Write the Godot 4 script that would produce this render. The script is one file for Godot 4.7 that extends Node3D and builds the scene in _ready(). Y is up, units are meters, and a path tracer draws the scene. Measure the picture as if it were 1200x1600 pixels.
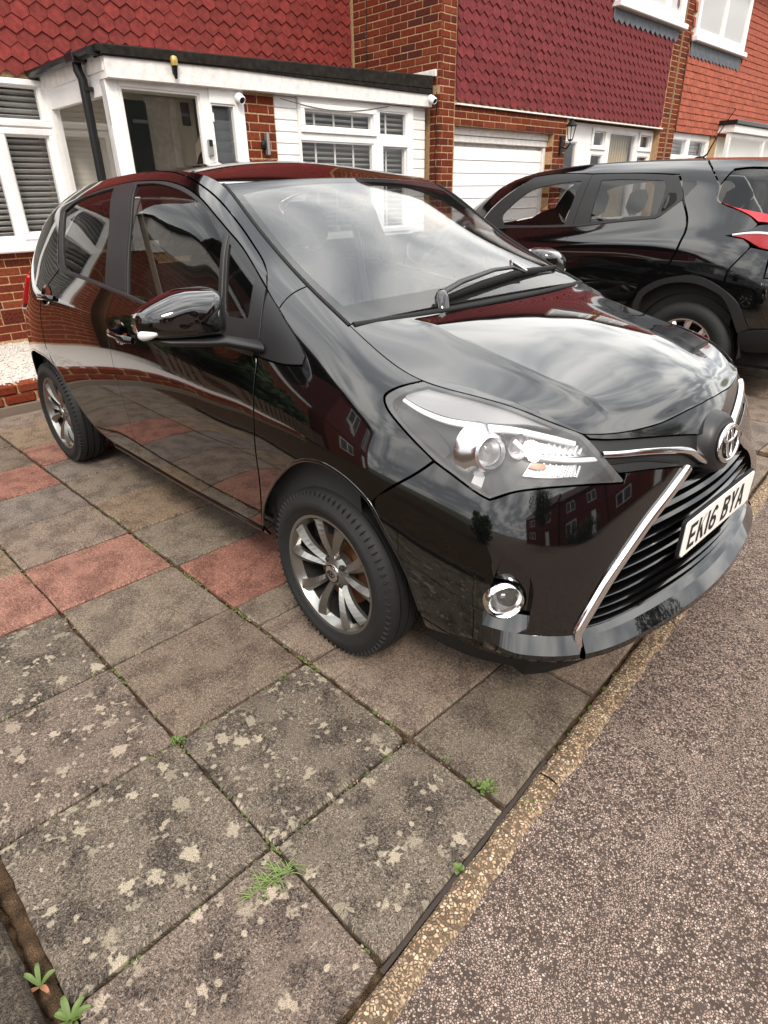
extends Node3D
# A black hatchback on a slab drive before a tile-hung brick house.
# World axes: the origin lies on the ground under the hatchback's rear axle, x runs forward along the car, y up, z to its driver's side.

var mats := {}
var rng := RandomNumberGenerator.new()
const YAW := 0.01524   # the house and the drive stand turned by this against the car


# ---------------------------------------------------------------- a mesh builder
class MB:
	var v := PackedVector3Array()
	var n := PackedVector3Array()
	var t := PackedVector2Array()
	func tri(a: Vector3, b: Vector3, c: Vector3, na: Vector3, nb: Vector3, nc: Vector3, ta := Vector2.ZERO, tb := Vector2.ZERO, tc := Vector2.ZERO) -> void:
		if (b - a).cross(c - a).dot(na + nb + nc) > 0.0:
			v.append_array(PackedVector3Array([a, c, b])); n.append_array(PackedVector3Array([na, nc, nb])); t.append_array(PackedVector2Array([ta, tc, tb]))
		else:
			v.append_array(PackedVector3Array([a, b, c])); n.append_array(PackedVector3Array([na, nb, nc])); t.append_array(PackedVector2Array([ta, tb, tc]))
	func flat3(a: Vector3, b: Vector3, c: Vector3, away: Vector3) -> void:
		var m := (b - a).cross(c - a).normalized()
		if m.dot((a + b + c) / 3.0 - away) < 0.0:
			m = -m
		tri(a, b, c, m, m, m)
	func quad(a: Vector3, b: Vector3, c: Vector3, d: Vector3, away: Vector3) -> void:
		flat3(a, b, c, away); flat3(a, c, d, away)
	func quad_uv(a: Vector3, b: Vector3, c: Vector3, d: Vector3, m: Vector3, uvs: Array) -> void:
		tri(a, b, c, m, m, m, uvs[0], uvs[1], uvs[2]); tri(a, c, d, m, m, m, uvs[0], uvs[2], uvs[3])
	# a box between two corners with chamfered edges
	func box(lo: Vector3, hi: Vector3, bev := 0.0, xf := Transform3D()) -> void:
		var c := (lo + hi) / 2.0
		var h := (hi - lo).abs() / 2.0
		var b: float = minf(bev, minf(h.x, minf(h.y, h.z)) * 0.9)
		if b <= 0.0:
			for ax in 3:
				for s in [-1.0, 1.0]:
					var e1 := Vector3.ZERO; var e2 := Vector3.ZERO; var o := Vector3.ZERO
					o[ax] = h[ax] * s; e1[(ax + 1) % 3] = h[(ax + 1) % 3]; e2[(ax + 2) % 3] = h[(ax + 2) % 3]
					quad(xf * (c + o - e1 - e2), xf * (c + o + e1 - e2), xf * (c + o + e1 + e2), xf * (c + o - e1 + e2), xf * c)
			return
		for ax in 3:
			for s in [-1.0, 1.0]:
				var e1 := Vector3.ZERO; var e2 := Vector3.ZERO; var o := Vector3.ZERO
				o[ax] = h[ax] * s; e1[(ax + 1) % 3] = h[(ax + 1) % 3] - b; e2[(ax + 2) % 3] = h[(ax + 2) % 3] - b
				quad(xf * (c + o - e1 - e2), xf * (c + o + e1 - e2), xf * (c + o + e1 + e2), xf * (c + o - e1 + e2), xf * c)
		for ax in 3:      # edges along ax
			var p := (ax + 1) % 3
			var q := (ax + 2) % 3
			for sp in [-1.0, 1.0]:
				for sq in [-1.0, 1.0]:
					var A := Vector3.ZERO; var B := Vector3.ZERO; var L := Vector3.ZERO
					A[p] = sp * h[p]; A[q] = sq * (h[q] - b); B[p] = sp * (h[p] - b); B[q] = sq * h[q]; L[ax] = h[ax] - b
					quad(xf * (c + A - L), xf * (c + A + L), xf * (c + B + L), xf * (c + B - L), xf * c)
		for sx in [-1.0, 1.0]:
			for sy in [-1.0, 1.0]:
				for sz in [-1.0, 1.0]:
					flat3(xf * (c + Vector3(sx * h.x, sy * (h.y - b), sz * (h.z - b))), xf * (c + Vector3(sx * (h.x - b), sy * h.y, sz * (h.z - b))), xf * (c + Vector3(sx * (h.x - b), sy * (h.y - b), sz * h.z)), xf * c)
	# a flat outline (x, y of pts along the two axes of xf) given a thickness along the third axis, front edge chamfered
	func plate(pts: PackedVector2Array, z0: float, z1: float, bev := 0.0, xf := Transform3D()) -> void:
		var idx := Geometry2D.triangulate_polygon(pts)
		var top := pts
		if bev > 0.0:
			var off := Geometry2D.offset_polygon(pts, -bev, Geometry2D.JOIN_MITER)
			if off.size() == 1 and off[0].size() == pts.size():
				var k0 := 0
				var best := 1e9
				for k in off[0].size():
					var dd: float = off[0][k].distance_squared_to(pts[0])
					if dd < best:
						best = dd; k0 = k
				var same: bool = Geometry2D.is_polygon_clockwise(off[0]) == Geometry2D.is_polygon_clockwise(pts)
				top = PackedVector2Array()
				for k in pts.size():
					top.append(off[0][posmod(k0 + (k if same else -k), pts.size())])
			else:
				bev = 0.0
		var zz := z1 - signf(z1 - z0) * bev
		var N := (xf.basis * Vector3(0, 0, signf(z1 - z0))).normalized()
		for k in range(0, idx.size(), 3):
			var a := top[idx[k]]; var b := top[idx[k + 1]]; var c := top[idx[k + 2]]
			tri(xf * Vector3(a.x, a.y, z1), xf * Vector3(b.x, b.y, z1), xf * Vector3(c.x, c.y, z1), N, N, N, a, b, c)
			a = pts[idx[k]]; b = pts[idx[k + 1]]; c = pts[idx[k + 2]]
			tri(xf * Vector3(a.x, a.y, z0), xf * Vector3(b.x, b.y, z0), xf * Vector3(c.x, c.y, z0), -N, -N, -N, a, b, c)
		var cw := Geometry2D.is_polygon_clockwise(pts)
		for k in pts.size():
			var a := pts[k]; var b := pts[(k + 1) % pts.size()]
			var e := (b - a).normalized()
			var o := Vector2(-e.y, e.x) if cw else Vector2(e.y, -e.x)
			var m := (xf.basis * Vector3(o.x, o.y, 0)).normalized()
			tri(xf * Vector3(a.x, a.y, z0), xf * Vector3(b.x, b.y, z0), xf * Vector3(b.x, b.y, zz), m, m, m)
			tri(xf * Vector3(a.x, a.y, z0), xf * Vector3(b.x, b.y, zz), xf * Vector3(a.x, a.y, zz), m, m, m)
			if bev > 0.0:
				var a2 := top[k]; var b2 := top[(k + 1) % pts.size()]
				var m2 := (m + N).normalized()
				tri(xf * Vector3(a.x, a.y, zz), xf * Vector3(b.x, b.y, zz), xf * Vector3(b2.x, b2.y, z1), m2, m2, m2)
				tri(xf * Vector3(a.x, a.y, zz), xf * Vector3(b2.x, b2.y, z1), xf * Vector3(a2.x, a2.y, z1), m2, m2, m2)
	# turns (radius, height) pairs round the z axis of xf
	func lathe(prof: Array, seg: int, xf := Transform3D(), a0 := 0.0, a1 := TAU, sharp := 0.75) -> void:
		var pn := []
		for k in prof.size() - 1:
			var e: Vector2 = (prof[k + 1] - prof[k]).normalized()
			pn.append(Vector2(e.y, -e.x))
		for k in prof.size() - 1:
			var n0: Vector2 = pn[k]; var n1: Vector2 = pn[k]
			if k > 0 and pn[k - 1].dot(pn[k]) > sharp:
				n0 = (pn[k - 1] + pn[k]).normalized()
			if k < pn.size() - 1 and pn[k + 1].dot(pn[k]) > sharp:
				n1 = (pn[k + 1] + pn[k]).normalized()
			for s in seg:
				var u0 := a0 + (a1 - a0) * s / seg; var u1 := a0 + (a1 - a0) * (s + 1) / seg
				var d0 := Vector3(cos(u0), sin(u0), 0); var d1 := Vector3(cos(u1), sin(u1), 0)
				var p0: Vector2 = prof[k]; var p1: Vector2 = prof[k + 1]
				var A := xf * (d0 * p0.x + Vector3(0, 0, p0.y)); var B := xf * (d1 * p0.x + Vector3(0, 0, p0.y))
				var C := xf * (d1 * p1.x + Vector3(0, 0, p1.y)); var D := xf * (d0 * p1.x + Vector3(0, 0, p1.y))
				var bs := xf.basis
				var nA := (bs * (d0 * n0.x + Vector3(0, 0, n0.y))).normalized(); var nB := (bs * (d1 * n0.x + Vector3(0, 0, n0.y))).normalized()
				var nC := (bs * (d1 * n1.x + Vector3(0, 0, n1.y))).normalized(); var nD := (bs * (d0 * n1.x + Vector3(0, 0, n1.y))).normalized()
				tri(A, B, C, nA, nB, nC); tri(A, C, D, nA, nC, nD)
	# a round or flattened bar along a path
	func tube(path: Array, rad: Array, seg := 8, flat := 1.0, up := Vector3.UP, caps := true) -> void:
		var rings := []
		var norms := []
		for k in path.size():
			var d: Vector3 = (path[mini(k + 1, path.size() - 1)] - path[maxi(k - 1, 0)]).normalized()
			var side := d.cross(up).normalized()
			if side.length() < 0.1:
				side = d.cross(Vector3.RIGHT).normalized()
			var w := side.cross(d).normalized()
			var r: float = rad[mini(k, rad.size() - 1)]
			var ring := []; var nr := []
			for s in seg:
				var u := TAU * (s + 0.5) / seg
				ring.append(path[k] + side * cos(u) * r + w * sin(u) * r * flat)
				nr.append((side * cos(u) * flat + w * sin(u)).normalized())
			rings.append(ring); norms.append(nr)
		for k in path.size() - 1:
			for s in seg:
				var s1 := (s + 1) % seg
				tri(rings[k][s], rings[k][s1], rings[k + 1][s1], norms[k][s], norms[k][s1], norms[k + 1][s1])
				tri(rings[k][s], rings[k + 1][s1], rings[k + 1][s], norms[k][s], norms[k + 1][s1], norms[k + 1][s])
		if caps:
			for e in [0, path.size() - 1]:
				var o: Vector3 = path[e] - path[1 if e == 0 else e - 1]
				o = o.normalized()
				for s in range(1, seg - 1):
					tri(rings[e][0], rings[e][s], rings[e][s + 1], o, o, o)
	func ball(c: Vector3, r: Vector3, seg := 10, rows := 6, xf := Transform3D()) -> void:
		for i in rows:
			for j in seg:
				var P := []; var N := []
				for q in [[i, j], [i, j + 1], [i + 1, j + 1], [i + 1, j]]:
					var a: float = PI * q[0] / rows; var b: float = TAU * q[1] / seg
					var d := Vector3(sin(a) * cos(b), cos(a), sin(a) * sin(b))
					P.append(xf * (c + d * r)); N.append((xf.basis * (d / r)).normalized())
				tri(P[0], P[1], P[2], N[0], N[1], N[2]); tri(P[0], P[2], P[3], N[0], N[2], N[3])
	func add(o: MB, xf: Transform3D) -> void:
		var b := xf.basis
		var flip := b.determinant() < 0.0
		var nb := b.inverse().transposed()
		for k in range(0, o.v.size(), 3):
			for q in ([0, 2, 1] if flip else [0, 1, 2]):
				v.append(xf * o.v[k + q]); n.append((nb * o.n[k + q]).normalized()); t.append(o.t[k + q])
	func mirrored(zc: float) -> MB:
		var m := MB.new()
		for k in range(0, v.size(), 3):
			for q in [0, 2, 1]:
				var p := v[k + q]; p.z = 2.0 * zc - p.z
				var w := n[k + q]; w.z = -w.z
				m.v.append(p); m.n.append(w); m.t.append(t[k + q])
		return m
	func mesh() -> ArrayMesh:
		var a := []
		a.resize(Mesh.ARRAY_MAX)
		a[Mesh.ARRAY_VERTEX] = v; a[Mesh.ARRAY_NORMAL] = n; a[Mesh.ARRAY_TEX_UV] = t
		var m := ArrayMesh.new()
		m.add_surface_from_arrays(Mesh.PRIMITIVE_TRIANGLES, a)
		return m


# ---------------------------------------------------------------- names and tags
func put(called: String, shape, m: Material, parent: Node3D = null) -> MeshInstance3D:
	var o := MeshInstance3D.new()
	o.name = called
	if shape is MB:
		if shape.v.size() == 0:
			o.free()
			return null
		o.mesh = shape.mesh()
	else:
		o.mesh = shape
	o.material_override = m
	var home: Node3D = parent if parent else self
	o.name = numbered(called, home)
	home.add_child(o, true)
	return o

func numbered(called: String, home: Node) -> String:
	return quick(called, home)

var counts := {}
func quick(called: String, home: Node) -> String:
	var key := [home.get_instance_id(), called]
	var k: int = counts.get(key, -1) + 1
	counts[key] = k
	return called if k == 0 else "%s_%03d" % [called, k]

func piece(called: String, mesh: Mesh, m: Material, parent: Node3D, xf: Transform3D) -> MeshInstance3D:
	var o := MeshInstance3D.new()
	o.name = quick(called, parent)
	o.mesh = mesh; o.material_override = m; o.transform = xf
	parent.add_child(o, true)
	return o

func tag(o: Node, label: String, category: String, group := "") -> void:
	o.set_meta("label", label); o.set_meta("category", category)
	if group:
		o.set_meta("group", group)

func structure(o: Node) -> Node:
	o.set_meta("kind", "structure")
	return o

func stuff(o: Node) -> Node:
	o.set_meta("kind", "stuff")
	return o

func thing(called: String, label: String, category: String, at := Vector3.ZERO, yaw := 0.0, group := "") -> Node3D:
	var o := Node3D.new()
	o.name = numbered(called, self)
	add_child(o, true)
	o.position = at; o.rotation.y = yaw
	tag(o, label, category, group)
	return o

func node(called: String, parent: Node3D) -> Node3D:
	var o := Node3D.new()
	o.name = numbered(called, parent)
	parent.add_child(o, true)
	return o


# ---------------------------------------------------------------- materials and textures
func lin(r: float, g: float, b: float) -> Color:
	return Color(r, g, b).linear_to_srgb()

func mat(called: String, c: Color, rough := 0.8, metal := 0.0, spec := 0.5) -> StandardMaterial3D:
	var m := StandardMaterial3D.new()
	m.resource_name = called
	m.albedo_color = c; m.roughness = rough; m.metallic = metal; m.metallic_specular = spec
	mats[called] = m
	return m

func noise(kind: int, freq: float, sd: int, oct := 1, ret := -1) -> FastNoiseLite:
	var f := FastNoiseLite.new()
	f.noise_type = kind; f.frequency = freq; f.seed = sd
	f.fractal_type = FastNoiseLite.FRACTAL_FBM if oct > 1 else FastNoiseLite.FRACTAL_NONE
	f.fractal_octaves = oct
	if ret >= 0:
		f.cellular_return_type = ret
		f.cellular_distance_function = FastNoiseLite.DISTANCE_EUCLIDEAN
	return f

func bytes(f: FastNoiseLite, w: int) -> PackedByteArray:
	var im := f.get_seamless_image(w, w, false, false, 0.12, true)
	im.convert(Image.FORMAT_L8)
	return im.get_data()

func tex(w: int, h: int, data: PackedByteArray, fmt := Image.FORMAT_RGB8) -> ImageTexture:
	return ImageTexture.create_from_image(Image.create_from_data(w, h, false, fmt, data))

# grain: a mottled texture, tint a to b by slow noise, with fine speckle of the given strength
func grain_tex(w: int, sd: int, slow: float, fine: float, lo: float, hi: float, speck: float) -> ImageTexture:
	var A := bytes(noise(FastNoiseLite.TYPE_SIMPLEX_SMOOTH, slow, sd, 4), w)
	var B := bytes(noise(FastNoiseLite.TYPE_SIMPLEX, fine, sd + 1, 2), w)
	var d := PackedByteArray(); d.resize(w * w * 3)
	for k in w * w:
		var x := lo + (hi - lo) * A[k] / 255.0 + (B[k] / 255.0 - 0.5) * speck
		var y := int(clampf(x, 0.0, 1.0) * 255.0)
		d[k * 3] = y; d[k * 3 + 1] = y; d[k * 3 + 2] = y
	return tex(w, w, d)

func tri_map(m: StandardMaterial3D, scale: float, world := true) -> void:
	m.uv1_triplanar = true
	m.uv1_world_triplanar = world
	m.uv1_scale = Vector3.ONE * scale

func build_view() -> void:
	# camera: as fitted to the wheels, the number plate, the drive's joints and the house
	var cam := Camera3D.new()
	cam.name = "camera"
	cam.fov = 2.0 * rad_to_deg(atan(800.0 / 977.37))
	cam.near = 0.05; cam.far = 900.0
	cam.transform = Transform3D(Basis(Vector3(0.69403, -0.01725, -0.71974), Vector3(-0.31422, 0.89221, -0.32438), Vector3(0.64776, 0.45129, 0.61380)).orthonormalized(), Vector3(3.91123, 1.41350, 1.89549))
	add_child(cam)
	cam.current = true
	var env := Environment.new()
	env.background_mode = Environment.BG_SKY
	env.sky = Sky.new()
	env.sky.sky_material = overcast()
	env.tonemap_mode = Environment.TONE_MAPPER_LINEAR
	env.tonemap_exposure = 1.75
	env.sdfgi_enabled = true; env.ssao_enabled = true; env.ssil_enabled = true
	var we := WorldEnvironment.new()
	we.name = "world_environment"
	we.environment = env
	add_child(we)
	var sun := DirectionalLight3D.new()
	sun.name = "sun"
	sun.light_energy = 0.5
	sun.light_angular_distance = 14.0
	sun.light_color = Color(1.0, 0.955, 0.9)
	sun.shadow_enabled = true
	sun.look_at_from_position(Vector3(6.5, 8.0, 4.5), Vector3.ZERO)
	add_child(sun)

# a bright overcast sky: brighter overhead, with broken cloud in warm and cool greys
func overcast() -> PanoramaSkyMaterial:
	var w := 1024
	var h := 512
	var f1 := noise(FastNoiseLite.TYPE_SIMPLEX_SMOOTH, 0.55, 11, 5)
	var f2 := noise(FastNoiseLite.TYPE_SIMPLEX_SMOOTH, 2.2, 23, 5)
	var px := PackedFloat32Array(); px.resize(w * h * 3)
	for j in h:
		var el := (0.5 - (j + 0.5) / h) * PI
		var y := sin(el)
		for i in w:
			var k := (j * w + i) * 3
			if y <= 0.0:
				px[k] = 0.30; px[k + 1] = 0.27; px[k + 2] = 0.25
				continue
			var az := ((i + 0.5) / w - 0.5) * TAU
			var q := Vector2(cos(az), sin(az)) * cos(el) / (y + 0.22)
			var a := f1.get_noise_2d(q.x * 1.0 + 7.0, q.y * 1.6)
			var b := f2.get_noise_2d(q.x * 0.8, q.y * 1.5 + 3.0)
			var c := clampf(0.5 + a * 0.85 + b * 0.75, 0.0, 1.0)
			c = c * c * (3.0 - 2.0 * c)
			var lum := (0.62 + 0.95 * y) * lerpf(0.6, 1.6, c)
			px[k] = lum * lerpf(0.97, 1.02, c); px[k + 1] = lum * lerpf(1.0, 1.0, c); px[k + 2] = lum * lerpf(1.05, 0.95, c)
	var im := Image.create_from_data(w, h, false, Image.FORMAT_RGBF, px.to_byte_array())
	var m := PanoramaSkyMaterial.new()
	m.panorama = ImageTexture.create_from_image(im)
	m.energy_multiplier = 1.0
	return m

# ---------------------------------------------------------------- ground
# concrete slab: brownish grey, fine aggregate, dark weathering, optional pale lichen
func slab_tex(sd: int, w: int, base: Color, dark: Color, lichen: float, stain: float) -> Array:
	var slow := bytes(noise(FastNoiseLite.TYPE_SIMPLEX_SMOOTH, 0.006, sd, 4), w)
	var grit := bytes(noise(FastNoiseLite.TYPE_CELLULAR, 0.27, sd + 1, 1, FastNoiseLite.RETURN_CELL_VALUE), w)
	var fine := bytes(noise(FastNoiseLite.TYPE_SIMPLEX, 0.24, sd + 2, 3), w)
	var mid := bytes(noise(FastNoiseLite.TYPE_SIMPLEX, 0.05, sd + 3, 3), w)
	var li := bytes(noise(FastNoiseLite.TYPE_CELLULAR, 0.017, sd + 4, 1, FastNoiseLite.RETURN_DISTANCE), w)
	var lv := bytes(noise(FastNoiseLite.TYPE_CELLULAR, 0.017, sd + 4, 1, FastNoiseLite.RETURN_CELL_VALUE), w)
	var li2 := bytes(noise(FastNoiseLite.TYPE_CELLULAR, 0.05, sd + 6, 1, FastNoiseLite.RETURN_DISTANCE), w)
	var lv2 := bytes(noise(FastNoiseLite.TYPE_CELLULAR, 0.05, sd + 6, 1, FastNoiseLite.RETURN_CELL_VALUE), w)
	var col := PackedByteArray(); col.resize(w * w * 3)
	var hgt := PackedByteArray(); hgt.resize(w * w)
	for k in w * w:
		var g := grit[k] / 255.0
		var f := fine[k] / 255.0
		var s := slow[k] / 255.0
		var m := mid[k] / 255.0
		var d := clampf((s - 0.42) * 2.6 * stain + (m - 0.5) * 1.1, 0.0, 1.0)
		var r := lerpf(base.r, dark.r, d); var gg := lerpf(base.g, dark.g, d); var b := lerpf(base.b, dark.b, d)
		var sp := (f - 0.5) * 0.34
		if g > 0.82:
			sp += 0.11
		elif g < 0.22:
			sp -= 0.09
		elif g > 0.74:
			r += 0.025; b -= 0.01
		r += sp; gg += sp * 0.97; b += sp * 0.9
		var hh := 0.45 + (f - 0.5) * 0.6 + (0.16 if g > 0.80 else 0.0) - (0.15 if g < 0.24 else 0.0)
		if lichen > 0.0:
			var edge := (f - 0.5) * 0.24 + (m - 0.5) * 0.42
			var on := lv[k] / 255.0 > 1.0 - lichen * 0.44 * s and li[k] / 255.0 + edge < 0.30 * (0.35 + fposmod(lv[k] * 0.37, 1.0))
			var on2 := lv2[k] / 255.0 > 1.0 - lichen * 0.40 * s * s and li2[k] / 255.0 + edge < 0.34
			if on or on2:
				var q := 0.86 + (f - 0.5) * 0.55
				var pale := 0.60 + 0.22 * fposmod(lv[k] * 0.61, 1.0)
				r = lerpf(r, pale * q * 1.0, 0.88); gg = lerpf(gg, pale * q * 0.95, 0.88); b = lerpf(b, pale * q * 0.86, 0.88)
				hh += 0.18
		col[k * 3] = int(clampf(r, 0, 1) * 255); col[k * 3 + 1] = int(clampf(gg, 0, 1) * 255); col[k * 3 + 2] = int(clampf(b, 0, 1) * 255)
		hgt[k] = int(clampf(hh, 0, 1) * 255)
	return [tex(w, w, col), tex(w, w, hgt, Image.FORMAT_L8)]

# chippings in a binder: every cell is a stone or binder; returns colour and relief
func chip_tex(sd: int, w: int, cell: float, share: float, binder: Color, cols: Array) -> Array:
	var freq := 1.0 / cell
	var dist := bytes(noise(FastNoiseLite.TYPE_CELLULAR, freq, sd, 1, FastNoiseLite.RETURN_DISTANCE2_SUB), w)
	var val := bytes(noise(FastNoiseLite.TYPE_CELLULAR, freq, sd, 1, FastNoiseLite.RETURN_CELL_VALUE), w)
	var fine := bytes(noise(FastNoiseLite.TYPE_SIMPLEX, 0.3, sd + 2, 2), w)
	var slow := bytes(noise(FastNoiseLite.TYPE_SIMPLEX_SMOOTH, 0.007, sd + 3, 3), w)
	var col := PackedByteArray(); col.resize(w * w * 3)
	var hgt := PackedByteArray(); hgt.resize(w * w)
	for k in w * w:
		var v := val[k] / 255.0
		var f := fine[k] / 255.0 - 0.5
		var s := slow[k] / 255.0 - 0.5
		var c := binder
		var hh := 0.25
		var pick := fposmod(v * 7.31, 1.0)
		if pick < share + s * 0.08 and dist[k] > 34:
			c = cols[int(fposmod(v * 53.7, 1.0) * cols.size())]
			hh = 0.45 + minf(dist[k] / 255.0, 0.45)
			f *= 0.5
		else:
			f *= 0.8
		var q := f * 0.26 + s * 0.06
		col[k * 3] = int(clampf(c.r + q, 0, 1) * 255); col[k * 3 + 1] = int(clampf(c.g + q, 0, 1) * 255); col[k * 3 + 2] = int(clampf(c.b + q, 0, 1) * 255)
		hgt[k] = int(clampf(hh + f * 0.2, 0, 1) * 255)
	return [tex(w, w, col), tex(w, w, hgt, Image.FORMAT_L8)]

func relief(m: StandardMaterial3D, t: Texture2D, cm: float) -> void:
	m.heightmap_enabled = true
	m.heightmap_texture = t
	m.heightmap_scale = cm

func ground_materials() -> void:
	var g := slab_tex(101, 1024, Color(0.52, 0.478, 0.435), Color(0.40, 0.362, 0.332), 0.0, 0.8)
	var l := slab_tex(202, 1024, Color(0.425, 0.393, 0.362), Color(0.29, 0.268, 0.25), 1.0, 0.9)
	var tints := [[1.0, 0.98, 0.95], [1.04, 1.0, 0.98], [0.94, 0.90, 0.87], [1.06, 1.0, 0.93], [0.98, 0.97, 0.98], [0.90, 0.885, 0.86]]
	for k in tints.size():
		var m := mat("slab_%d" % k, Color(tints[k][0], tints[k][1], tints[k][2]) * 0.87, 0.92, 0.0, 0.3)
		m.albedo_texture = g[0]; relief(m, g[1], 0.25)
	for k in 3:
		var m := mat("slab_lichen_%d" % k, Color(tints[k][0], tints[k][1], tints[k][2]) * 0.92, 0.93, 0.0, 0.3)
		m.albedo_texture = l[0]; relief(m, l[1], 0.25)
	for k in 2:
		var m := mat("slab_red_%d" % k, Color(1.02, 0.82, 0.79) if k == 0 else Color(1.0, 0.78, 0.75), 0.92, 0.0, 0.3)
		m.albedo_texture = g[0]; relief(m, g[1], 0.25)
	var soil := mat("soil", Color(0.40, 0.32, 0.245), 0.97, 0.0, 0.2)
	soil.albedo_texture = grain_tex(512, 31, 0.02, 0.25, 0.35, 0.9, 0.7)
	tri_map(soil, 2.0)
	var road := chip_tex(404, 1536, 10.5, 0.74, Color(0.30, 0.262, 0.24), [Color(0.69, 0.62, 0.575), Color(0.60, 0.53, 0.49), Color(0.76, 0.70, 0.65), Color(0.53, 0.465, 0.43), Color(0.64, 0.56, 0.51), Color(0.46, 0.405, 0.38), Color(0.585, 0.515, 0.475)])
	var m2 := mat("road", Color(1.0, 0.98, 0.97), 0.9, 0.0, 0.35)
	m2.albedo_texture = road[0]; relief(m2, road[1], 0.35)
	tri_map(m2, 1.25)
	var blot := grain_tex(512, 77, 0.012, 0.12, 0.84, 1.0, 0.10)
	m2.detail_enabled = true; m2.detail_blend_mode = BaseMaterial3D.BLEND_MODE_MUL; m2.detail_albedo = blot
	m2.uv2_triplanar = true; m2.uv2_world_triplanar = true; m2.uv2_scale = Vector3.ONE * 0.21
	var kerb := chip_tex(505, 1024, 9.5, 0.80, Color(0.34, 0.29, 0.24), [Color(0.70, 0.62, 0.52), Color(0.62, 0.52, 0.42), Color(0.76, 0.71, 0.63), Color(0.52, 0.46, 0.40), Color(0.66, 0.59, 0.52), Color(0.43, 0.385, 0.345)])
	var m3 := mat("kerb", Color(1.0, 0.97, 0.93), 0.9, 0.0, 0.35)
	m3.albedo_texture = kerb[0]; relief(m3, kerb[1], 0.5)
	tri_map(m3, 1.1)
	var gr := mat("granite", Color(0.62, 0.60, 0.57), 0.9, 0.0, 0.35)
	gr.albedo_texture = l[0]; relief(gr, l[1], 0.4)
	tri_map(gr, 1.0)
	mat("earth", lin(0.055, 0.06, 0.035), 0.95)

# one paving slab over a four-cornered outline (x, z), its edge worn
func slab_shape(q: PackedVector2Array, r: RandomNumberGenerator) -> MB:
	var mb := MB.new()
	var c := (q[0] + q[1] + q[2] + q[3]) / 4.0
	var ring := PackedVector2Array()
	for k in 4:
		var a := q[k]; var b := q[(k + 1) % 4]
		var steps := maxi(3, int(a.distance_to(b) / 0.035))
		var nrm := (b - a).normalized().orthogonal()
		for s in steps:
			var p := a.lerp(b, float(s) / steps) + nrm * r.randf_range(-0.0016, 0.0016)
			if s == 0:
				p = p.lerp(c, 0.012)
			if r.randf() < 0.06:
				p = p.lerp(c, 0.016)
			ring.append(p)
	var tilt := Vector2(r.randf_range(-0.005, 0.005), r.randf_range(-0.005, 0.005))
	var lift := r.randf_range(-0.002, 0.0015)
	var rot := Transform2D(r.randi() % 4 * PI / 2.0, Vector2(r.randf(), r.randf()))
	var at := func(p: Vector2, y: float) -> Vector3:
		return Vector3(p.x - c.x, y + lift + (p - c).dot(tilt), p.y - c.y)
	var nn := ring.size()
	var up := Vector3(-tilt.x, 1, -tilt.y).normalized()
	for k in nn:
		var a := ring[k]; var b := ring[(k + 1) % nn]
		var a1 := a.move_toward(c, 0.006); var b1 := b.move_toward(c, 0.006)
		var o := (b - a).normalized().orthogonal()
		if o.dot((a + b) / 2.0 - c) < 0:
			o = -o
		var side := Vector3(o.x, 0, o.y)
		var mid := (side + up).normalized()
		var ua := rot * (a * 1.02); var ub := rot * (b * 1.02); var uc := rot * (c * 1.02)
		mb.tri(Vector3(0, lift, 0), at.call(a1, 0.0), at.call(b1, 0.0), up, up, up, uc, ua, ub)
		mb.tri(at.call(a1, 0.0), at.call(b1, 0.0), at.call(b, -0.004), up, up, mid, ua, ub, ub)
		mb.tri(at.call(a1, 0.0), at.call(b, -0.004), at.call(a, -0.004), up, mid, mid, ua, ub, ua)
		mb.tri(at.call(a, -0.004), at.call(b, -0.004), at.call(b, -0.05), side, side, side, ua, ub, ub + Vector2(0.03, 0.03))
		mb.tri(at.call(a, -0.004), at.call(b, -0.05), at.call(a, -0.05), side, side, side, ua, ub + Vector2(0.03, 0.03), ua + Vector2(0.03, 0.03))
	return mb

func kerb_in(z: float) -> float:
	return 3.245 + 0.078 * z

func sheet(called: String, x0: float, x1: float, z0: float, z1: float, y: float, m: Material) -> MeshInstance3D:
	var mb := MB.new()
	var U := Vector3.UP
	var a := Vector3(x0, y, z0); var b := Vector3(x1, y, z0); var c := Vector3(x1, y, z1); var d := Vector3(x0, y, z1)
	mb.tri(a, b, c, U, U, U); mb.tri(a, c, d, U, U, U)
	var o := put(called, mb, m)
	structure(o)
	return o

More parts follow.
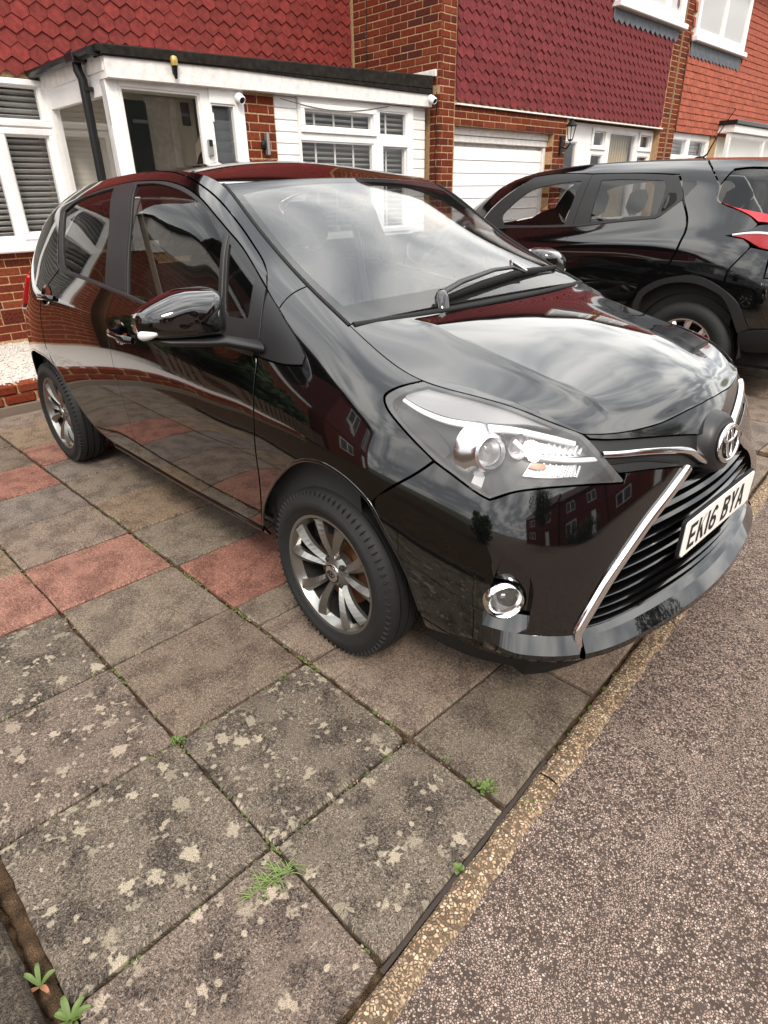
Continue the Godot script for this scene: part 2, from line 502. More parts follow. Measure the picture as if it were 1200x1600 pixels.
func build_ground() -> void:
	ground_materials()
	sheet("ground", -300, 300, -300, 300, -0.045, mats.earth)
	sheet("drive_bed", -3.3, 3.6, -16, 12, -0.017, mats.soil).rotation.y = YAW
	# the tarmac beyond the kerb, its inner edge along the kerb stones
	var mb := MB.new()
	var U := Vector3.UP
	for k in 14:
		var z0 := -60.0 if k == 0 else -3.0 + (k - 1) * 0.5
		var z1 := 40.0 if k == 13 else -3.0 + k * 0.5
		var xa := kerb_in(clampf(z0, -3, 3)) + 0.05; var xb := kerb_in(clampf(z1, -3, 3)) + 0.05
		mb.tri(Vector3(xa, -0.008, z0), Vector3(60, -0.008, z0), Vector3(60, -0.008, z1), U, U, U)
		mb.tri(Vector3(xa, -0.008, z0), Vector3(60, -0.008, z1), Vector3(xb, -0.008, z1), U, U, U)
	var road := put("road", mb, mats.road)
	road.rotation.y = YAW
	structure(road)
	var pv := Node3D.new()
	pv.name = "paving"
	pv.rotation.y = YAW
	add_child(pv)
	structure(pv)
	var r := RandomNumberGenerator.new()
	r.seed = 7
	# lengthwise joints (z) with the cross joints (x) that lie between them, and what each slab is: g grey, l lichened, r red
	var strips := [
		[1.947, 1.462, [-1.27, -0.96, -0.575, -0.13, 0.295, 0.70, 1.15, 1.57, 2.03, 2.49, 2.965, 9.0], "ggggggrlllll"],
		[1.462, 0.984, [-1.27, -0.96, -0.575, -0.125, 0.30, 0.70, 1.14, 1.575, 2.03, 2.49, 2.97, 9.0], "gggrggrggllg"],
		[0.976, 0.452, [-1.27, -0.95, -0.44, -0.05, 0.30, 0.706, 1.148, 1.593, 2.038, 2.205, 2.502, 2.974, 9.0], "ggrggggrgggggg"],
		[0.446, -0.03, [-1.27, -0.95, -0.44, 0.0, 0.45, 0.90, 1.35, 1.80, 2.26, 2.60, 3.05, 9.0], "ggggrgggrggggg"],
		[-0.038, -0.50, [-1.27, -0.9, -0.44, 0.0, 0.45, 0.90, 1.35, 1.80, 2.26, 2.60, 3.05, 9.0], "ggrgggggrggggg"],
		[-0.508, -0.97, [-1.27, -0.9, -0.44, 0.0, 0.45, 0.90, 1.35, 1.80, 2.26, 2.60, 3.05, 9.0], "gggggrgggggggg"],
		[-0.978, -1.44, [-1.27, -0.9, -0.44, 0.0, 0.45, 0.90, 1.35, 1.80, 2.26, 2.60, 3.05, 9.0], "ggggggggggrggg"],
		[-1.448, -2.05, [-1.27, -0.7, -0.1, 0.5, 1.1, 1.7, 2.3, 2.9, 9.0], "gggggggggg"],
		[-2.13, -2.72, [-1.0, -0.4, 0.2, 0.8, 1.4, 2.0, 2.45, 2.95, 9.0], "gggggggggggg"],
		[-2.728, -3.32, [-1.0, -0.4, 0.2, 0.8, 1.4, 2.0, 2.49, 3.0, 9.0], "ggggggggggg"],
		[-3.328, -3.92, [-1.0, -0.4, 0.2, 0.8, 1.4, 2.0, 2.6, 9.0], "ggggggggggg"],
		[-3.928, -4.52, [-1.0, -0.4, 0.2, 0.8, 1.4, 2.0, 2.6, 9.0], "gggggggggggg"],
		[-4.528, -5.12, [-1.0, -0.4, 0.2, 0.8, 1.4, 2.0, 2.6, 9.0], "gggggggggggg"],
	]
	for s in strips:
		var xs: Array = s[2]
		for k in xs.size() - 1:
			var last: bool = xs[k + 1] > 8.0
			var gap := 0.0045
			var za: float = s[0] - gap; var zb: float = s[1] + gap
			var xa: float = xs[k] + gap
			var q := PackedVector2Array([Vector2(xa, za), Vector2(xa, zb), Vector2(xs[k + 1] - gap, zb), Vector2(xs[k + 1] - gap, za)])
			if last:
				q[2].x = kerb_in(zb) - 0.016; q[3].x = kerb_in(za) - 0.016
			for c in 4:
				q[c] += Vector2(r.randf_range(-0.002, 0.002), r.randf_range(-0.002, 0.002))
			var kind: String = s[3][k]
			var mm: Material = mats["slab_%d" % (r.randi() % 6)]
			if kind == "r":
				mm = mats["slab_red_%d" % (r.randi() % 2)]
			elif kind == "l":
				mm = mats["slab_lichen_%d" % (r.randi() % 3)]
			var cen := (q[0] + q[1] + q[2] + q[3]) / 4.0
			piece("paving_slab", slab_shape(q, r).mesh(), mm, pv, Transform3D(Basis(), Vector3(cen.x, 0, cen.y)))
	# kerb stones along the tarmac
	var kb := Node3D.new()
	kb.name = "kerb"
	kb.rotation.y = YAW
	add_child(kb)
	structure(kb)
	var z := 2.6
	while z > -5.2:
		var len := 0.915 if z < 2.0 else 1.78
		var a := Vector3(kerb_in(z), 0, z); var b := Vector3(kerb_in(z - len + 0.006), 0, z - len + 0.006)
		var st := MB.new()
		var n := 26
		var pr := RandomNumberGenerator.new(); pr.seed = int(z * 100) + 900
		var prev := []
		for i in n + 1:
			var p := a.lerp(b, float(i) / n)
			var e0 := pr.randf_range(-0.003, 0.003); var e1 := pr.randf_range(-0.006, 0.006)
			var ring := [p + Vector3(e0, -0.06, 0), p + Vector3(e0, -0.006, 0), p + Vector3(0.008 + e0, 0.001, 0), p + Vector3(0.028, 0.004 + pr.randf_range(-0.001, 0.0015), 0), p + Vector3(0.056 + e1, 0.001, 0), p + Vector3(0.068 + e1, -0.010, 0), p + Vector3(0.068 + e1, -0.06, 0)]
			if i > 0:
				for c in ring.size() - 1:
					st.quad(prev[c], prev[c + 1], ring[c + 1], ring[c], p.lerp(a, 0.02) + Vector3(0.034, -0.04, 0))
			prev = ring
		piece("kerb_stone", st.mesh(), mats.kerb, kb, Transform3D())
		z -= len
	var eb2 := MB.new()
	for k in 10:
		var z0 := 1.47 - k * 0.07; var z1 := z0 - 0.07
		eb2.quad(Vector3(kerb_in(z0) - 0.013, -0.006, z0), Vector3(kerb_in(z0) - 0.002, -0.007, z0), Vector3(kerb_in(z1) - 0.002, -0.006, z1), Vector3(kerb_in(z1) - 0.013, -0.007, z1), Vector3(kerb_in(z0), -0.1, z0))
	var board := put("timber_strip", eb2, mat("old_timber", Color(0.20, 0.17, 0.15), 0.95), kb)
	var ss := MB.new()
	for k in 60:
		var x0 := 0.0 + k * 0.055
		var sr := RandomNumberGenerator.new(); sr.seed = 300 + k
		ss.ball(Vector3(x0, -0.014, 1.962 + sr.randf_range(-0.006, 0.006)), Vector3(0.05, 0.012 + sr.randf_range(0.0, 0.004), 0.022), 8, 5)
	var so := stuff(put("soil_strip", ss, mats.soil))
	so.rotation.y = YAW
	tag(so, "crumbly brown soil filling the gap between the slabs and the granite edging", "soil")
	# the stone edging at the drive's near side, with the neighbour's ground beyond it
	var edge := thing("edging_stone", "long weathered granite edging stone along the slabs in the near corner", "edging stone", Vector3.ZERO, YAW)
	var er := RandomNumberGenerator.new(); er.seed = 5
	for k in 4:
		var eb := MB.new()
		var x0 := 3.18 - k * 0.92
		var prev := []
		for i in 19:
			var x := x0 - 0.91 * i / 18.0
			var j := er.randf_range(-0.004, 0.004)
			var ring := [Vector3(x, -0.05, 1.985 + j), Vector3(x, 0.018 + j * 0.5, 1.988 + j), Vector3(x, 0.03 + j * 0.5, 2.0), Vector3(x, 0.031, 2.05 + j), Vector3(x, 0.014, 2.066 + j), Vector3(x, -0.05, 2.07)]
			if i > 0:
				for c in 5:
					eb.quad(prev[c], prev[c + 1], ring[c + 1], ring[c], Vector3(x, -0.02, 2.03))
			prev = ring
		piece("stone", eb.mesh(), mats.granite, edge, Transform3D())

# ---------------------------------------------------------------- houses. In their own axes x points out of the facade, z to the left in the photograph.
func house_materials() -> void:
	var sp := grain_tex(512, 51, 0.02, 0.2, 0.72, 1.0, 0.28)
	var bricks := [Color(0.50, 0.235, 0.16), Color(0.455, 0.20, 0.14), Color(0.54, 0.27, 0.18), Color(0.41, 0.19, 0.14), Color(0.50, 0.22, 0.135), Color(0.37, 0.185, 0.145)]
	for k in 6:
		var m := mat("brick_%d" % k, bricks[k], 0.9, 0.0, 0.3)
		m.albedo_texture = sp; tri_map(m, 2.3 + 0.2 * k)
	var mo := mat("mortar", Color(0.80, 0.66, 0.50), 0.95, 0.0, 0.25)
	mo.albedo_texture = sp; tri_map(mo, 3.0)
	for k in 4:
		var q := 0.94 + 0.035 * k
		var a := mat("tile_red_%d" % k, Color(0.55 * q, 0.225 * q, 0.205 * q), 0.78, 0.0, 0.35)
		a.albedo_texture = sp; tri_map(a, 1.4)
		var b := mat("tile_maroon_%d" % k, Color(0.50 * q, 0.205 * q, 0.215 * q), 0.8, 0.0, 0.35)
		b.albedo_texture = sp; tri_map(b, 1.4)
		var c := mat("tile_orange_%d" % k, Color(0.72 * q, 0.40 * q, 0.32 * q), 0.85, 0.0, 0.3)
		c.albedo_texture = sp; tri_map(c, 1.4)
	var wt := mat("white_trim", Color(0.95, 0.945, 0.94), 0.35, 0.0, 0.45)
	wt.albedo_texture = grain_tex(256, 61, 0.01, 0.15, 0.94, 1.0, 0.03); tri_map(wt, 0.8)
	var wp := mat("white_paint", Color(0.95, 0.935, 0.92), 0.6, 0.0, 0.4)
	wp.albedo_texture = grain_tex(512, 62, 0.02, 0.1, 0.86, 1.0, 0.07); tri_map(wp, 1.1)
	mat("door_white", Color(0.95, 0.945, 0.94), 0.55, 0.0, 0.4)
	var felt := mat("roof_felt", Color(0.20, 0.185, 0.17), 0.95, 0.0, 0.2)
	felt.albedo_texture = grain_tex(256, 63, 0.03, 0.3, 0.6, 1.0, 0.3); tri_map(felt, 1.5)
	var lead := mat("lead", Color(0.42, 0.44, 0.47), 0.6, 0.2, 0.4)
	lead.albedo_texture = grain_tex(256, 64, 0.03, 0.2, 0.75, 1.0, 0.1); tri_map(lead, 1.2)
	mat("black_plastic", Color(0.09, 0.09, 0.095), 0.35, 0.0, 0.45)
	mat("black_metal", Color(0.06, 0.06, 0.06), 0.5, 0.0, 0.4)
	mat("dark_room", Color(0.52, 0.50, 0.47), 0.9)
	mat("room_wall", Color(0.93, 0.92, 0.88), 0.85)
	mat("blind", Color(0.80, 0.80, 0.79), 0.6)
	mat("grey_blind", Color(0.42, 0.45, 0.47), 0.7)
	mat("curtain", Color(0.68, 0.62, 0.50), 0.9)
	var g := mat("pane", Color(0.5, 0.55, 0.55, 0.025), 0.02, 0.0, 0.5)
	g.transparency = BaseMaterial3D.TRANSPARENCY_ALPHA
	mat("roof_brown", Color(0.33, 0.22, 0.19), 0.9)
	var gv := mat("white_gravel", Color(0.86, 0.83, 0.80), 0.9, 0.0, 0.3)
	gv.albedo_texture = grain_tex(512, 66, 0.03, 0.2, 0.8, 1.0, 0.1); tri_map(gv, 3.0)
	mat("dark_wood", Color(0.23, 0.12, 0.09), 0.6)
	mat("cream", Color(0.80, 0.75, 0.66), 0.8)
	mat("navy", Color(0.10, 0.11, 0.22), 0.8)
	mat("steel", Color(0.62, 0.62, 0.61), 0.35, 0.7)
	var gl := mat("lamp_glass", Color(0.95, 0.88, 0.70, 0.30), 0.1, 0.0, 0.5)
	gl.transparency = BaseMaterial3D.TRANSPARENCY_ALPHA

func block(called: String, lo: Vector3, hi: Vector3, m: Material, parent: Node3D, bev := 0.0) -> MeshInstance3D:
	var mb := MB.new()
	mb.box(lo, hi, bev)
	return put(called, mb, m, parent)

var brick_meshes := {}
func brick_mesh(len: float, k: int) -> Mesh:
	var key := "%d_%d" % [int(round(len * 200)), k]
	if not brick_meshes.has(key):
		var mb := MB.new()
		var e := 0.0012 * k
		mb.box(Vector3(-len / 2, -0.0315, -0.05), Vector3(len / 2, 0.0315 - e, 0.0), 0.004)
		brick_meshes[key] = mb.mesh()
	return brick_meshes[key]

# lays courses on a wall: o is the lower corner, a the way along, out the outward normal; gaps are Rect2s (along, up) left free
func lay_bricks(wall: Node3D, o: Vector3, a: Vector3, out: Vector3, length: float, y0: float, y1: float, gaps := [], one := true, stagger := 0, heads := false) -> void:
	var course := 0.073
	var pitch := 0.2285
	var joined := MB.new()
	var r := RandomNumberGenerator.new(); r.seed = hash([o.x, o.z, length])
	var rowi := stagger
	var y := y0
	while y + 0.06 < y1:
		var s := -pitch * (0.5 if rowi % 2 == 1 else 0.0)
		if heads:
			s = -pitch * (0.27 if rowi % 2 == 1 else 0.75)
		while s < length - 0.015:
			var s0: float = maxf(s, 0.0) + 0.005; var s1: float = minf(s + pitch, length) - 0.005
			s += pitch
			if s1 - s0 < 0.03:
				continue
			var spans := [[s0, s1]]
			for g in gaps:
				if y + 0.036 > g.position.y and y + 0.036 < g.end.y:
					var nx := []
					for p in spans:
						if p[1] <= g.position.x or p[0] >= g.end.x:
							nx.append(p)
							continue
						if p[0] < g.position.x - 0.03:
							nx.append([p[0], g.position.x - 0.004])
						if p[1] > g.end.x + 0.03:
							nx.append([g.end.x + 0.004, p[1]])
					spans = nx
			for p in spans:
				var len: float = round((p[1] - p[0]) * 200.0) / 200.0
				var c: Vector3 = o + a * ((p[0] + p[1]) / 2.0) + Vector3(0, y + 0.0365, 0) + out * (0.005 + r.randf_range(-0.0015, 0.002))
				var xf := Transform3D(Basis(a, Vector3.UP, out), c)
				if a.cross(Vector3.UP).dot(out) < 0:
					xf.basis = Basis(-a, Vector3.UP, out)
				if one:
					piece("brick", brick_mesh(len, r.randi() % 3), mats["brick_%d" % [0, 0, 1, 1, 2, 3, 4, 4, 5][r.randi() % 9]], wall, xf)
				else:
					joined.box(Vector3(-len / 2, -0.0315, -0.02), Vector3(len / 2, 0.0315, 0.0), 0.0, xf)
		y += course
		rowi += 1
	if not one:
		stuff(put("far_bricks", joined, mats.brick_0, wall))

func hex_tile(w: float, long: float, rise: float) -> MB:
	var mb := MB.new()
	var pts := PackedVector2Array([Vector2(-w / 2, long), Vector2(-w / 2, rise), Vector2(0, 0), Vector2(w / 2, rise), Vector2(w / 2, long)])
	mb.plate(pts, 0.0, 0.012, 0.002)
	return mb

# hangs tiles on the plane x = X between z1 (left) and z0 (right); tiles for which near() holds are single parts
func hang_tiles(wall: Node3D, X: float, z0: float, z1: float, y0: float, y1: float, w: float, gauge: float, pointed: bool, kind: String, near: Callable, gaps := []) -> void:
	var shapes := []
	if pointed:
		shapes = [hex_tile(w - 0.003, gauge + 0.05, 0.046), hex_tile(w - 0.004, gauge + 0.05, 0.043), hex_tile(w - 0.002, gauge + 0.05, 0.048)]
	else:
		for k in 3:
			var mb := MB.new()
			mb.box(Vector3(-w / 2 + 0.001 + 0.0006 * k, 0, 0), Vector3(w / 2 - 0.001, gauge + 0.03, 0.012), 0.002)
			shapes.append(mb)
	var meshes := [shapes[0].mesh(), shapes[1].mesh(), shapes[2].mesh()]
	var far := MB.new()
	var r := RandomNumberGenerator.new(); r.seed = hash(kind)
	var row := 0
	var y := y0
	while y < y1:
		var z := z1 - (w / 2 if row % 2 == 0 else w)
		while z > z0 + w * 0.3:
			var skip := false
			for g in gaps:
				if g.has_point(Vector2(z, y + gauge * 0.5)):
					skip = true
			if not skip:
				var tilt := Basis(Vector3(0, 0, -1), Vector3.UP, Vector3(1, 0, 0)).rotated(Vector3(0, 0, 1), 0.10 + r.randf_range(-0.02, 0.03)).rotated(Vector3(1, 0, 0), r.randf_range(-0.012, 0.012))
				var xf := Transform3D(tilt, Vector3(X + 0.016 + r.randf_range(-0.001, 0.003), y + r.randf_range(-0.002, 0.002), z))
				var k := r.randi() % 3
				if near.call(z, y):
					piece("wall_tile", meshes[k], mats["tile_%s_%d" % [kind, r.randi() % 4]], wall, xf)
				else:
					far.add(shapes[k], xf)
			z -= w
		if row % 2 == 1:
			# cut tiles close the ends of every other row
			for e in [z1 - w * 0.25, z0 + w * 0.25]:
				var cut := Transform3D(Basis(Vector3(0, 0, -0.5), Vector3.UP, Vector3(1, 0, 0)).rotated(Vector3(0, 0, 1), 0.10), Vector3(X + 0.016, y, e))
				far.add(shapes[0], cut)
		y += gauge
		row += 1
	if far.v.size():
		stuff(put("far_tiles", far, mats["tile_%s_1" % kind], wall))

# a window in the plane x = X: frame, mullions and transoms from rectangles of glass; panes[i] = Rect2(z, y, width, height); depth is outwards
func window(called: String, parent: Node3D, X: float, rect: Rect2, panes: Array, m: Material, proud := 0.03, inset := 0.025) -> MeshInstance3D:
	# cells between the panes are filled with bars
	var zs := [rect.position.x, rect.end.x]
	var ys := [rect.position.y, rect.end.y]
	for p in panes:
		zs.append_array([p.position.x, p.end.x]); ys.append_array([p.position.y, p.end.y])
	zs.sort(); ys.sort()
	var mb := MB.new()
	for i in zs.size() - 1:
		for j in ys.size() - 1:
			if zs[i + 1] - zs[i] < 1e-4 or ys[j + 1] - ys[j] < 1e-4:
				continue
			var c := Vector2((zs[i] + zs[i + 1]) / 2, (ys[j] + ys[j + 1]) / 2)
			var open := false
			for p in panes:
				if p.has_point(c):
					open = true
			if not open:
				mb.box(Vector3(X - 0.04, ys[j], zs[i]), Vector3(X + proud, ys[j + 1], zs[i + 1]))
	var f := put(called, mb, m, parent)
	for p in panes:
		# a bead round the glass
		var bead := MB.new()
		var b := 0.016
		for q in [[p.position.x, p.position.y, p.end.x, p.position.y + b], [p.position.x, p.end.y - b, p.end.x, p.end.y], [p.position.x, p.position.y + b, p.position.x + b, p.end.y - b], [p.end.x - b, p.position.y + b, p.end.x, p.end.y - b]]:
			bead.box(Vector3(X - 0.02, q[1], q[0]), Vector3(X + proud - 0.012, q[3], q[2]))
		put("glazing_bead", bead, m, f)
		var g := MB.new()
		g.quad_uv(Vector3(X + proud - inset, p.position.y, p.position.x), Vector3(X + proud - inset, p.position.y, p.end.x), Vector3(X + proud - inset, p.end.y, p.end.x), Vector3(X + proud - inset, p.end.y, p.position.x), Vector3(1, 0, 0), [Vector2.ZERO, Vector2(1, 0), Vector2.ONE, Vector2(0, 1)])
		put("pane", g, mats.pane, f)
	return f

# a sash frame, slightly proud, round a pane (the opening lights)
func sash(parent: Node3D, X: float, p: Rect2, wide: float, m: Material) -> void:
	var mb := MB.new()
	var o := p.grow(wide)
	for q in [[o.position.x, o.position.y, o.end.x, p.position.y], [o.position.x, p.end.y, o.end.x, o.end.y], [o.position.x, p.position.y, p.position.x, p.end.y], [p.end.x, p.position.y, o.end.x, p.end.y]]:
		mb.box(Vector3(X, q[1], q[0]), Vector3(X + 0.022, q[3], q[2]), 0.005)
	put("opening_frame", mb, m, parent)

func blind(parent: Node3D, X: float, z0: float, z1: float, y0: float, y1: float, step: float, m: Material, tilt := 0.5, wide := 0.05) -> void:
	var mb := MB.new()
	mb.box(Vector3(-wide / 2, -0.0015, z0), Vector3(wide / 2, 0.0015, z1))
	var me := mb.mesh()
	var home := node("venetian_blind", parent)
	var y := y0
	while y < y1:
		piece("blind_slat", me, m, home, Transform3D(Basis(Vector3(0, 0, 1), tilt), Vector3(X, y, 0)))
		y += step

# the room behind a window: floor, ceiling, back and side walls
func room(parent: Node3D, xb: float, xf: float, y0: float, y1: float, z0: float, z1: float, m: Material) -> void:
	var mb := MB.new()
	mb.box(Vector3(xb - 0.08, y0, z0), Vector3(xb, y1, z1))
	mb.box(Vector3(xb, y0 - 0.08, z0), Vector3(xf, y0, z1)); mb.box(Vector3(xb, y1, z0), Vector3(xf, y1 + 0.08, z1))
	mb.box(Vector3(xb, y0, z0 - 0.08), Vector3(xf, y1, z0)); mb.box(Vector3(xb, y0, z1), Vector3(xf, y1, z1 + 0.08))
	put("room", mb, m, parent)

func wall_box(called: String, lo: Vector3, hi: Vector3, m: Material, parent: Node3D) -> MeshInstance3D:
	return block(called, lo, hi, m, parent)

func build_left_house() -> void:
	var h := thing("terraced_house", "red hexagon tiled house with white flat-roofed porch behind the black hatchback", "house", Vector3.ZERO, YAW)
	# main wall with its window opening: z from -4.47 to 9
	var X := -3.10
	var wall := MB.new()
	wall.box(Vector3(X - 0.28, 0, -0.70), Vector3(X - 0.012, 1.03, 2.35))
	wall.box(Vector3(X - 0.28, 1.03, 2.12), Vector3(X - 0.012, 2.40, 2.35))
	wall.box(Vector3(X - 0.28, 2.40, -4.47), Vector3(X - 0.012, 5.0, 2.35))
	var w := put("front_wall", wall, mats.mortar, h)
	lay_bricks(w, Vector3(X - 0.012, 0, 0.62), Vector3(0, 0, -1), Vector3(1, 0, 0), 1.32, 0.21, 1.03, [Rect2(0.42, 0.36, 0.20, 0.145)])
	lay_bricks(w, Vector3(X - 0.012, 0, 2.35), Vector3(0, 0, -1), Vector3(1, 0, 0), 1.73, 0.21, 1.03, [], false)
	lay_bricks(w, Vector3(X - 0.012, 0, 2.35), Vector3(0, 0, -1), Vector3(1, 0, 0), 0.22, 1.03, 2.38, [], false)
	# air brick
	var ab := MB.new()
	ab.box(Vector3(X - 0.02, 0.365, 0.005), Vector3(X - 0.004, 0.495, 0.195))
	for i in 4:
		for j in 3:
			ab.box(Vector3(X - 0.004, 0.378 + j * 0.04, 0.02 + i * 0.045), Vector3(X + 0.004, 0.400 + j * 0.04, 0.045 + i * 0.045), 0.002)
	put("air_brick", ab, mats.brick_3, w)
	var tl := node("tile_hanging", h)
	hang_tiles(tl, X, -4.44, 2.35, 2.40, 4.95, 0.151, 0.105, true, "red", func(z, y): return z < -0.15 and y < 3.38)
	# the big white window: two rows of lights
	var p := [Rect2(-0.60, 2.07, 0.84, 0.27), Rect2(0.33, 2.07, 0.84, 0.27), Rect2(1.26, 2.07, 0.74, 0.27), Rect2(-0.60, 1.15, 0.38, 0.81), Rect2(-0.13, 1.12, 1.10, 0.84), Rect2(1.10, 1.12, 0.9, 0.84)]
	var win := window("window", h, X - 0.03, Rect2(-0.70, 1.06, 2.80, 1.33), p, mats.white_trim, 0.045)
	sash(win, X + 0.015, Rect2(-0.60, 2.07, 0.84, 0.27), 0.045, mats.white_trim)
	sash(win, X + 0.015, Rect2(-0.60, 1.15, 0.38, 0.81), 0.05, mats.white_trim)
	block("window_sill", Vector3(X - 0.04, 0.995, -0.72), Vector3(X + 0.09, 1.065, 2.14), mats.white_trim, win, 0.012)
	blind(win, X - 0.12, -0.64, 2.05, 1.10, 2.38, 0.048, mats.blind, 0.55)
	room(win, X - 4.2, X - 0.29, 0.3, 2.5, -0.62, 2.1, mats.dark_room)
	# the porch: front plane x = -1.80, near side z = -0.64
	var F := -1.80
	var zc := -0.64
	var por := node("porch", h)
	# roof, fascia and gutter
	var roof := MB.new()
	roof.box(Vector3(X + 0.01, 2.42, -4.40), Vector3(F + 0.10, 2.47, zc + 0.06), 0.004)
	put("flat_roof", roof, mats.roof_felt, por)
	var fa := MB.new()
	var fpts := PackedVector2Array([Vector2(-4.41, 2.305), Vector2(zc + 0.005, 2.262), Vector2(zc + 0.005, 2.405), Vector2(-4.41, 2.475)])
	fa.plate(fpts, F - 0.06, F + 0.08, 0.004, Transform3D(Basis(Vector3(0, 0, 1), Vector3(0, 1, 0), Vector3(1, 0, 0)), Vector3.ZERO))
	put("fascia", fa, mats.white_paint, por)
	var edge := MB.new()
	edge.plate(PackedVector2Array([Vector2(-4.40, 2.47), Vector2(zc + 0.03, 2.40), Vector2(zc + 0.03, 2.475), Vector2(-4.40, 2.60)]), F - 0.05, F + 0.105, 0.01, Transform3D(Basis(Vector3(0, 0, 1), Vector3(0, 1, 0), Vector3(1, 0, 0)), Vector3.ZERO))
	put("roof_edge", edge, mats.roof_felt, por)
	var fl := MB.new()
	fl.plate(PackedVector2Array([Vector2(-3.05, 2.60), Vector2(-1.70, 2.60), Vector2(-1.70, 2.665), Vector2(-3.05, 2.64)]), -4.463, -4.43, 0.003)
	put("flashing", fl, mats.white_paint, por)
	var sf := MB.new()
	sf.box(Vector3(X + 0.01, 2.31, zc - 0.05), Vector3(F + 0.05, 2.42, zc + 0.012), 0.003)
	put("side_fascia", sf, mats.white_paint, por)
	var gu := MB.new()
	var prof := []
	for k in 9:
		var a := PI + PI * k / 8.0
		prof.append(Vector2(cos(a) * 0.05, sin(a) * 0.05))
	var gx0 := X + 0.0; var gx1 := F + 0.06
	for k in 8:
		var c := Vector3(0, 2.445, zc + 0.07)
		gu.quad(c + Vector3(gx0, prof[k].y, prof[k].x), c + Vector3(gx1, prof[k].y, prof[k].x), c + Vector3(gx1, prof[k + 1].y, prof[k + 1].x), c + Vector3(gx0, prof[k + 1].y, prof[k + 1].x), c + Vector3((gx0 + gx1) / 2, 0.05, 0))
	gu.box(Vector3(gx1 - 0.004, 2.40, zc + 0.02), Vector3(gx1 + 0.004, 2.452, zc + 0.12), 0.0)
	gu.box(Vector3(gx0, 2.44, zc + 0.015), Vector3(gx1, 2.448, zc + 0.024), 0.0)
	gu.box(Vector3(-2.16, 2.385, zc + 0.012), Vector3(-2.00, 2.455, zc + 0.128), 0.008)
	put("gutter", gu, mats.black_plastic, por)
	var dp := MB.new()
	dp.tube([Vector3(-2.08, 2.42, zc + 0.07), Vector3(-2.08, 2.34, zc + 0.07), Vector3(-2.06, 2.28, zc + 0.055), Vector3(-2.06, 0.2, zc + 0.055)], [0.036], 10)
	for y in [2.2, 1.2]:
		dp.box(Vector3(-2.11, y, zc + 0.0), Vector3(-2.01, y + 0.03, zc + 0.07), 0.004)
	put("downpipe", dp, mats.black_plastic, por)
	# side window of the porch (plane z = zc)
	var sw := MB.new()
	for q in [[-3.10, -2.98, 0.9, 2.31], [-1.88, -1.80, 0.9, 2.31]]:
		sw.box(Vector3(q[0], q[2], zc - 0.07), Vector3(q[1], q[3], zc))
	sw.box(Vector3(-2.98, 2.16, zc - 0.06), Vector3(-1.88, 2.31, zc - 0.003)); sw.box(Vector3(-2.98, 0.9, zc - 0.06), Vector3(-1.88, 1.0, zc - 0.003))
	var sframe := put("side_window", sw, mats.white_trim, por)
	var g := MB.new()
	g.quad_uv(Vector3(-2.98, 1.0, zc - 0.03), Vector3(-1.88, 1.0, zc - 0.03), Vector3(-1.88, 2.16, zc - 0.03), Vector3(-2.98, 2.16, zc - 0.03), Vector3(0, 0, 1), [Vector2.ZERO, Vector2(1, 0), Vector2.ONE, Vector2(0, 1)])
	put("pane", g, mats.pane, sframe)
	var sb := MB.new()
	sb.box(Vector3(X, 0.0, zc - 0.10), Vector3(F, 0.9, zc - 0.005))
	sb.box(Vector3(F - 0.10, 0.0, -1.50), Vector3(F - 0.005, 1.0, zc - 0.105))
	put("plinth_wall", sb, mats.mortar, por)
	# front of the porch
	var post := MB.new()
	post.box(Vector3(F - 0.08, 1.0, -0.745), Vector3(F + 0.01, 2.27, zc), 0.006)
	put("corner_post", post, mats.white_trim, por)
	var fw := window("porch_window", por, F - 0.02, Rect2(-1.545, 1.0, 0.80, 1.29), [Rect2(-1.46, 1.08, 0.705, 1.145)], mats.white_trim, 0.03)
	var dw := window("front_door", por, F - 0.01, Rect2(-1.895, 0.15, 0.35, 2.15), [Rect2(-1.80, 1.05, 0.25, 1.115)], mats.white_trim, 0.035)
	blind(dw, F - 0.08, -1.81, -1.54, 1.06, 2.18, 0.085, mats.grey_blind, 1.2, 0.11)
	var bell := MB.new()
	bell.box(Vector3(F + 0.02, 1.755, -1.518), Vector3(F + 0.045, 1.885, -1.47), 0.006)
	var be := put("door_bell", bell, mats.steel, dw)
	var bt := MB.new()
	bt.box(Vector3(F + 0.045, 1.83, -1.513), Vector3(F + 0.05, 1.88, -1.475), 0.002)
	put("bell_face", bt, mats.black_plastic, be)
	var handle := MB.new()
	handle.box(Vector3(F + 0.02, 2.02, -1.566), Vector3(F + 0.035, 2.09, -1.552), 0.003)
	put("door_hinge", handle, mats.white_trim, dw)
	# brick pier
	var pier := block("brick_pier", Vector3(F - 0.25, 0, -2.255), Vector3(F - 0.012, 2.30, -1.90), mats.mortar, por)
	lay_bricks(pier, Vector3(F - 0.012, 0, -1.90), Vector3(0, 0, -1), Vector3(1, 0, 0), 0.355, 1.02, 2.30, [], true, 1, true)
	var il := block("intercom_light", Vector3(F + 0.0, 1.775, -2.13), Vector3(F + 0.055, 1.96, -2.10), mats.steel, por, 0.006)
	var ilb := MB.new()
	ilb.ball(Vector3(F + 0.015, 1.86, -2.085), Vector3(0.02, 0.045, 0.03))
	put("lamp_back", ilb, mats.black_metal, il)
	# boarded panels and the window between them
	for q in [[-2.53, -2.262], [-4.40, -4.165]]:
		var clad := node("cladding", por)
		var y := 1.0
		while y < 2.29:
			block("board", Vector3(F - 0.06, y + 0.003, q[0]), Vector3(F - 0.012, minf(y + 0.098, 2.30), q[1]), mats.white_trim, clad, 0.008)
			y += 0.098
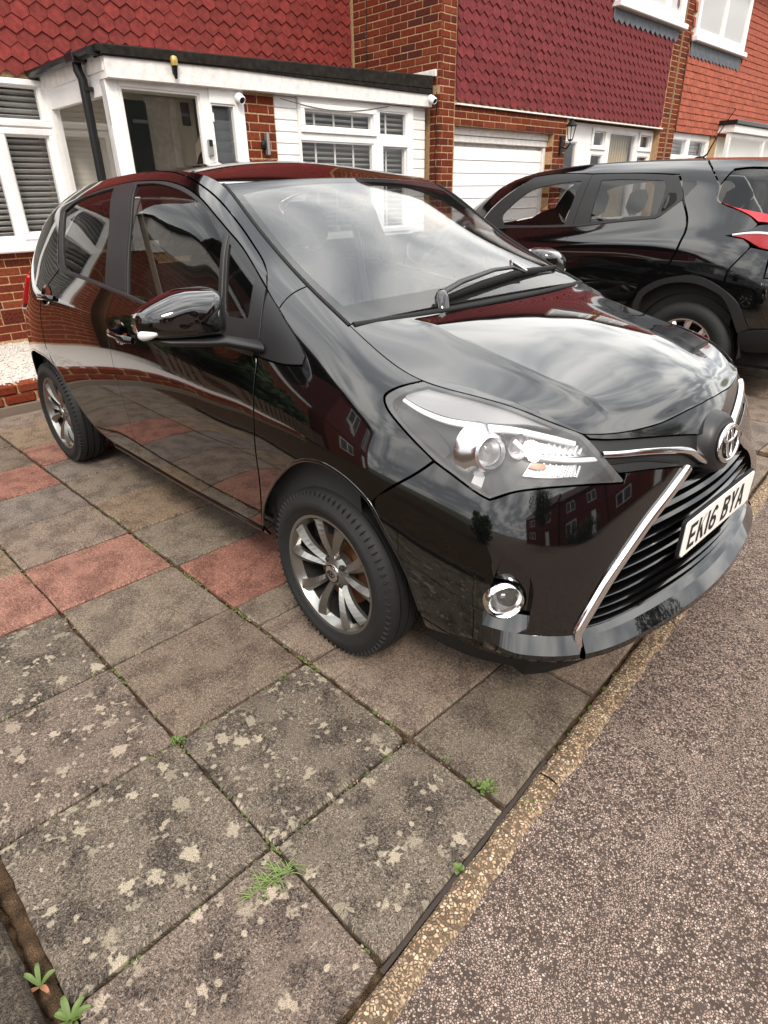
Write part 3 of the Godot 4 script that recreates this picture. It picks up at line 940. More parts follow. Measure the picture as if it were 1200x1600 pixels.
	var q := [Rect2(-3.525, 2.035, 0.935, 0.15), Rect2(-4.07, 2.0, 0.44, 0.235), Rect2(-3.535, 1.05, 1.0, 0.87), Rect2(-4.05, 1.08, 0.39, 0.815)]
	var bw := window("window", por, F - 0.02, Rect2(-4.165, 1.0, 1.635, 1.29), q, mats.white_trim, 0.035)
	sash(bw, F + 0.015, q[0], 0.05, mats.white_trim)
	sash(bw, F + 0.015, q[3], 0.045, mats.white_trim)
	blind(bw, F - 0.10, -4.15, -2.54, 1.02, 2.28, 0.05, mats.blind, 0.35, 0.045)
	var strings := MB.new()
	for z in [-2.78, -3.04, -3.30, -3.80]:
		strings.box(Vector3(F - 0.07, 1.0, z - 0.012), Vector3(F - 0.066, 2.28, z + 0.012))
	put("blind_tape", strings, mats.blind, bw)
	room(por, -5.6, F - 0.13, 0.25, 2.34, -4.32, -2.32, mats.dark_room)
	wall_box("partition", Vector3(-3.05, 0.3, -2.30), Vector3(F - 0.26, 2.4, -2.22), mats.room_wall, por)
	# the hall behind the big pane: pale wall, inner door frame, a dark cabinet, a picture and coats
	wall_box("hall_wall", Vector3(X - 0.20, 0.3, -2.22), Vector3(X - 0.10, 2.42, -0.70), mats.room_wall, por)
	wall_box("hall_floor", Vector3(X, 0.1, -4.4), Vector3(F - 0.1, 0.16, zc - 0.1), mats.cream, por)
	wall_box("hall_ceiling", Vector3(X, 2.36, -4.4), Vector3(F - 0.05, 2.41, zc - 0.08), mats.room_wall, por)
	var dc := MB.new()
	dc.box(Vector3(X + 0.0, 0.2, -1.60), Vector3(X + 0.06, 2.30, -1.36), 0.02)
	var cab := put("dark_cabinet", dc, mats.black_metal, por)
	block("cabinet_handle", Vector3(X + 0.06, 2.10, -1.57), Vector3(X + 0.09, 2.13, -1.42), mats.steel, cab)
	var df := MB.new()
	df.box(Vector3(X - 0.1, 0.2, -1.72), Vector3(X - 0.04, 2.36, -1.63), 0.01); df.box(Vector3(X - 0.1, 0.2, -1.98), Vector3(X - 0.04, 2.36, -1.90), 0.01)
	put("inner_door_frame", df, mats.white_paint, por)
	block("inner_door", Vector3(X - 0.095, 0.2, -1.90), Vector3(X - 0.065, 2.36, -1.72), mats.white_paint, por)
	block("hall_picture", Vector3(X - 0.10, 2.12, -2.15), Vector3(X - 0.07, 2.33, -2.06), mats.dark_wood, por, 0.006)
	var coat := MB.new()
	coat.plate(PackedVector2Array([Vector2(-2.10, 1.3), Vector2(-2.16, 1.60), Vector2(-2.06, 1.82), Vector2(-1.96, 1.95), Vector2(-1.86, 1.98), Vector2(-1.80, 1.9), Vector2(-1.80, 1.3)]), -2.55, -2.40, 0.05, Transform3D(Basis(Vector3(0, 0, 1), Vector3(0, 1, 0), Vector3(-1, 0, 0)), Vector3(-5.0, 0, 0)))
	var ct := put("hanging_coat", coat, mats.cream, por)
	var sl := MB.new()
	sl.tube([Vector3(-2.45, 1.62, -1.72), Vector3(-2.45, 1.78, -1.80), Vector3(-2.45, 1.92, -1.90), Vector3(-2.45, 2.02, -1.98)], [0.03, 0.035, 0.03, 0.02], 8)
	put("coat_collar", sl, mats.black_metal, ct)
	# roof over the house
	var rf := MB.new()
	rf.plate(PackedVector2Array([Vector2(-2.75, 4.9), Vector2(-2.75, 5.0), Vector2(-6.6, 7.6), Vector2(-10.5, 5.0), Vector2(-10.5, 4.9), Vector2(-6.6, 7.4)]), -4.6, 2.55)
	put("roof", rf, mats.roof_brown, h)
	wall_box("back_wall", Vector3(-10.2, 0, -4.4), Vector3(-10.0, 4.95, 2.3), mats.brick_1, h)
	wall_box("end_wall", Vector3(-10.0, 0, 2.15), Vector3(X - 0.29, 4.95, 2.34), mats.brick_1, h)
	# fittings on the porch front
	var la := thing("fascia_lantern", "small lantern with brass cap fixed on the white porch fascia", "lantern", Transform3D(Basis(Vector3.UP, YAW), Vector3.ZERO) * Vector3(F + 0.08, 2.33, -1.205), YAW)
	var lb := MB.new()
	lb.lathe([Vector2(0.0, -0.035), Vector2(0.012, -0.03), Vector2(0.022, 0.05), Vector2(0.026, 0.055), Vector2(0.0, 0.055)], 12, Transform3D(Basis(Vector3(1, 0, 0), Vector3(0, 0, -1), Vector3(0, 1, 0)), Vector3(0.03, 0, 0)))
	lb.box(Vector3(0, 0.0, -0.012), Vector3(0.02, 0.04, 0.012), 0.002)
	put("lantern_body", lb, mats.black_metal, la)
	var lc := MB.new()
	lc.lathe([Vector2(0.029, 0.055), Vector2(0.031, 0.08), Vector2(0.031, 0.10), Vector2(0.025, 0.118), Vector2(0.0, 0.125)], 14, Transform3D(Basis(Vector3(1, 0, 0), Vector3(0, 0, -1), Vector3(0, 1, 0)), Vector3(0.03, 0, 0)))
	put("lantern_cap", lc, mat("brass", Color(0.72, 0.62, 0.36), 0.35, 0.5), la)
	for c in [[-4.37, 2.385, "white round security camera at the fin wall end of the porch fascia", F + 0.08], [-1.835, 2.225, "white dome security camera above the front door side panel", F + 0.02]]:
		var cam := thing("security_camera", c[2], "camera", Transform3D(Basis(Vector3.UP, YAW), Vector3.ZERO) * Vector3(c[3], c[1], c[0]), YAW)
		var cb := MB.new()
		var tilt := Transform3D(Basis(Vector3(0, 1, 0), Vector3(0, 0, 1), Vector3(1, 0, 0)).rotated(Vector3(0, 0, 1), -0.45), Vector3(0.01, 0, 0))
		cb.lathe([Vector2(0.045, -0.02), Vector2(0.047, 0.0), Vector2(0.04, 0.015)], 16)
		cb = MB.new()
		cb.lathe([Vector2(0.0, -0.01), Vector2(0.038, -0.01), Vector2(0.04, 0.02), Vector2(0.036, 0.07), Vector2(0.028, 0.078), Vector2(0.026, 0.074)], 16, tilt)
		cb.box(Vector3(-0.012, -0.035, -0.03), Vector3(0.012, 0.04, 0.03), 0.006)
		put("camera_shell", cb, mats.white_trim, cam)
		var ce := MB.new()
		ce.lathe([Vector2(0.0, 0.078), Vector2(0.018, 0.076), Vector2(0.027, 0.07)], 14, tilt)
		put("camera_lens", ce, mats.black_plastic, cam)
	# a loose cable under the fascia
	var cable := MB.new()
	var path := []
	for k in 15:
		var s := k / 14.0
		path.append(Vector3(F + 0.04, 2.245 - 0.07 * sin(s * PI) + 0.03 * s, -2.30 - 1.45 * s))
	cable.tube(path, [0.0035], 5)
	put("cable", cable, mats.black_plastic, por)
	# white gravel bed behind a brick edging
	var eg := thing("brick_edging", "low two course brick edging holding white gravel behind the rear wheel", "edging", Vector3.ZERO, YAW)
	wall_box("concrete_footing", Vector3(-1.52, -0.04, -0.60), Vector3(-1.285, 0.055, 4.2), mats.slab_1, eg)
	var er := RandomNumberGenerator.new(); er.seed = 77
	for row in 2:
		var z := 4.2 - (0.11 if row == 1 else 0.0)
		while z > -0.45:
			var len := 0.215
			var mb := MB.new()
			mb.box(Vector3(-0.06, 0, -len / 2), Vector3(0.045, 0.072, len / 2), 0.012, Transform3D(Basis.from_euler(Vector3(er.randf_range(-0.03, 0.03), er.randf_range(-0.05, 0.05), er.randf_range(-0.04, 0.04))), Vector3.ZERO))
			piece("brick", mb.mesh(), mats["brick_%d" % [2, 4, 0][er.randi() % 3]], eg, Transform3D(Basis(), Vector3(-1.365 + er.randf_range(-0.006, 0.006), 0.058 + row * 0.078, z - len / 2)))
			z -= 0.228
	wall_box("mortar_bed", Vector3(-1.42, 0.055, -0.60), Vector3(-1.335, 0.20, 4.2), mats.mortar, eg)
	wall_box("gravel_bed", Vector3(-3.105, 0.0, -0.62), Vector3(-1.425, 0.185, 4.2), mats.white_gravel, eg)
	var gv := MB.new()
	for k in 2600:
		var c := Vector3(er.randf_range(-3.08, -1.33), 0.185 + er.randf_range(-0.002, 0.012), er.randf_range(-0.60, 1.6))
		if c.x > -1.43:
			c.y += 0.015
		var b := Basis.from_euler(Vector3(er.randf() * 6, er.randf() * 6, er.randf() * 6)).scaled(Vector3.ONE * er.randf_range(0.7, 1.3))
		var s0 := Vector3(er.randf_range(0.008, 0.016), er.randf_range(0.006, 0.011), er.randf_range(0.008, 0.015))
		var P := [Vector3(s0.x, 0, 0), Vector3(0, s0.y, 0), Vector3(0, 0, s0.z), Vector3(-s0.x, 0, 0), Vector3(0, -s0.y, 0), Vector3(0, 0, -s0.z)]
		for f in [[0, 1, 2], [1, 3, 2], [3, 4, 2], [4, 0, 2], [0, 5, 1], [1, 5, 3], [3, 5, 4], [4, 5, 0]]:
			gv.flat3(c + b * P[f[0]], c + b * P[f[1]], c + b * P[f[2]], c)
	var gs := stuff(put("white_gravel", gv, mats.white_gravel))
	gs.rotation.y = YAW
	tag(gs, "bed of white gravel between the brick edging and the house wall", "gravel")

func build_right_house() -> void:
	var h := thing("terraced_house", "maroon tile-hung house with white garage door behind the black SUV", "house", Vector3.ZERO, YAW)
	var X := -1.65
	var z0 := -4.47
	# the flank wall and the front corner
	var fl := MB.new()
	fl.box(Vector3(-10.0, 0, z0 - 0.28), Vector3(X - 0.012, 5.0, z0 - 0.006))
	var w := put("flank_wall", fl, mats.mortar, h)
	lay_bricks(w, Vector3(X, 0, z0 - 0.006), Vector3(-1, 0, 0), Vector3(0, 0, 1), 1.42, 2.52, 3.62, [], true, 0, true)
	lay_bricks(w, Vector3(X, 0, z0 - 0.006), Vector3(-1, 0, 0), Vector3(0, 0, 1), 0.16, 1.20, 2.50, [], true, 1, true)
	lay_bricks(w, Vector3(X, 0, z0 - 0.006), Vector3(-1, 0, 0), Vector3(0, 0, 1), 1.42, 3.62, 4.95, [], false, 1)
	lay_bricks(w, Vector3(X - 0.012, 0, z0), Vector3(0, 0, -1), Vector3(1, 0, 0), 0.265, 1.20, 3.62, [], true, 1, true)
	lay_bricks(w, Vector3(X - 0.012, 0, z0), Vector3(0, 0, -1), Vector3(1, 0, 0), 0.265, 3.62, 4.95, [], false, 1)
	lay_bricks(w, Vector3(X - 0.012, 0, z0), Vector3(0, 0, -1), Vector3(1, 0, 0), 0.265, 0.0, 1.20, [], false, 1)
	# two cables down the flank wall and the corner
	var cb := MB.new()
	cb.tube([Vector3(-2.82, 3.6, z0 + 0.008), Vector3(-2.84, 2.66, z0 + 0.008)], [0.005], 5)
	put("cable", cb, mats.black_plastic, w)
	cb = MB.new()
	var path := []
	for k in 12:
		path.append(Vector3(X - 0.05 + 0.012 * sin(k * 1.7), 2.45 - k * 0.1, z0 + 0.010))
	cb.tube(path, [0.006], 5)
	put("cable", cb, mats.black_plastic, w)
	# front wall over the garage and the entrance; upper wall
	var fw := MB.new()
	fw.box(Vector3(X - 0.28, 2.36, -10.30), Vector3(X - 0.012, 5.0, z0 - 0.28))
	fw.box(Vector3(X - 0.28, 2.145, -7.30), Vector3(X - 0.012, 2.36, z0 - 0.28))
	fw.box(Vector3(X - 0.28, 0.0, -7.25), Vector3(X - 0.012, 2.145, -6.93))
	var f := put("front_wall", fw, mats.mortar, h)
	lay_bricks(f, Vector3(X - 0.012, 0, z0 - 0.27), Vector3(0, 0, -1), Vector3(1, 0, 0), 2.50, 2.143, 2.35, [], true, 1)
	lay_bricks(f, Vector3(X - 0.012, 0, -6.93), Vector3(0, 0, -1), Vector3(1, 0, 0), 0.32, 1.12, 2.14, [], true, 0)
	block("lintel_edge", Vector3(X - 0.01, 2.345, -10.28), Vector3(X + 0.03, 2.362, z0 - 0.27), mats.white_paint, f)
	lay_bricks(f, Vector3(X - 0.01, 0, -6.935), Vector3(-1, 0, 0), Vector3(0, 0, 1), 0.15, 1.12, 2.14, [], true, 1)
	# garage door, set back, with a boxed head
	var G := X - 0.15
	var gd := node("garage_door", h)
	block("door_head", Vector3(G - 0.02, 2.06, -6.95), Vector3(G + 0.05, 2.145, -4.76), mats.white_paint, gd, 0.006)
	block("door_head", Vector3(G - 0.02, 1.985, -6.95), Vector3(G + 0.035, 2.055, -4.76), mats.white_paint, gd, 0.006)
	var fr := MB.new()
	fr.box(Vector3(G - 0.04, 0, -6.95), Vector3(G + 0.02, 1.985, -6.875), 0.004)
	fr.box(Vector3(G - 0.04, 0, -4.80), Vector3(G + 0.02, 1.985, -4.745), 0.004)
	put("door_frame", fr, mats.white_paint, gd)
	var y := 1.945
	while y > 0.0:
		block("door_panel", Vector3(G - 0.04, maxf(y - 0.141, 0), -6.87), Vector3(G - 0.005, y - 0.004, -4.805), mats.door_white, gd, 0.008)
		block("panel_rib", Vector3(G - 0.008, y - 0.148, -6.86), Vector3(G + 0.003, y - 0.135, -4.81), mats.door_white, gd, 0.004)
		y -= 0.145
	block("door_back", Vector3(G - 0.06, 0, -6.9), Vector3(G - 0.045, 2.1, -4.76), mats.white_paint, gd)
	var tl := node("tile_hanging", h)
	hang_tiles(tl, X - 0.005, -10.22, -4.735, 2.36, 4.95, 0.152, 0.108, true, "maroon", func(z, yy): return yy < 3.45 and z > -7.0 or yy < 2.75 and z > -8.2, [Rect2(-10.4, 3.56, 2.28, 1.2)])
	# entrance: frosted door, white side panel and window
	var D := X - 0.16
	var ed := window("front_door", h, D, Rect2(-7.90, 0.12, 0.64, 2.21), [Rect2(-7.78, 0.9, 0.44, 1.18)], mats.white_trim, 0.03)
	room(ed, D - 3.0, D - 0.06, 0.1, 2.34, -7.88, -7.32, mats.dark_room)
	var ew := window("window", h, D, Rect2(-10.28, 0.9, 2.38, 1.43), [Rect2(-8.59, 2.045, 0.36, 0.20), Rect2(-8.59, 1.0, 0.36, 0.93), Rect2(-9.65, 1.0, 0.87, 1.245), Rect2(-10.20, 2.06, 0.40, 0.19), Rect2(-10.20, 1.0, 0.40, 0.94)], mats.white_trim, 0.03)
	sash(ew, D + 0.03, Rect2(-8.59, 2.045, 0.36, 0.20), 0.05, mats.white_trim)
	sash(ew, D + 0.03, Rect2(-10.20, 2.06, 0.40, 0.19), 0.05, mats.white_trim)
	var cu := MB.new()
	for k in 22:
		var z := -9.68 + k * 0.042
		cu.tube([Vector3(D - 0.12 - 0.02 * (k % 2), 0.9, z), Vector3(D - 0.12 - 0.02 * (k % 2), 2.3, z)], [0.026], 6)
	put("curtain", cu, mats.curtain, ew)
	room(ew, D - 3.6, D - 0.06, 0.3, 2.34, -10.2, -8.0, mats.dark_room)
	block("plinth_wall", Vector3(D - 0.05, 0, -10.28), Vector3(D + 0.02, 0.9, -7.9), mats.brick_0, h)
	# party pier at the far end: two brick strips with a groove and a pipe
	var pp := MB.new()
	pp.box(Vector3(X - 0.28, 0, -10.52), Vector3(X - 0.008, 5.0, -10.28)); pp.box(Vector3(X - 0.28, 0, -10.58), Vector3(X - 0.10, 5.0, -10.52))
	var pier := put("party_pier", pp, mats.mortar, h)
	lay_bricks(pier, Vector3(X - 0.008, 0, -10.28), Vector3(0, 0, -1), Vector3(1, 0, 0), 0.24, 1.5, 4.95, [], true, 0, true)
	var pipe := MB.new()
	pipe.tube([Vector3(X - 0.04, 5.0, -10.55), Vector3(X - 0.04, 0.0, -10.55)], [0.022], 8)
	put("drain_pipe", pipe, mats.black_plastic, pier)
	# upper window with its lead apron
	var uw := window("upper_window", h, X + 0.0, Rect2(-10.40, 3.80, 2.22, 1.05), [Rect2(-9.72, 3.92, 1.45, 0.85), Rect2(-10.30, 3.92, 0.46, 0.85)], mats.white_trim, 0.05)
	block("window_sill", Vector3(X - 0.02, 3.72, -10.44), Vector3(X + 0.12, 3.80, -8.14), mats.white_trim, uw, 0.012)
	var ln := MB.new()
	for k in 13:
		var z := -10.32 + k * 0.168
		cu = ln
		ln.plate(PackedVector2Array([Vector2(z, 3.73), Vector2(z, 3.60), Vector2(z + 0.084, 3.55), Vector2(z + 0.168, 3.60), Vector2(z + 0.168, 3.73)]), X + 0.02, X + 0.028, 0.0, Transform3D(Basis(Vector3(0, 0, 1), Vector3(0, 1, 0), Vector3(1, 0, 0)), Vector3.ZERO))
	put("lead_apron", ln, mats.lead, uw)
	block("net_curtain", Vector3(X - 0.005, 3.85, -10.36), Vector3(X + 0.005, 4.8, -8.22), mats.blind, uw)
	# roof and the rest of the shell
	var rf := MB.new()
	rf.plate(PackedVector2Array([Vector2(-1.3, 4.9), Vector2(-1.3, 5.0), Vector2(-5.9, 7.9), Vector2(-10.5, 5.0), Vector2(-10.5, 4.9), Vector2(-5.9, 7.7)]), -16.9, -4.3)
	put("roof", rf, mats.roof_brown, h)
	wall_box("back_wall", Vector3(-10.2, 0, -16.8), Vector3(-10.0, 4.95, -4.5), mats.brick_1, h)
	# coach lamp on the pier beside the garage
	var la := thing("coach_lamp", "black coach lantern on the brick pier right of the white garage door", "lamp", Transform3D(Basis(Vector3.UP, YAW), Vector3.ZERO) * Vector3(X + 0.0, 2.02, -7.10), YAW)
	var lb := MB.new()
	lb.box(Vector3(0, -0.13, -0.03), Vector3(0.03, 0.10, 0.03), 0.008)
	lb.tube([Vector3(0.02, -0.03, 0), Vector3(0.10, -0.06, 0), Vector3(0.15, 0.0, 0), Vector3(0.15, 0.04, 0)], [0.011], 7)
	put("wall_bracket", lb, mats.black_metal, la)
	var ld := MB.new()
	for k in 6:
		var a := TAU * k / 6
		var d := Vector3(cos(a), 0, sin(a))
		ld.tube([Vector3(0.15, 0.05, 0) + d * 0.035, Vector3(0.15, 0.215, 0) + d * 0.068], [0.006], 5)
	ld.lathe([Vector2(0.0, 0.03), Vector2(0.03, 0.035), Vector2(0.042, 0.052), Vector2(0.03, 0.055)], 6, Transform3D(Basis(Vector3(1, 0, 0), Vector3(0, 0, -1), Vector3(0, 1, 0)), Vector3(0.15, 0, 0)))
	ld.lathe([Vector2(0.082, 0.212), Vector2(0.082, 0.222), Vector2(0.045, 0.262), Vector2(0.03, 0.275), Vector2(0.012, 0.285), Vector2(0.012, 0.302), Vector2(0.0, 0.31)], 6, Transform3D(Basis(Vector3(1, 0, 0), Vector3(0, 0, -1), Vector3(0, 1, 0)), Vector3(0.15, 0, 0)))
	put("lantern_cage", ld, mats.black_metal, la)
	var lg := MB.new()
	lg.lathe([Vector2(0.036, 0.055), Vector2(0.064, 0.212)], 6, Transform3D(Basis(Vector3(1, 0, 0), Vector3(0, 0, -1), Vector3(0, 1, 0)), Vector3(0.15, 0, 0)))
	put("lantern_glass", lg, mats.pane, la)

func build_far_house() -> void:
	var h := thing("terraced_house", "orange tile-hung house at the right edge beyond the maroon one", "house", Vector3.ZERO, YAW)
	var X := -1.65
	var fw := MB.new()
	fw.box(Vector3(X - 0.28, 2.36, -17.0), Vector3(X - 0.012, 5.0, -10.60))
	fw.box(Vector3(X - 0.28, 0.0, -10.86), Vector3(X - 0.012, 2.36, -10.60))
	fw.box(Vector3(X - 0.28, 0.0, -12.80), Vector3(X - 0.20, 0.9, -10.86)); fw.box(Vector3(X - 0.28, 0.0, -13.0), Vector3(X - 0.02, 2.36, -12.62))
	var f := put("front_wall", fw, mats.mortar, h)
	lay_bricks(f, Vector3(X - 0.012, 0, -10.60), Vector3(0, 0, -1), Vector3(1, 0, 0), 0.25, 1.5, 4.95, [], true, 1, true)
	var tl := node("tile_hanging", h)
	hang_tiles(tl, X - 0.005, -17.0, -10.84, 2.34, 4.95, 0.166, 0.1, false, "orange", func(z, y): return y < 3.35 and z > -14.6, [Rect2(-13.30, 3.42, 2.42, 1.5)])
	var ow := window("window", h, X - 0.10, Rect2(-12.62, 0.9, 2.0, 1.44), [Rect2(-11.55, 1.98, 0.85, 0.26), Rect2(-12.50, 1.98, 0.80, 0.26), Rect2(-11.55, 1.0, 0.85, 0.86), Rect2(-12.5, 1.0, 0.80, 0.86)], mats.white_trim, 0.05)
	blind(ow, X - 0.22, -12.6, -10.64, 0.95, 2.3, 0.06, mats.blind, 0.8, 0.06)
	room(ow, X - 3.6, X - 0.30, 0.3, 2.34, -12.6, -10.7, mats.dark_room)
	# flat-roofed porch at the right edge
	var po := node("porch", h)
	block("fascia", Vector3(X - 0.05, 2.39, -17.0), Vector3(X + 0.32, 2.52, -12.78), mats.white_paint, po, 0.006)
	block("roof_edge", Vector3(X - 0.05, 2.525, -17.0), Vector3(X + 0.36, 2.60, -12.74), mats.black_plastic, po, 0.01)
	window("porch_window", po, X + 0.22, Rect2(-17.0, 0.6, 4.2, 1.785), [Rect2(-16.9, 0.7, 2.0, 1.62), Rect2(-14.82, 0.7, 1.94, 1.62)], mats.white_trim, 0.03)
	block("porch_back", Vector3(X - 0.08, 0.2, -17.0), Vector3(X + 0.0, 2.38, -12.9), mats.room_wall, po)
	block("porch_plinth", Vector3(X, 0.0, -17.0), Vector3(X + 0.25, 0.6, -12.8), mats.brick_0, po)
	var uw := window("upper_window", h, X + 0.0, Rect2(-13.22, 3.72, 2.30, 1.05), [Rect2(-12.02, 3.82, 1.0, 0.88), Rect2(-13.10, 3.82, 0.98, 0.88)], mats.white_trim, 0.05)
	block("window_sill", Vector3(X - 0.02, 3.64, -13.26), Vector3(X + 0.11, 3.72, -10.88), mats.white_trim, uw, 0.012)
	blind(uw, X + 0.004, -13.15, -10.98, 3.80, 4.74, 0.040, mats.blind, 1.35, 0.04)
	var ln := MB.new()
	for k in 14:
		var z := -13.2 + k * 0.166
		ln.plate(PackedVector2Array([Vector2(z, 3.66), Vector2(z, 3.46), Vector2(z + 0.083, 3.42), Vector2(z + 0.166, 3.46), Vector2(z + 0.166, 3.66)]), X + 0.02, X + 0.028, 0.0, Transform3D(Basis(Vector3(0, 0, 1), Vector3(0, 1, 0), Vector3(1, 0, 0)), Vector3.ZERO))
	put("lead_apron", ln, mats.lead, uw)

# ---------------------------------------------------------------- car bodies: a smooth half skin from sections, cut into panels
class BodySkin:
	var c := []            # control net, padded by one on every side
	var nu := 0
	var nv := 0
	var off := Vector3.ZERO
	# interpolates the stations (rows of points from the sill up); both ends lie on the plane z = 0
	func _init(st: Array) -> void:
		nu = st.size() - 1; nv = st[0].size() - 1
		var p := []
		for s in st:
			var row := []
			for q in s:
				row.append(Vector3(q[0], q[1], q[2]))
			p.append(row)
		var d := []
		for i in nu + 1:
			d.append(p[i].duplicate())
		for it in 40:
			for i in nu + 1:
				for j in nv + 1:
					var lo: Vector3 = flip(d[1][j]) if i == 0 else d[i - 1][j]
					var hi: Vector3 = flip(d[nu - 1][j]) if i == nu else d[i + 1][j]
					d[i][j] = (p[i][j] * 6.0 - lo - hi) / 4.0
		var e := []
		for i in nu + 1:
			e.append(d[i].duplicate())
		for it in 40:
			for i in nu + 1:
				for j in nv + 1:
					var lo: Vector3 = e[i][0] * 2.0 - e[i][1] if j == 0 else e[i][j - 1]
					var hi: Vector3 = e[i][nv] * 2.0 - e[i][nv - 1] if j == nv else e[i][j + 1]
					e[i][j] = (d[i][j] * 6.0 - lo - hi) / 4.0
		for i in range(-1, nu + 3):
			var k := i
			var fl := false
			if i < 0:
				k = -i; fl = true
			elif i > nu:
				k = 2 * nu - i; fl = true
			var row := []
			for j in range(-1, nv + 3):
				var v: Vector3
				if j < 0:
					v = e[k][0] * 2.0 - e[k][1]
				elif j > nv:
					v = e[k][nv] * (1.0 + j - nv) - e[k][nv - 1] * float(j - nv)
				else:
					v = e[k][j]
				row.append(flip(v) if fl else v)
			c.append(row)
	static func flip(v: Vector3) -> Vector3:
		return Vector3(v.x, v.y, -v.z)
	func at(u: float, v: float) -> Vector3:
		u = clampf(u, -0.5, nu + 0.5); v = clampf(v, -0.5, nv + 0.5)
		var i := clampi(int(floor(u)), 0, nu - 1)
		var j := clampi(int(floor(v)), 0, nv - 1)
		var f := u - i
		var g := v - j
		var fu := [(1 - f) ** 3, 3 * f ** 3 - 6 * f * f + 4, -3 * f ** 3 + 3 * f * f + 3 * f + 1, f ** 3]
		var gv := [(1 - g) ** 3, 3 * g ** 3 - 6 * g * g + 4, -3 * g ** 3 + 3 * g * g + 3 * g + 1, g ** 3]
		var r := Vector3.ZERO
		for a in 4:
			var row: Array = c[i + a]
			var q: Vector3 = row[j] * gv[0] + row[j + 1] * gv[1] + row[j + 2] * gv[2] + row[j + 3] * gv[3]
			r += q * fu[a]
		return r / 36.0 + off

func spline(pts: Array, t: float) -> Vector3:
	var n := pts.size() - 1
	var x := clampf(t, 0, 1) * n
	var i := mini(int(x), n - 1)
	var f := x - i
	var a: Vector3 = pts[i - 1] if i > 0 else pts[0] * 2.0 - pts[1]
	var b: Vector3 = pts[i]
	var c: Vector3 = pts[i + 1]
	var d: Vector3 = pts[i + 2] if i < n - 1 else pts[n] * 2.0 - pts[n - 1]
	return 0.5 * (b * 2.0 + (c - a) * f + (a * 2.0 - b * 5.0 + c * 4.0 - d) * f * f + (b * 3.0 - a - c * 3.0 + d) * f * f * f)

# a crowned sheet between a centre line, a side line and two ends; s runs -1 .. 1 across, t along
func crown(centre: Callable, side: Callable, rear: Callable, front: Callable, s: float, t: float) -> Vector3:
	var a := absf(s)
	var f := a * a
	var p: Vector3 = centre.call(t) * (1 - f) + side.call(t) * f
	p += (1 - t) * (rear.call(a) - centre.call(0.0) * (1 - f) - side.call(0.0) * f)
	p += t * (front.call(a) - centre.call(1.0) * (1 - f) - side.call(1.0) * f)
	if s < 0:
		p.z = -p.z
	return p

func pv(list: Array) -> PackedVector2Array:
	var o := PackedVector2Array()
	for k in range(0, list.size(), 2):
		o.append(Vector2(list[k], list[k + 1]))
	return o

# rounds an outline through its points (Catmull-Rom), leaving corners sharper than the given turn alone
func rounded(p: PackedVector2Array, sub := 4, corner := 0.75) -> PackedVector2Array:
	var n := p.size()
	var o := PackedVector2Array()
	for k in n:
		var a := p[posmod(k - 1, n)]; var b := p[k]; var c := p[(k + 1) % n]; var d := p[(k + 2) % n]
		var e1 := (b - a).normalized(); var e2 := (c - b).normalized(); var e3 := (d - c).normalized()
		var sb := e1.dot(e2) < corner
		var sc := e2.dot(e3) < corner
		var m0 := (c - b) if sb else (c - a) * 0.5 * minf(1.0, 2.0 * (c - b).length() / maxf((c - a).length(), 1e-6))
		var m1 := (c - b) if sc else (d - b) * 0.5 * minf(1.0, 2.0 * (c - b).length() / maxf((d - b).length(), 1e-6))
		for s in sub:
			var t := float(s) / sub
			o.append(b * (2 * t ** 3 - 3 * t * t + 1) + m0 * (t ** 3 - 2 * t * t + t) + c * (-2 * t ** 3 + 3 * t * t) + m1 * (t ** 3 - t * t))
	return o

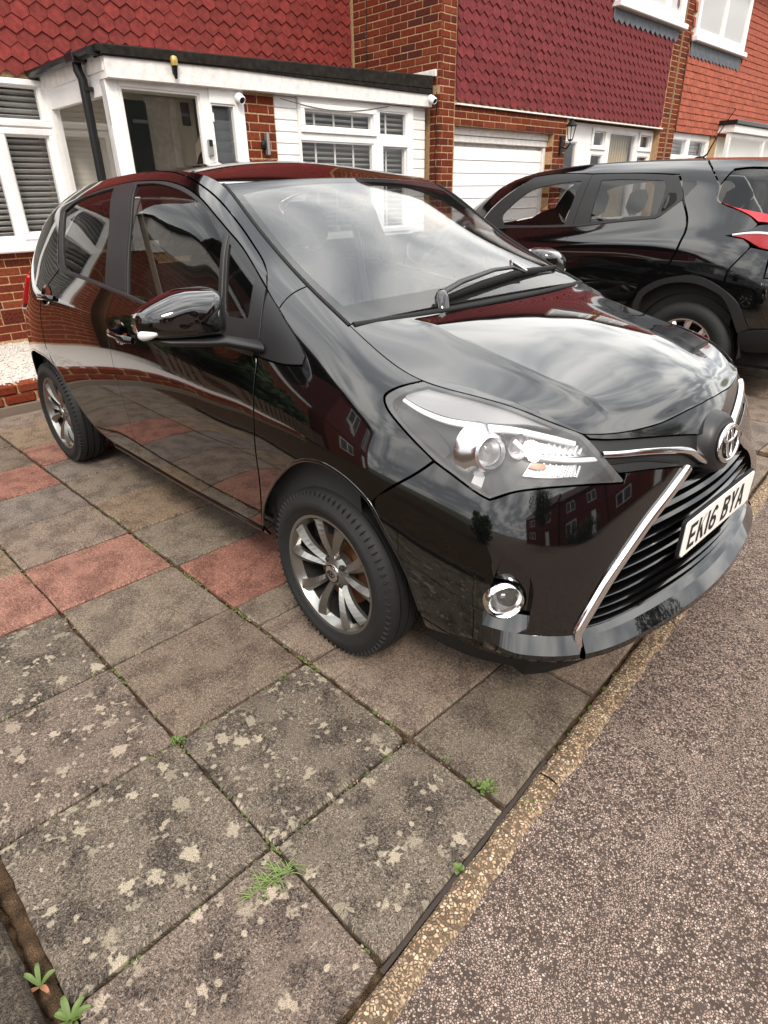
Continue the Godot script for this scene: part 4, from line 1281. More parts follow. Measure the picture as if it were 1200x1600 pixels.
# cuts the outline (in the parameters of f) out of the surface f; gap: drawn in by this much in metres, lip: depth of the turned-in edge, raise: offset along the normal
func panel(f: Callable, outline: PackedVector2Array, o := {}) -> MB:
	var mb := MB.new()
	var du: float = o.get("du", 0.2)
	var dv: float = o.get("dv", 0.2)
	var raise: float = o.get("raise", 0.0)
	var lip: float = o.get("lip", 0.010)
	var gap: float = o.get("gap", 0.0018)
	var holes: Array = o.get("holes", [])
	var flipn: float = -o.get("flip", 1.0)
	var seam: float = o.get("seam", -1.0)    # outlines that end on the car's middle line are not turned in there
	var eps := 0.01
	var nrm := func(p: Vector2) -> Vector3:
		var a: Vector3 = f.call(p.x + eps, p.y) - f.call(p.x - eps, p.y)
		var b: Vector3 = f.call(p.x, p.y + eps) - f.call(p.x, p.y - eps)
		return a.cross(b).normalized() * flipn
	# local scale, so that the gap is even in metres
	var mid := Vector2.ZERO
	for p in outline:
		mid += p / outline.size()
	var poly := outline
	if gap > 0.0:
		var poly2 := PackedVector2Array()
		var cw := Geometry2D.is_polygon_clockwise(outline)
		var n := outline.size()
		for k in n:
			var p := outline[k]
			var su: float = maxf((f.call(p.x + 0.05, p.y) - f.call(p.x - 0.05, p.y)).length() / 0.1, 1e-4)
			var sv: float = maxf((f.call(p.x, p.y + 0.05) - f.call(p.x, p.y - 0.05)).length() / 0.1, 1e-4)
			var sc := Vector2(su, sv)
			var e1 := ((p - outline[posmod(k - 1, n)]) * sc).normalized()
			var e2 := ((outline[(k + 1) % n] - p) * sc).normalized()
			var q := Vector2(e1.y, -e1.x) + Vector2(e2.y, -e2.x)
			if q.length() < 0.2:
				q = Vector2(e1.y, -e1.x)
			var inward := -q / maxf(q.length_squared(), 0.5) * 2.0
			if cw:
				inward = -inward
			var q2 := p + inward * gap / sc
			if seam >= 0.0 and absf(p.x - seam) < 0.01:
				q2.x = seam
			poly2.append(q2)
		poly = poly2
	var cache := {}
	var vert := func(p: Vector2) -> Array:
		var key := Vector2i(int(round(p.x * 4000)), int(round(p.y * 4000)))
		if not cache.has(key):
			var n: Vector3 = nrm.call(p)
			cache[key] = [f.call(p.x, p.y) + n * raise, n]
		return cache[key]
	var lo := poly[0]; var hi := poly[0]
	for p in poly:
		lo = lo.min(p); hi = hi.max(p)
	var scale := 1000.0
	var big := PackedVector2Array()
	for p in poly:
		big.append(p * scale)
	var bigh := []
	for h in holes:
		var q := PackedVector2Array()
		for p in h:
			q.append(p * scale)
		bigh.append(q)
	for i in range(floori(lo.x / du), ceili(hi.x / du)):
		for j in range(floori(lo.y / dv), ceili(hi.y / dv)):
			var cell := PackedVector2Array([Vector2(i * du, j * dv) * scale, Vector2((i + 1) * du, j * dv) * scale, Vector2((i + 1) * du, (j + 1) * dv) * scale, Vector2(i * du, (j + 1) * dv) * scale])
			var bits: Array = Geometry2D.intersect_polygons(cell, big)
			for h in bigh:
				var nx := []
				for b in bits:
					nx.append_array(Geometry2D.clip_polygons(b, h))
				bits = nx
			for b in bits:
				if b.size() < 3 or Geometry2D.is_polygon_clockwise(b) != Geometry2D.is_polygon_clockwise(cell):
					continue
				var idx := Geometry2D.triangulate_polygon(b)
				for k in range(0, idx.size(), 3):
					var A: Array = vert.call(b[idx[k]] / scale); var B: Array = vert.call(b[idx[k + 1]] / scale); var C: Array = vert.call(b[idx[k + 2]] / scale)
					mb.tri(A[0], B[0], C[0], A[1], B[1], C[1], b[idx[k]] / scale, b[idx[k + 1]] / scale, b[idx[k + 2]] / scale)
	if lip > 0.0:
		var rims := [poly]
		rims.append_array(holes)
		for r in rims:
			var cw := Geometry2D.is_polygon_clockwise(r)
			var n: int = r.size()
			for k in n:
				var a: Vector2 = r[k]; var b: Vector2 = r[(k + 1) % n]
				if seam >= 0.0 and absf(a.x - seam) < 0.01 and absf(b.x - seam) < 0.01:
					continue
				var steps := clampi(int(maxf(absf(b.x - a.x) / du, absf(b.y - a.y) / dv) + 0.99), 1, 60)
				for s in steps:
					var p := a.lerp(b, float(s) / steps); var q := a.lerp(b, float(s + 1) / steps)
					var A: Array = vert.call(p); var B: Array = vert.call(q)
					var along: Vector3 = B[0] - A[0]
					var m: Vector3 = along.cross(A[1]).normalized()
					if m.length() < 0.5:
						continue
					# point out of the panel
					var inner: Vector2 = (p + q) / 2.0
					var e := (q - p).normalized()
					var left := Vector2(-e.y, e.x) * 0.02
					var away: Vector3 = f.call(inner.x + left.x, inner.y + left.y) - f.call(inner.x, inner.y)
					if not cw:
						away = -away
					if r != poly:
						away = -away
					if m.dot(away) < 0:
						m = -m
					var rn: Vector3 = (m + A[1]).normalized()
					var rn2: Vector3 = (m + B[1]).normalized()
					var l0: float = lip * 0.25
					mb.tri(A[0], B[0], B[0] - B[1] * l0, rn, rn2, m); mb.tri(A[0], B[0] - B[1] * l0, A[0] - A[1] * l0, rn, m, m)
					mb.tri(A[0] - A[1] * l0, B[0] - B[1] * l0, B[0] - B[1] * lip, m, m, m); mb.tri(A[0] - A[1] * l0, B[0] - B[1] * lip, A[0] - A[1] * lip, m, m, m)
	return mb

# a strip of the given width (metres) laid along a path in the parameters of f
func strip(f: Callable, path: PackedVector2Array, wide: Array, high: float, raise := 0.0, flipn := 1.0, sub := 5, skew := 0.0) -> MB:
	var pts := []
	var nn := []
	var p3 := []
	for p in path:
		p3.append(Vector3(p.x, p.y, 0))
	var cnt := (path.size() - 1) * sub
	for k in cnt + 1:
		var q := spline(p3, float(k) / cnt)
		var a: Vector3 = f.call(q.x + 0.01, q.y) - f.call(q.x - 0.01, q.y)
		var b: Vector3 = f.call(q.x, q.y + 0.01) - f.call(q.x, q.y - 0.01)
		var n: Vector3 = a.cross(b).normalized() * -flipn
		pts.append(f.call(q.x, q.y) + n * raise); nn.append(n)
	var mb := MB.new()
	var prev := []
	for k in cnt + 1:
		var d: Vector3 = (pts[mini(k + 1, cnt)] - pts[maxi(k - 1, 0)]).normalized()
		var n: Vector3 = nn[k]
		var s := d.cross(n).normalized()
		var w: float = lerpf(wide[0], wide[-1], float(k) / cnt) / 2.0
		if wide.size() == 3:
			w = (lerpf(wide[0], wide[1], 2.0 * k / cnt) if 2 * k < cnt else lerpf(wide[1], wide[2], 2.0 * k / cnt - 1.0)) / 2.0
		var c: Vector3 = pts[k]
		var ring := []
		for q in [[-1.0, -0.3], [-1.0, 0.45], [-0.62, 0.9], [0.0, 1.0], [0.62, 0.9], [1.0, 0.45], [1.0, -0.3]]:
			ring.append([c + s * w * q[0] + n * high * (q[1] + skew * q[0]), (s * q[0] * (1.0 if absf(q[0]) > 0.9 else 0.35) + n * (q[1] + 0.4 if absf(q[0]) < 0.9 else 0.35)).normalized()])
		if k > 0:
			for i in 6:
				mb.tri(prev[i][0], prev[i + 1][0], ring[i + 1][0], prev[i][1], prev[i + 1][1], ring[i + 1][1])
				mb.tri(prev[i][0], ring[i + 1][0], ring[i][0], prev[i][1], ring[i + 1][1], ring[i][1])
		prev = ring
	return mb

func both(called: String, mb: MB, m: Material, car: Node3D, zc := 0.0) -> Array:
	var a := put(called, mb, m, car)
	var b := put(called, mb.mirrored(zc), m, car)
	return [a, b]

# a fill behind the panels: the skin moved inwards
func inner(f: Callable, u0: float, u1: float, v0: float, v1: float, raise: float, flipn := 1.0) -> MB:
	return panel(f, PackedVector2Array([Vector2(u0, v0), Vector2(u1, v0), Vector2(u1, v1), Vector2(u0, v1)]), {"gap": 0.0, "lip": 0.0, "raise": raise, "du": 0.34, "dv": 0.5, "flip": flipn})

# a solid strip swept along the skin from u0 to u1: every corner of its section is [v, offset along the normal]
func sweep(sk: BodySkin, u0: float, u1: float, n: int, section: Array, ends := 0.0) -> MB:
	var mb := MB.new()
	var rings := []
	var mids := []
	for k in n + 1:
		var t := float(k) / n
		var u := lerpf(u0, u1, t)
		var fade := 1.0 if ends <= 0.0 else smoothstep(0.0, ends, t)
		var ring := []
		var mid := Vector3.ZERO
		for q in section:
			var a := sk.at(u + 0.02, q[0]) - sk.at(u - 0.02, q[0])
			var b := sk.at(u, q[0] + 0.02) - sk.at(u, q[0] - 0.02)
			var nn := a.cross(b).normalized()
			var p: Vector3 = sk.at(u, q[0]) + nn * (q[1] if q[1] < 0.0 else q[1] * fade)
			ring.append(p)
			mid += p / section.size()
		rings.append(ring); mids.append(mid)
	for i in section.size() - 1:
		var nrm := []
		for k in n + 1:
			var d: Vector3 = rings[mini(k + 1, n)][i] - rings[maxi(k - 1, 0)][i]
			var m := d.cross(rings[k][i + 1] - rings[k][i]).normalized()
			if m.dot((rings[k][i] + rings[k][i + 1]) / 2.0 - mids[k]) < 0:
				m = -m
			nrm.append(m)
		for k in n:
			mb.tri(rings[k][i], rings[k][i + 1], rings[k + 1][i + 1], nrm[k], nrm[k], nrm[k + 1]); mb.tri(rings[k][i], rings[k + 1][i + 1], rings[k + 1][i], nrm[k], nrm[k + 1], nrm[k + 1])
	return mb

func hatch_stations() -> Array:
	return [
		[[-0.63, 0.24, 0], [-0.655, 0.3, 0], [-0.67, 0.42, 0], [-0.675, 0.55, 0], [-0.665, 0.68, 0], [-0.65, 0.81, 0], [-0.62, 0.93, 0], [-0.57, 1.03, 0], [-0.49, 1.15, 0], [-0.38, 1.27, 0], [-0.26, 1.38, 0], [-0.15, 1.46, 0]],
		[[-0.615, 0.24, 0.33], [-0.64, 0.3, 0.34], [-0.655, 0.42, 0.345], [-0.66, 0.55, 0.345], [-0.65, 0.68, 0.34], [-0.635, 0.81, 0.33], [-0.605, 0.93, 0.32], [-0.555, 1.03, 0.305], [-0.475, 1.15, 0.29], [-0.365, 1.265, 0.27], [-0.25, 1.37, 0.25], [-0.145, 1.45, 0.235]],
		[[-0.565, 0.24, 0.575], [-0.59, 0.3, 0.6], [-0.605, 0.42, 0.615], [-0.61, 0.55, 0.62], [-0.6, 0.68, 0.615], [-0.58, 0.8, 0.6], [-0.55, 0.92, 0.58], [-0.5, 1.02, 0.55], [-0.425, 1.13, 0.52], [-0.325, 1.24, 0.485], [-0.215, 1.345, 0.44], [-0.125, 1.43, 0.385]],
		[[-0.43, 0.24, 0.7], [-0.445, 0.3, 0.735], [-0.455, 0.42, 0.755], [-0.46, 0.55, 0.76], [-0.45, 0.67, 0.757], [-0.435, 0.79, 0.742], [-0.41, 0.91, 0.715], [-0.37, 1.01, 0.68], [-0.31, 1.11, 0.64], [-0.23, 1.21, 0.59], [-0.14, 1.31, 0.53], [-0.06, 1.395, 0.455]],
		[[-0.22, 0.24, 0.745], [-0.22, 0.3, 0.78], [-0.22, 0.42, 0.803], [-0.22, 0.55, 0.81], [-0.22, 0.67, 0.81], [-0.22, 0.79, 0.8], [-0.22, 0.91, 0.775], [-0.22, 1.02, 0.735], [-0.22, 1.11, 0.695], [-0.22, 1.195, 0.645], [-0.22, 1.285, 0.58], [-0.22, 1.36, 0.49]],
		[[0.05, 0.24, 0.765], [0.05, 0.3, 0.795], [0.05, 0.42, 0.82], [0.05, 0.55, 0.837], [0.05, 0.68, 0.845], [0.05, 0.82, 0.838], [0.05, 0.96, 0.812], [0.05, 1.08, 0.77], [0.05, 1.17, 0.733], [0.05, 1.265, 0.685], [0.05, 1.36, 0.62], [0.05, 1.43, 0.52]],
		[[0.38, 0.235, 0.765], [0.38, 0.3, 0.8], [0.38, 0.42, 0.825], [0.38, 0.55, 0.84], [0.38, 0.69, 0.848], [0.38, 0.84, 0.842], [0.38, 0.99, 0.82], [0.38, 1.115, 0.775], [0.38, 1.205, 0.738], [0.38, 1.31, 0.692], [0.38, 1.41, 0.635], [0.38, 1.48, 0.54]],
		[[0.75, 0.235, 0.755], [0.75, 0.29, 0.785], [0.75, 0.4, 0.812], [0.75, 0.54, 0.834], [0.75, 0.68, 0.845], [0.75, 0.83, 0.842], [0.75, 0.98, 0.822], [0.75, 1.105, 0.78], [0.75, 1.2, 0.745], [0.75, 1.32, 0.698], [0.75, 1.435, 0.64], [0.75, 1.507, 0.55]],
		[[1.12, 0.235, 0.755], [1.12, 0.29, 0.785], [1.12, 0.4, 0.812], [1.12, 0.54, 0.832], [1.12, 0.68, 0.843], [1.12, 0.825, 0.841], [1.12, 0.965, 0.822], [1.12, 1.085, 0.781], [1.12, 1.19, 0.744], [1.12, 1.32, 0.694], [1.12, 1.445, 0.64], [1.12, 1.518, 0.558]],
		[[1.45, 0.235, 0.755], [1.45, 0.29, 0.785], [1.45, 0.4, 0.812], [1.45, 0.54, 0.832], [1.45, 0.68, 0.842], [1.45, 0.81, 0.84], [1.45, 0.935, 0.822], [1.45, 1.045, 0.784], [1.45, 1.16, 0.745], [1.45, 1.3, 0.693], [1.45, 1.43, 0.637], [1.45, 1.508, 0.562]],
		[[1.7, 0.24, 0.755], [1.7, 0.295, 0.785], [1.7, 0.405, 0.812], [1.7, 0.54, 0.832], [1.7, 0.675, 0.842], [1.7, 0.8, 0.839], [1.7, 0.91, 0.821], [1.7, 1.008, 0.787], [1.7, 1.12, 0.748], [1.7, 1.25, 0.703], [1.7, 1.375, 0.652], [1.7, 1.462, 0.57]],
		[[1.9, 0.245, 0.755], [1.9, 0.3, 0.785], [1.9, 0.41, 0.812], [1.9, 0.54, 0.832], [1.9, 0.665, 0.842], [1.9, 0.78, 0.838], [1.9, 0.885, 0.82], [1.9, 0.975, 0.788], [1.9, 1.065, 0.757], [1.9, 1.17, 0.722], [1.9, 1.275, 0.674], [1.9, 1.355, 0.592]],
		[[2.08, 0.245, 0.752], [2.08, 0.305, 0.785], [2.08, 0.41, 0.812], [2.08, 0.535, 0.833], [2.08, 0.655, 0.844], [2.08, 0.765, 0.84], [2.08, 0.862, 0.824], [2.08, 0.945, 0.796], [2.08, 1.02, 0.769], [2.08, 1.105, 0.735], [2.08, 1.185, 0.689], [2.08, 1.248, 0.61]],
		[[2.25, 0.25, 0.75], [2.25, 0.31, 0.785], [2.25, 0.41, 0.813], [2.25, 0.53, 0.836], [2.25, 0.645, 0.848], [2.25, 0.75, 0.846], [2.25, 0.842, 0.83], [2.25, 0.917, 0.804], [2.25, 0.985, 0.775], [2.25, 1.055, 0.741], [2.25, 1.12, 0.696], [2.25, 1.165, 0.63]],
		[[2.4, 0.25, 0.752], [2.4, 0.31, 0.787], [2.4, 0.41, 0.816], [2.4, 0.525, 0.839], [2.4, 0.635, 0.851], [2.4, 0.735, 0.849], [2.4, 0.822, 0.834], [2.4, 0.89, 0.81], [2.4, 0.953, 0.78], [2.4, 1.017, 0.744], [2.4, 1.068, 0.702], [2.4, 1.1, 0.645]],
		[[2.56, 0.25, 0.76], [2.56, 0.31, 0.79], [2.56, 0.41, 0.818], [2.56, 0.52, 0.84], [2.56, 0.62, 0.851], [2.56, 0.71, 0.849], [2.56, 0.79, 0.835], [2.56, 0.855, 0.812], [2.56, 0.915, 0.785], [2.56, 0.968, 0.752], [2.56, 1.008, 0.714], [2.56, 1.034, 0.662]],
		[[2.74, 0.24, 0.76], [2.74, 0.3, 0.785], [2.74, 0.39, 0.808], [2.74, 0.49, 0.825], [2.74, 0.58, 0.834], [2.74, 0.67, 0.832], [2.74, 0.745, 0.82], [2.74, 0.805, 0.8], [2.74, 0.86, 0.778], [2.74, 0.905, 0.748], [2.74, 0.945, 0.715], [2.74, 0.972, 0.668]],
		[[2.91, 0.21, 0.745], [2.91, 0.27, 0.775], [2.91, 0.36, 0.79], [2.91, 0.46, 0.797], [2.91, 0.55, 0.795], [2.91, 0.63, 0.787], [2.91, 0.7, 0.773], [2.91, 0.76, 0.752], [2.91, 0.82, 0.728], [2.91, 0.87, 0.7], [2.91, 0.915, 0.67], [2.91, 0.948, 0.635]],
		[[3.075, 0.215, 0.725], [3.085, 0.26, 0.75], [3.09, 0.34, 0.762], [3.09, 0.44, 0.762], [3.09, 0.53, 0.755], [3.085, 0.61, 0.745], [3.08, 0.68, 0.728], [3.07, 0.735, 0.71], [3.065, 0.79, 0.686], [3.06, 0.84, 0.658], [3.055, 0.885, 0.622], [3.05, 0.925, 0.58]],
		[[3.225, 0.215, 0.65], [3.235, 0.255, 0.672], [3.24, 0.335, 0.678], [3.238, 0.43, 0.672], [3.23, 0.52, 0.66], [3.222, 0.6, 0.648], [3.212, 0.665, 0.632], [3.202, 0.72, 0.613], [3.19, 0.77, 0.592], [3.178, 0.815, 0.565], [3.166, 0.86, 0.532], [3.155, 0.9, 0.495]],
		[[3.315, 0.21, 0.51], [3.325, 0.25, 0.527], [3.33, 0.33, 0.527], [3.325, 0.42, 0.52], [3.315, 0.51, 0.508], [3.305, 0.585, 0.495], [3.293, 0.65, 0.48], [3.282, 0.7, 0.463], [3.268, 0.75, 0.444], [3.253, 0.795, 0.425], [3.236, 0.84, 0.405], [3.216, 0.883, 0.383]],
		[[3.365, 0.205, 0.28], [3.375, 0.245, 0.287], [3.378, 0.325, 0.287], [3.37, 0.42, 0.282], [3.36, 0.51, 0.274], [3.35, 0.585, 0.268], [3.338, 0.645, 0.26], [3.328, 0.695, 0.253], [3.316, 0.74, 0.245], [3.302, 0.785, 0.236], [3.282, 0.83, 0.226], [3.256, 0.873, 0.215]],
		[[3.385, 0.2, 0], [3.395, 0.24, 0], [3.398, 0.32, 0], [3.39, 0.42, 0], [3.378, 0.51, 0], [3.368, 0.585, 0], [3.358, 0.645, 0], [3.35, 0.695, 0], [3.34, 0.74, 0], [3.328, 0.785, 0], [3.31, 0.83, 0], [3.285, 0.873, 0]],
	]

# ---------------------------------------------------------------- the black hatchback
func car_materials() -> void:
	var p := mat("black_paint", Color(0.030, 0.030, 0.033), 0.06, 0.0, 0.5)
	p.clearcoat_enabled = true; p.clearcoat = 1.0; p.clearcoat_roughness = 0.015
	var g := mat("gloss_black", Color(0.035, 0.035, 0.037), 0.10, 0.0, 0.5)
	g.clearcoat_enabled = true; g.clearcoat = 0.6; g.clearcoat_roughness = 0.05
	mat("satin_black", Color(0.115, 0.115, 0.12), 0.42, 0.0, 0.5)
	mat("matte_black", Color(0.10, 0.10, 0.10), 0.75, 0.0, 0.35)
	mat("void_black", Color(0.15, 0.15, 0.15), 0.92, 0.0, 0.25)
	mat("chrome", Color(0.90, 0.90, 0.90), 0.10, 1.0)
	mat("satin_chrome", Color(0.86, 0.86, 0.87), 0.22, 1.0)
	var ru := mat("rubber", Color(0.115, 0.115, 0.117), 0.68, 0.0, 0.45)
	ru.albedo_texture = grain_tex(256, 91, 0.03, 0.3, 0.8, 1.0, 0.12); tri_map(ru, 5.0)
	var al := mat("alloy", Color(0.56, 0.555, 0.54), 0.28, 0.9, 0.5)
	al.clearcoat_enabled = true; al.clearcoat = 0.4; al.clearcoat_roughness = 0.1
	mat("alloy_dark", Color(0.19, 0.185, 0.18), 0.5, 0.5)
	mat("disc", Color(0.46, 0.30, 0.20), 0.45, 0.6)
	var wg := mat("car_glass", Color(0.04, 0.05, 0.045, 0.42), 0.01, 0.0, 0.5)
	wg.transparency = BaseMaterial3D.TRANSPARENCY_ALPHA
	var wsg := mat("screen_glass", Color(0.10, 0.12, 0.11, 0.15), 0.01, 0.0, 0.5)
	wsg.transparency = BaseMaterial3D.TRANSPARENCY_ALPHA
	var tg := mat("dark_glass", Color(0.03, 0.035, 0.035, 0.80), 0.01, 0.0, 0.5)
	tg.transparency = BaseMaterial3D.TRANSPARENCY_ALPHA
	var sg := mat("suv_glass", Color(0.04, 0.045, 0.045, 0.70), 0.01, 0.0, 0.5)
	sg.transparency = BaseMaterial3D.TRANSPARENCY_ALPHA
	mat("red_pale", Color(0.80, 0.22, 0.25), 0.12)
	var lens := mat("clear_lens", Color(0.95, 0.95, 0.95, 0.05), 0.015, 0.0, 0.5)
	lens.transparency = BaseMaterial3D.TRANSPARENCY_ALPHA
	mat("mirror_finish", Color(0.93, 0.93, 0.93), 0.14, 1.0)
	mat("lamp_bowl", Color(0.72, 0.72, 0.73), 0.3, 0.9)
	mat("lamp_grey", Color(0.50, 0.50, 0.51), 0.4, 0.0, 0.5)
	mat("lamp_dark", Color(0.17, 0.17, 0.175), 0.3, 0.0, 0.5)
	mat("lamp_white", Color(0.84, 0.84, 0.85), 0.35, 0.1)
	mat("amber", Color(0.80, 0.32, 0.14), 0.25)
	mat("red_lens", Color(0.55, 0.03, 0.04), 0.08)
	mat("plate_white", Color(0.93, 0.93, 0.91), 0.30)
	mat("plate_ink", Color(0.03, 0.03, 0.035), 0.4)
	mat("seat_cloth", Color(0.16, 0.16, 0.165), 0.95)
	mat("dash_grey", Color(0.22, 0.22, 0.22), 0.8)
	mat("belt_grey", Color(0.50, 0.52, 0.48), 0.8)

# an alloy wheel with tyre, centre on the z axis, outer face towards +z; R tyre radius, r rim radius, w width
func wheel(parent: Node3D, called: String, at: Vector3, R: float, r: float, w: float, turn: float, side: float, steer := 0.0, fine := true) -> Node3D:
	var alloy: Material = mats.alloy if fine else mats.satin_chrome
	var wh := node(called, parent)
	wh.position = at
	wh.rotation = Vector3(0, (0.0 if side > 0 else PI) + steer, 0)
	var h := w / 2.0
	var ty := MB.new()
	var bul := 0.006
	ty.lathe([Vector2(r - 0.008, -h + 0.02), Vector2(r + 0.012, -h + 0.004), Vector2((r + R) / 2, -h - bul), Vector2(R - 0.026, -h + 0.006), Vector2(R - 0.010, -h + 0.020), Vector2(R - 0.002, -h + 0.045), Vector2(R - 0.002, -0.040), Vector2(R - 0.010, -0.039), Vector2(R - 0.010, -0.033), Vector2(R, -0.032), Vector2(R, -0.004), Vector2(R - 0.008, -0.003), Vector2(R - 0.008, 0.003), Vector2(R, 0.004), Vector2(R, 0.032), Vector2(R - 0.010, 0.033), Vector2(R - 0.010, 0.039), Vector2(R - 0.002, 0.040), Vector2(R - 0.002, h - 0.045), Vector2(R - 0.010, h - 0.020), Vector2(R - 0.026, h - 0.006), Vector2(R - 0.036, h - 0.001), Vector2(R - 0.038, h - 0.001 + 0.0015), Vector2((r + R) / 2, h + bul), Vector2(r + 0.028, h + 0.003), Vector2(r + 0.026, h + 0.0005), Vector2(r + 0.012, h - 0.002), Vector2(r + 0.004, h - 0.008), Vector2(r - 0.008, h - 0.02)], 72, Transform3D(), 0, TAU, 0.6)
	var tyre := put("tyre", ty, mats.rubber, wh)
	if fine:
		# shoulder blocks
		var tb := MB.new()
		for k in 76:
			var a := TAU * k / 76.0
			for e in [-1.0, 1.0]:
				var b := Basis(Vector3(0, 0, 1), a)
				tb.box(Vector3(R - 0.030, -0.0024, e * (h - 0.030) - 0.019), Vector3(R - 0.0082, 0.0024, e * (h - 0.030) + 0.012 * e + 0.012), 0.003, Transform3D(b.rotated(b.z, 0.0), Vector3.ZERO))
		put("tread_blocks", tb, mats.rubber, wh)
		stuff(wh.get_child(wh.get_child_count() - 1))
	var zf := h - 0.012          # face of the rim
	var rim := MB.new()
	rim.lathe([Vector2(r - 0.024, zf - 0.026), Vector2(r - 0.014, zf - 0.012), Vector2(r - 0.007, zf + 0.002), Vector2(r + 0.003, zf + 0.004), Vector2(r + 0.006, zf), Vector2(r + 0.006, zf - 0.012)], 72)
	var rm := put("rim", rim, alloy, wh)
	var bar := MB.new()
	bar.lathe([Vector2(r - 0.02, -h + 0.01), Vector2(r - 0.03, -0.02), Vector2(r - 0.023, zf - 0.026)], 60)
	put("rim_barrel", bar, mats.alloy_dark, rm)
	# five pairs of spokes
	var spokes := 5
	for k in spokes:
		for e in [-1.0, 1.0]:
			var a0: float = turn + TAU * k / spokes + e * 0.20
			var a1: float = turn + TAU * k / spokes + e * 0.295
			var mb := MB.new()
			var N := 9
			var prev := []
			for i in N + 1:
				var t := float(i) / N
				var rad := lerpf(0.040, r - 0.012, t)
				var a := lerpf(a0, a1, t)
				var dir := Vector3(cos(a), sin(a), 0)
				var tan := Vector3(-sin(a), cos(a), 0)
				var wd := lerpf(0.0105, 0.027, pow(t, 1.35))
				var zt := zf - 0.020 * (1.0 - t) ** 2.0 - 0.012 + 0.010 * t + 0.008 * sin(t * PI)
				var c := dir * rad
				# a folded spoke: one flank wide and sloping, one steep
				var ring := [c - tan * wd + Vector3(0, 0, zt - 0.022), c - tan * wd * 0.96 + Vector3(0, 0, zt - 0.010), c - tan * wd * 0.20 * e + Vector3(0, 0, zt + 0.004), c + tan * wd * 0.96 + Vector3(0, 0, zt - 0.010), c + tan * wd + Vector3(0, 0, zt - 0.022), c + Vector3(0, 0, zt - 0.03)]
				if i > 0:
					for q in 6:
						mb.quad(prev[q], prev[(q + 1) % 6], ring[(q + 1) % 6], ring[q], c + Vector3(0, 0, zt - 0.014))
				prev = ring
			put("spoke", mb, alloy, wh)
	var hub := MB.new()
	hub.lathe([Vector2(0.066, zf - 0.06), Vector2(0.064, zf - 0.036), Vector2(0.050, zf - 0.024), Vector2(0.034, zf - 0.018), Vector2(0.032, zf - 0.014)], 36)
	put("hub", hub, alloy, wh)
	var cap := MB.new()
	cap.lathe([Vector2(0.030, zf - 0.018), Vector2(0.029, zf - 0.011), Vector2(0.024, zf - 0.009), Vector2(0.0, zf - 0.008)], 30)
	var cp := put("centre_cap", cap, mats.satin_chrome, wh)
	var ov := MB.new()
	for q in [[0.017, 0.012, 0.0, 0.0], [0.006, 0.011, 0.0, 0.002], [0.013, 0.005, 0.0, 0.006]]:
		ring_oval(ov, Transform3D(Basis(), Vector3(q[2], q[3], zf - 0.0078)), q[0], q[1], 0.0016)
	put("cap_emblem", ov, mats.plate_ink, cp)
	for k in spokes - 1 if spokes == 4 else 4:
		var a := turn + TAU * k / 4.0 + 0.4
		var nt := MB.new()
		var c := Vector3(cos(a), sin(a), 0) * 0.050
		nt.lathe([Vector2(0.012, zf - 0.05), Vector2(0.0105, zf - 0.022), Vector2(0.0075, zf - 0.019), Vector2(0.0, zf - 0.022)], 6, Transform3D(Basis(), c))
		put("wheel_nut", nt, mats.alloy_dark, wh)
	var ds := MB.new()
	ds.lathe([Vector2(0.13, -0.010), Vector2(0.13, 0.006), Vector2(0.06, 0.008), Vector2(0.055, 0.03), Vector2(0.0, 0.03)], 40)
	put("brake_disc", ds, mats.disc, wh)
	var bk := MB.new()
	bk.lathe([Vector2(0.0, -0.03), Vector2(r - 0.025, -0.03)], 32)
	put("wheel_back", bk, mats.void_black, wh)
	return wh

# an oval band lying in the xy plane of xf
func ring_oval(mb: MB, xf: Transform3D, a: float, b: float, wire: float, seg := 28, thick := -1.0) -> void:
	var path := []
	for k in seg + 1:
		var t := TAU * k / seg
		path.append(xf * Vector3(a * cos(t), b * sin(t), 0))
	mb.tube(path, [wire], 6, 1.0 if thick < 0 else thick / wire, xf.basis.z, false)

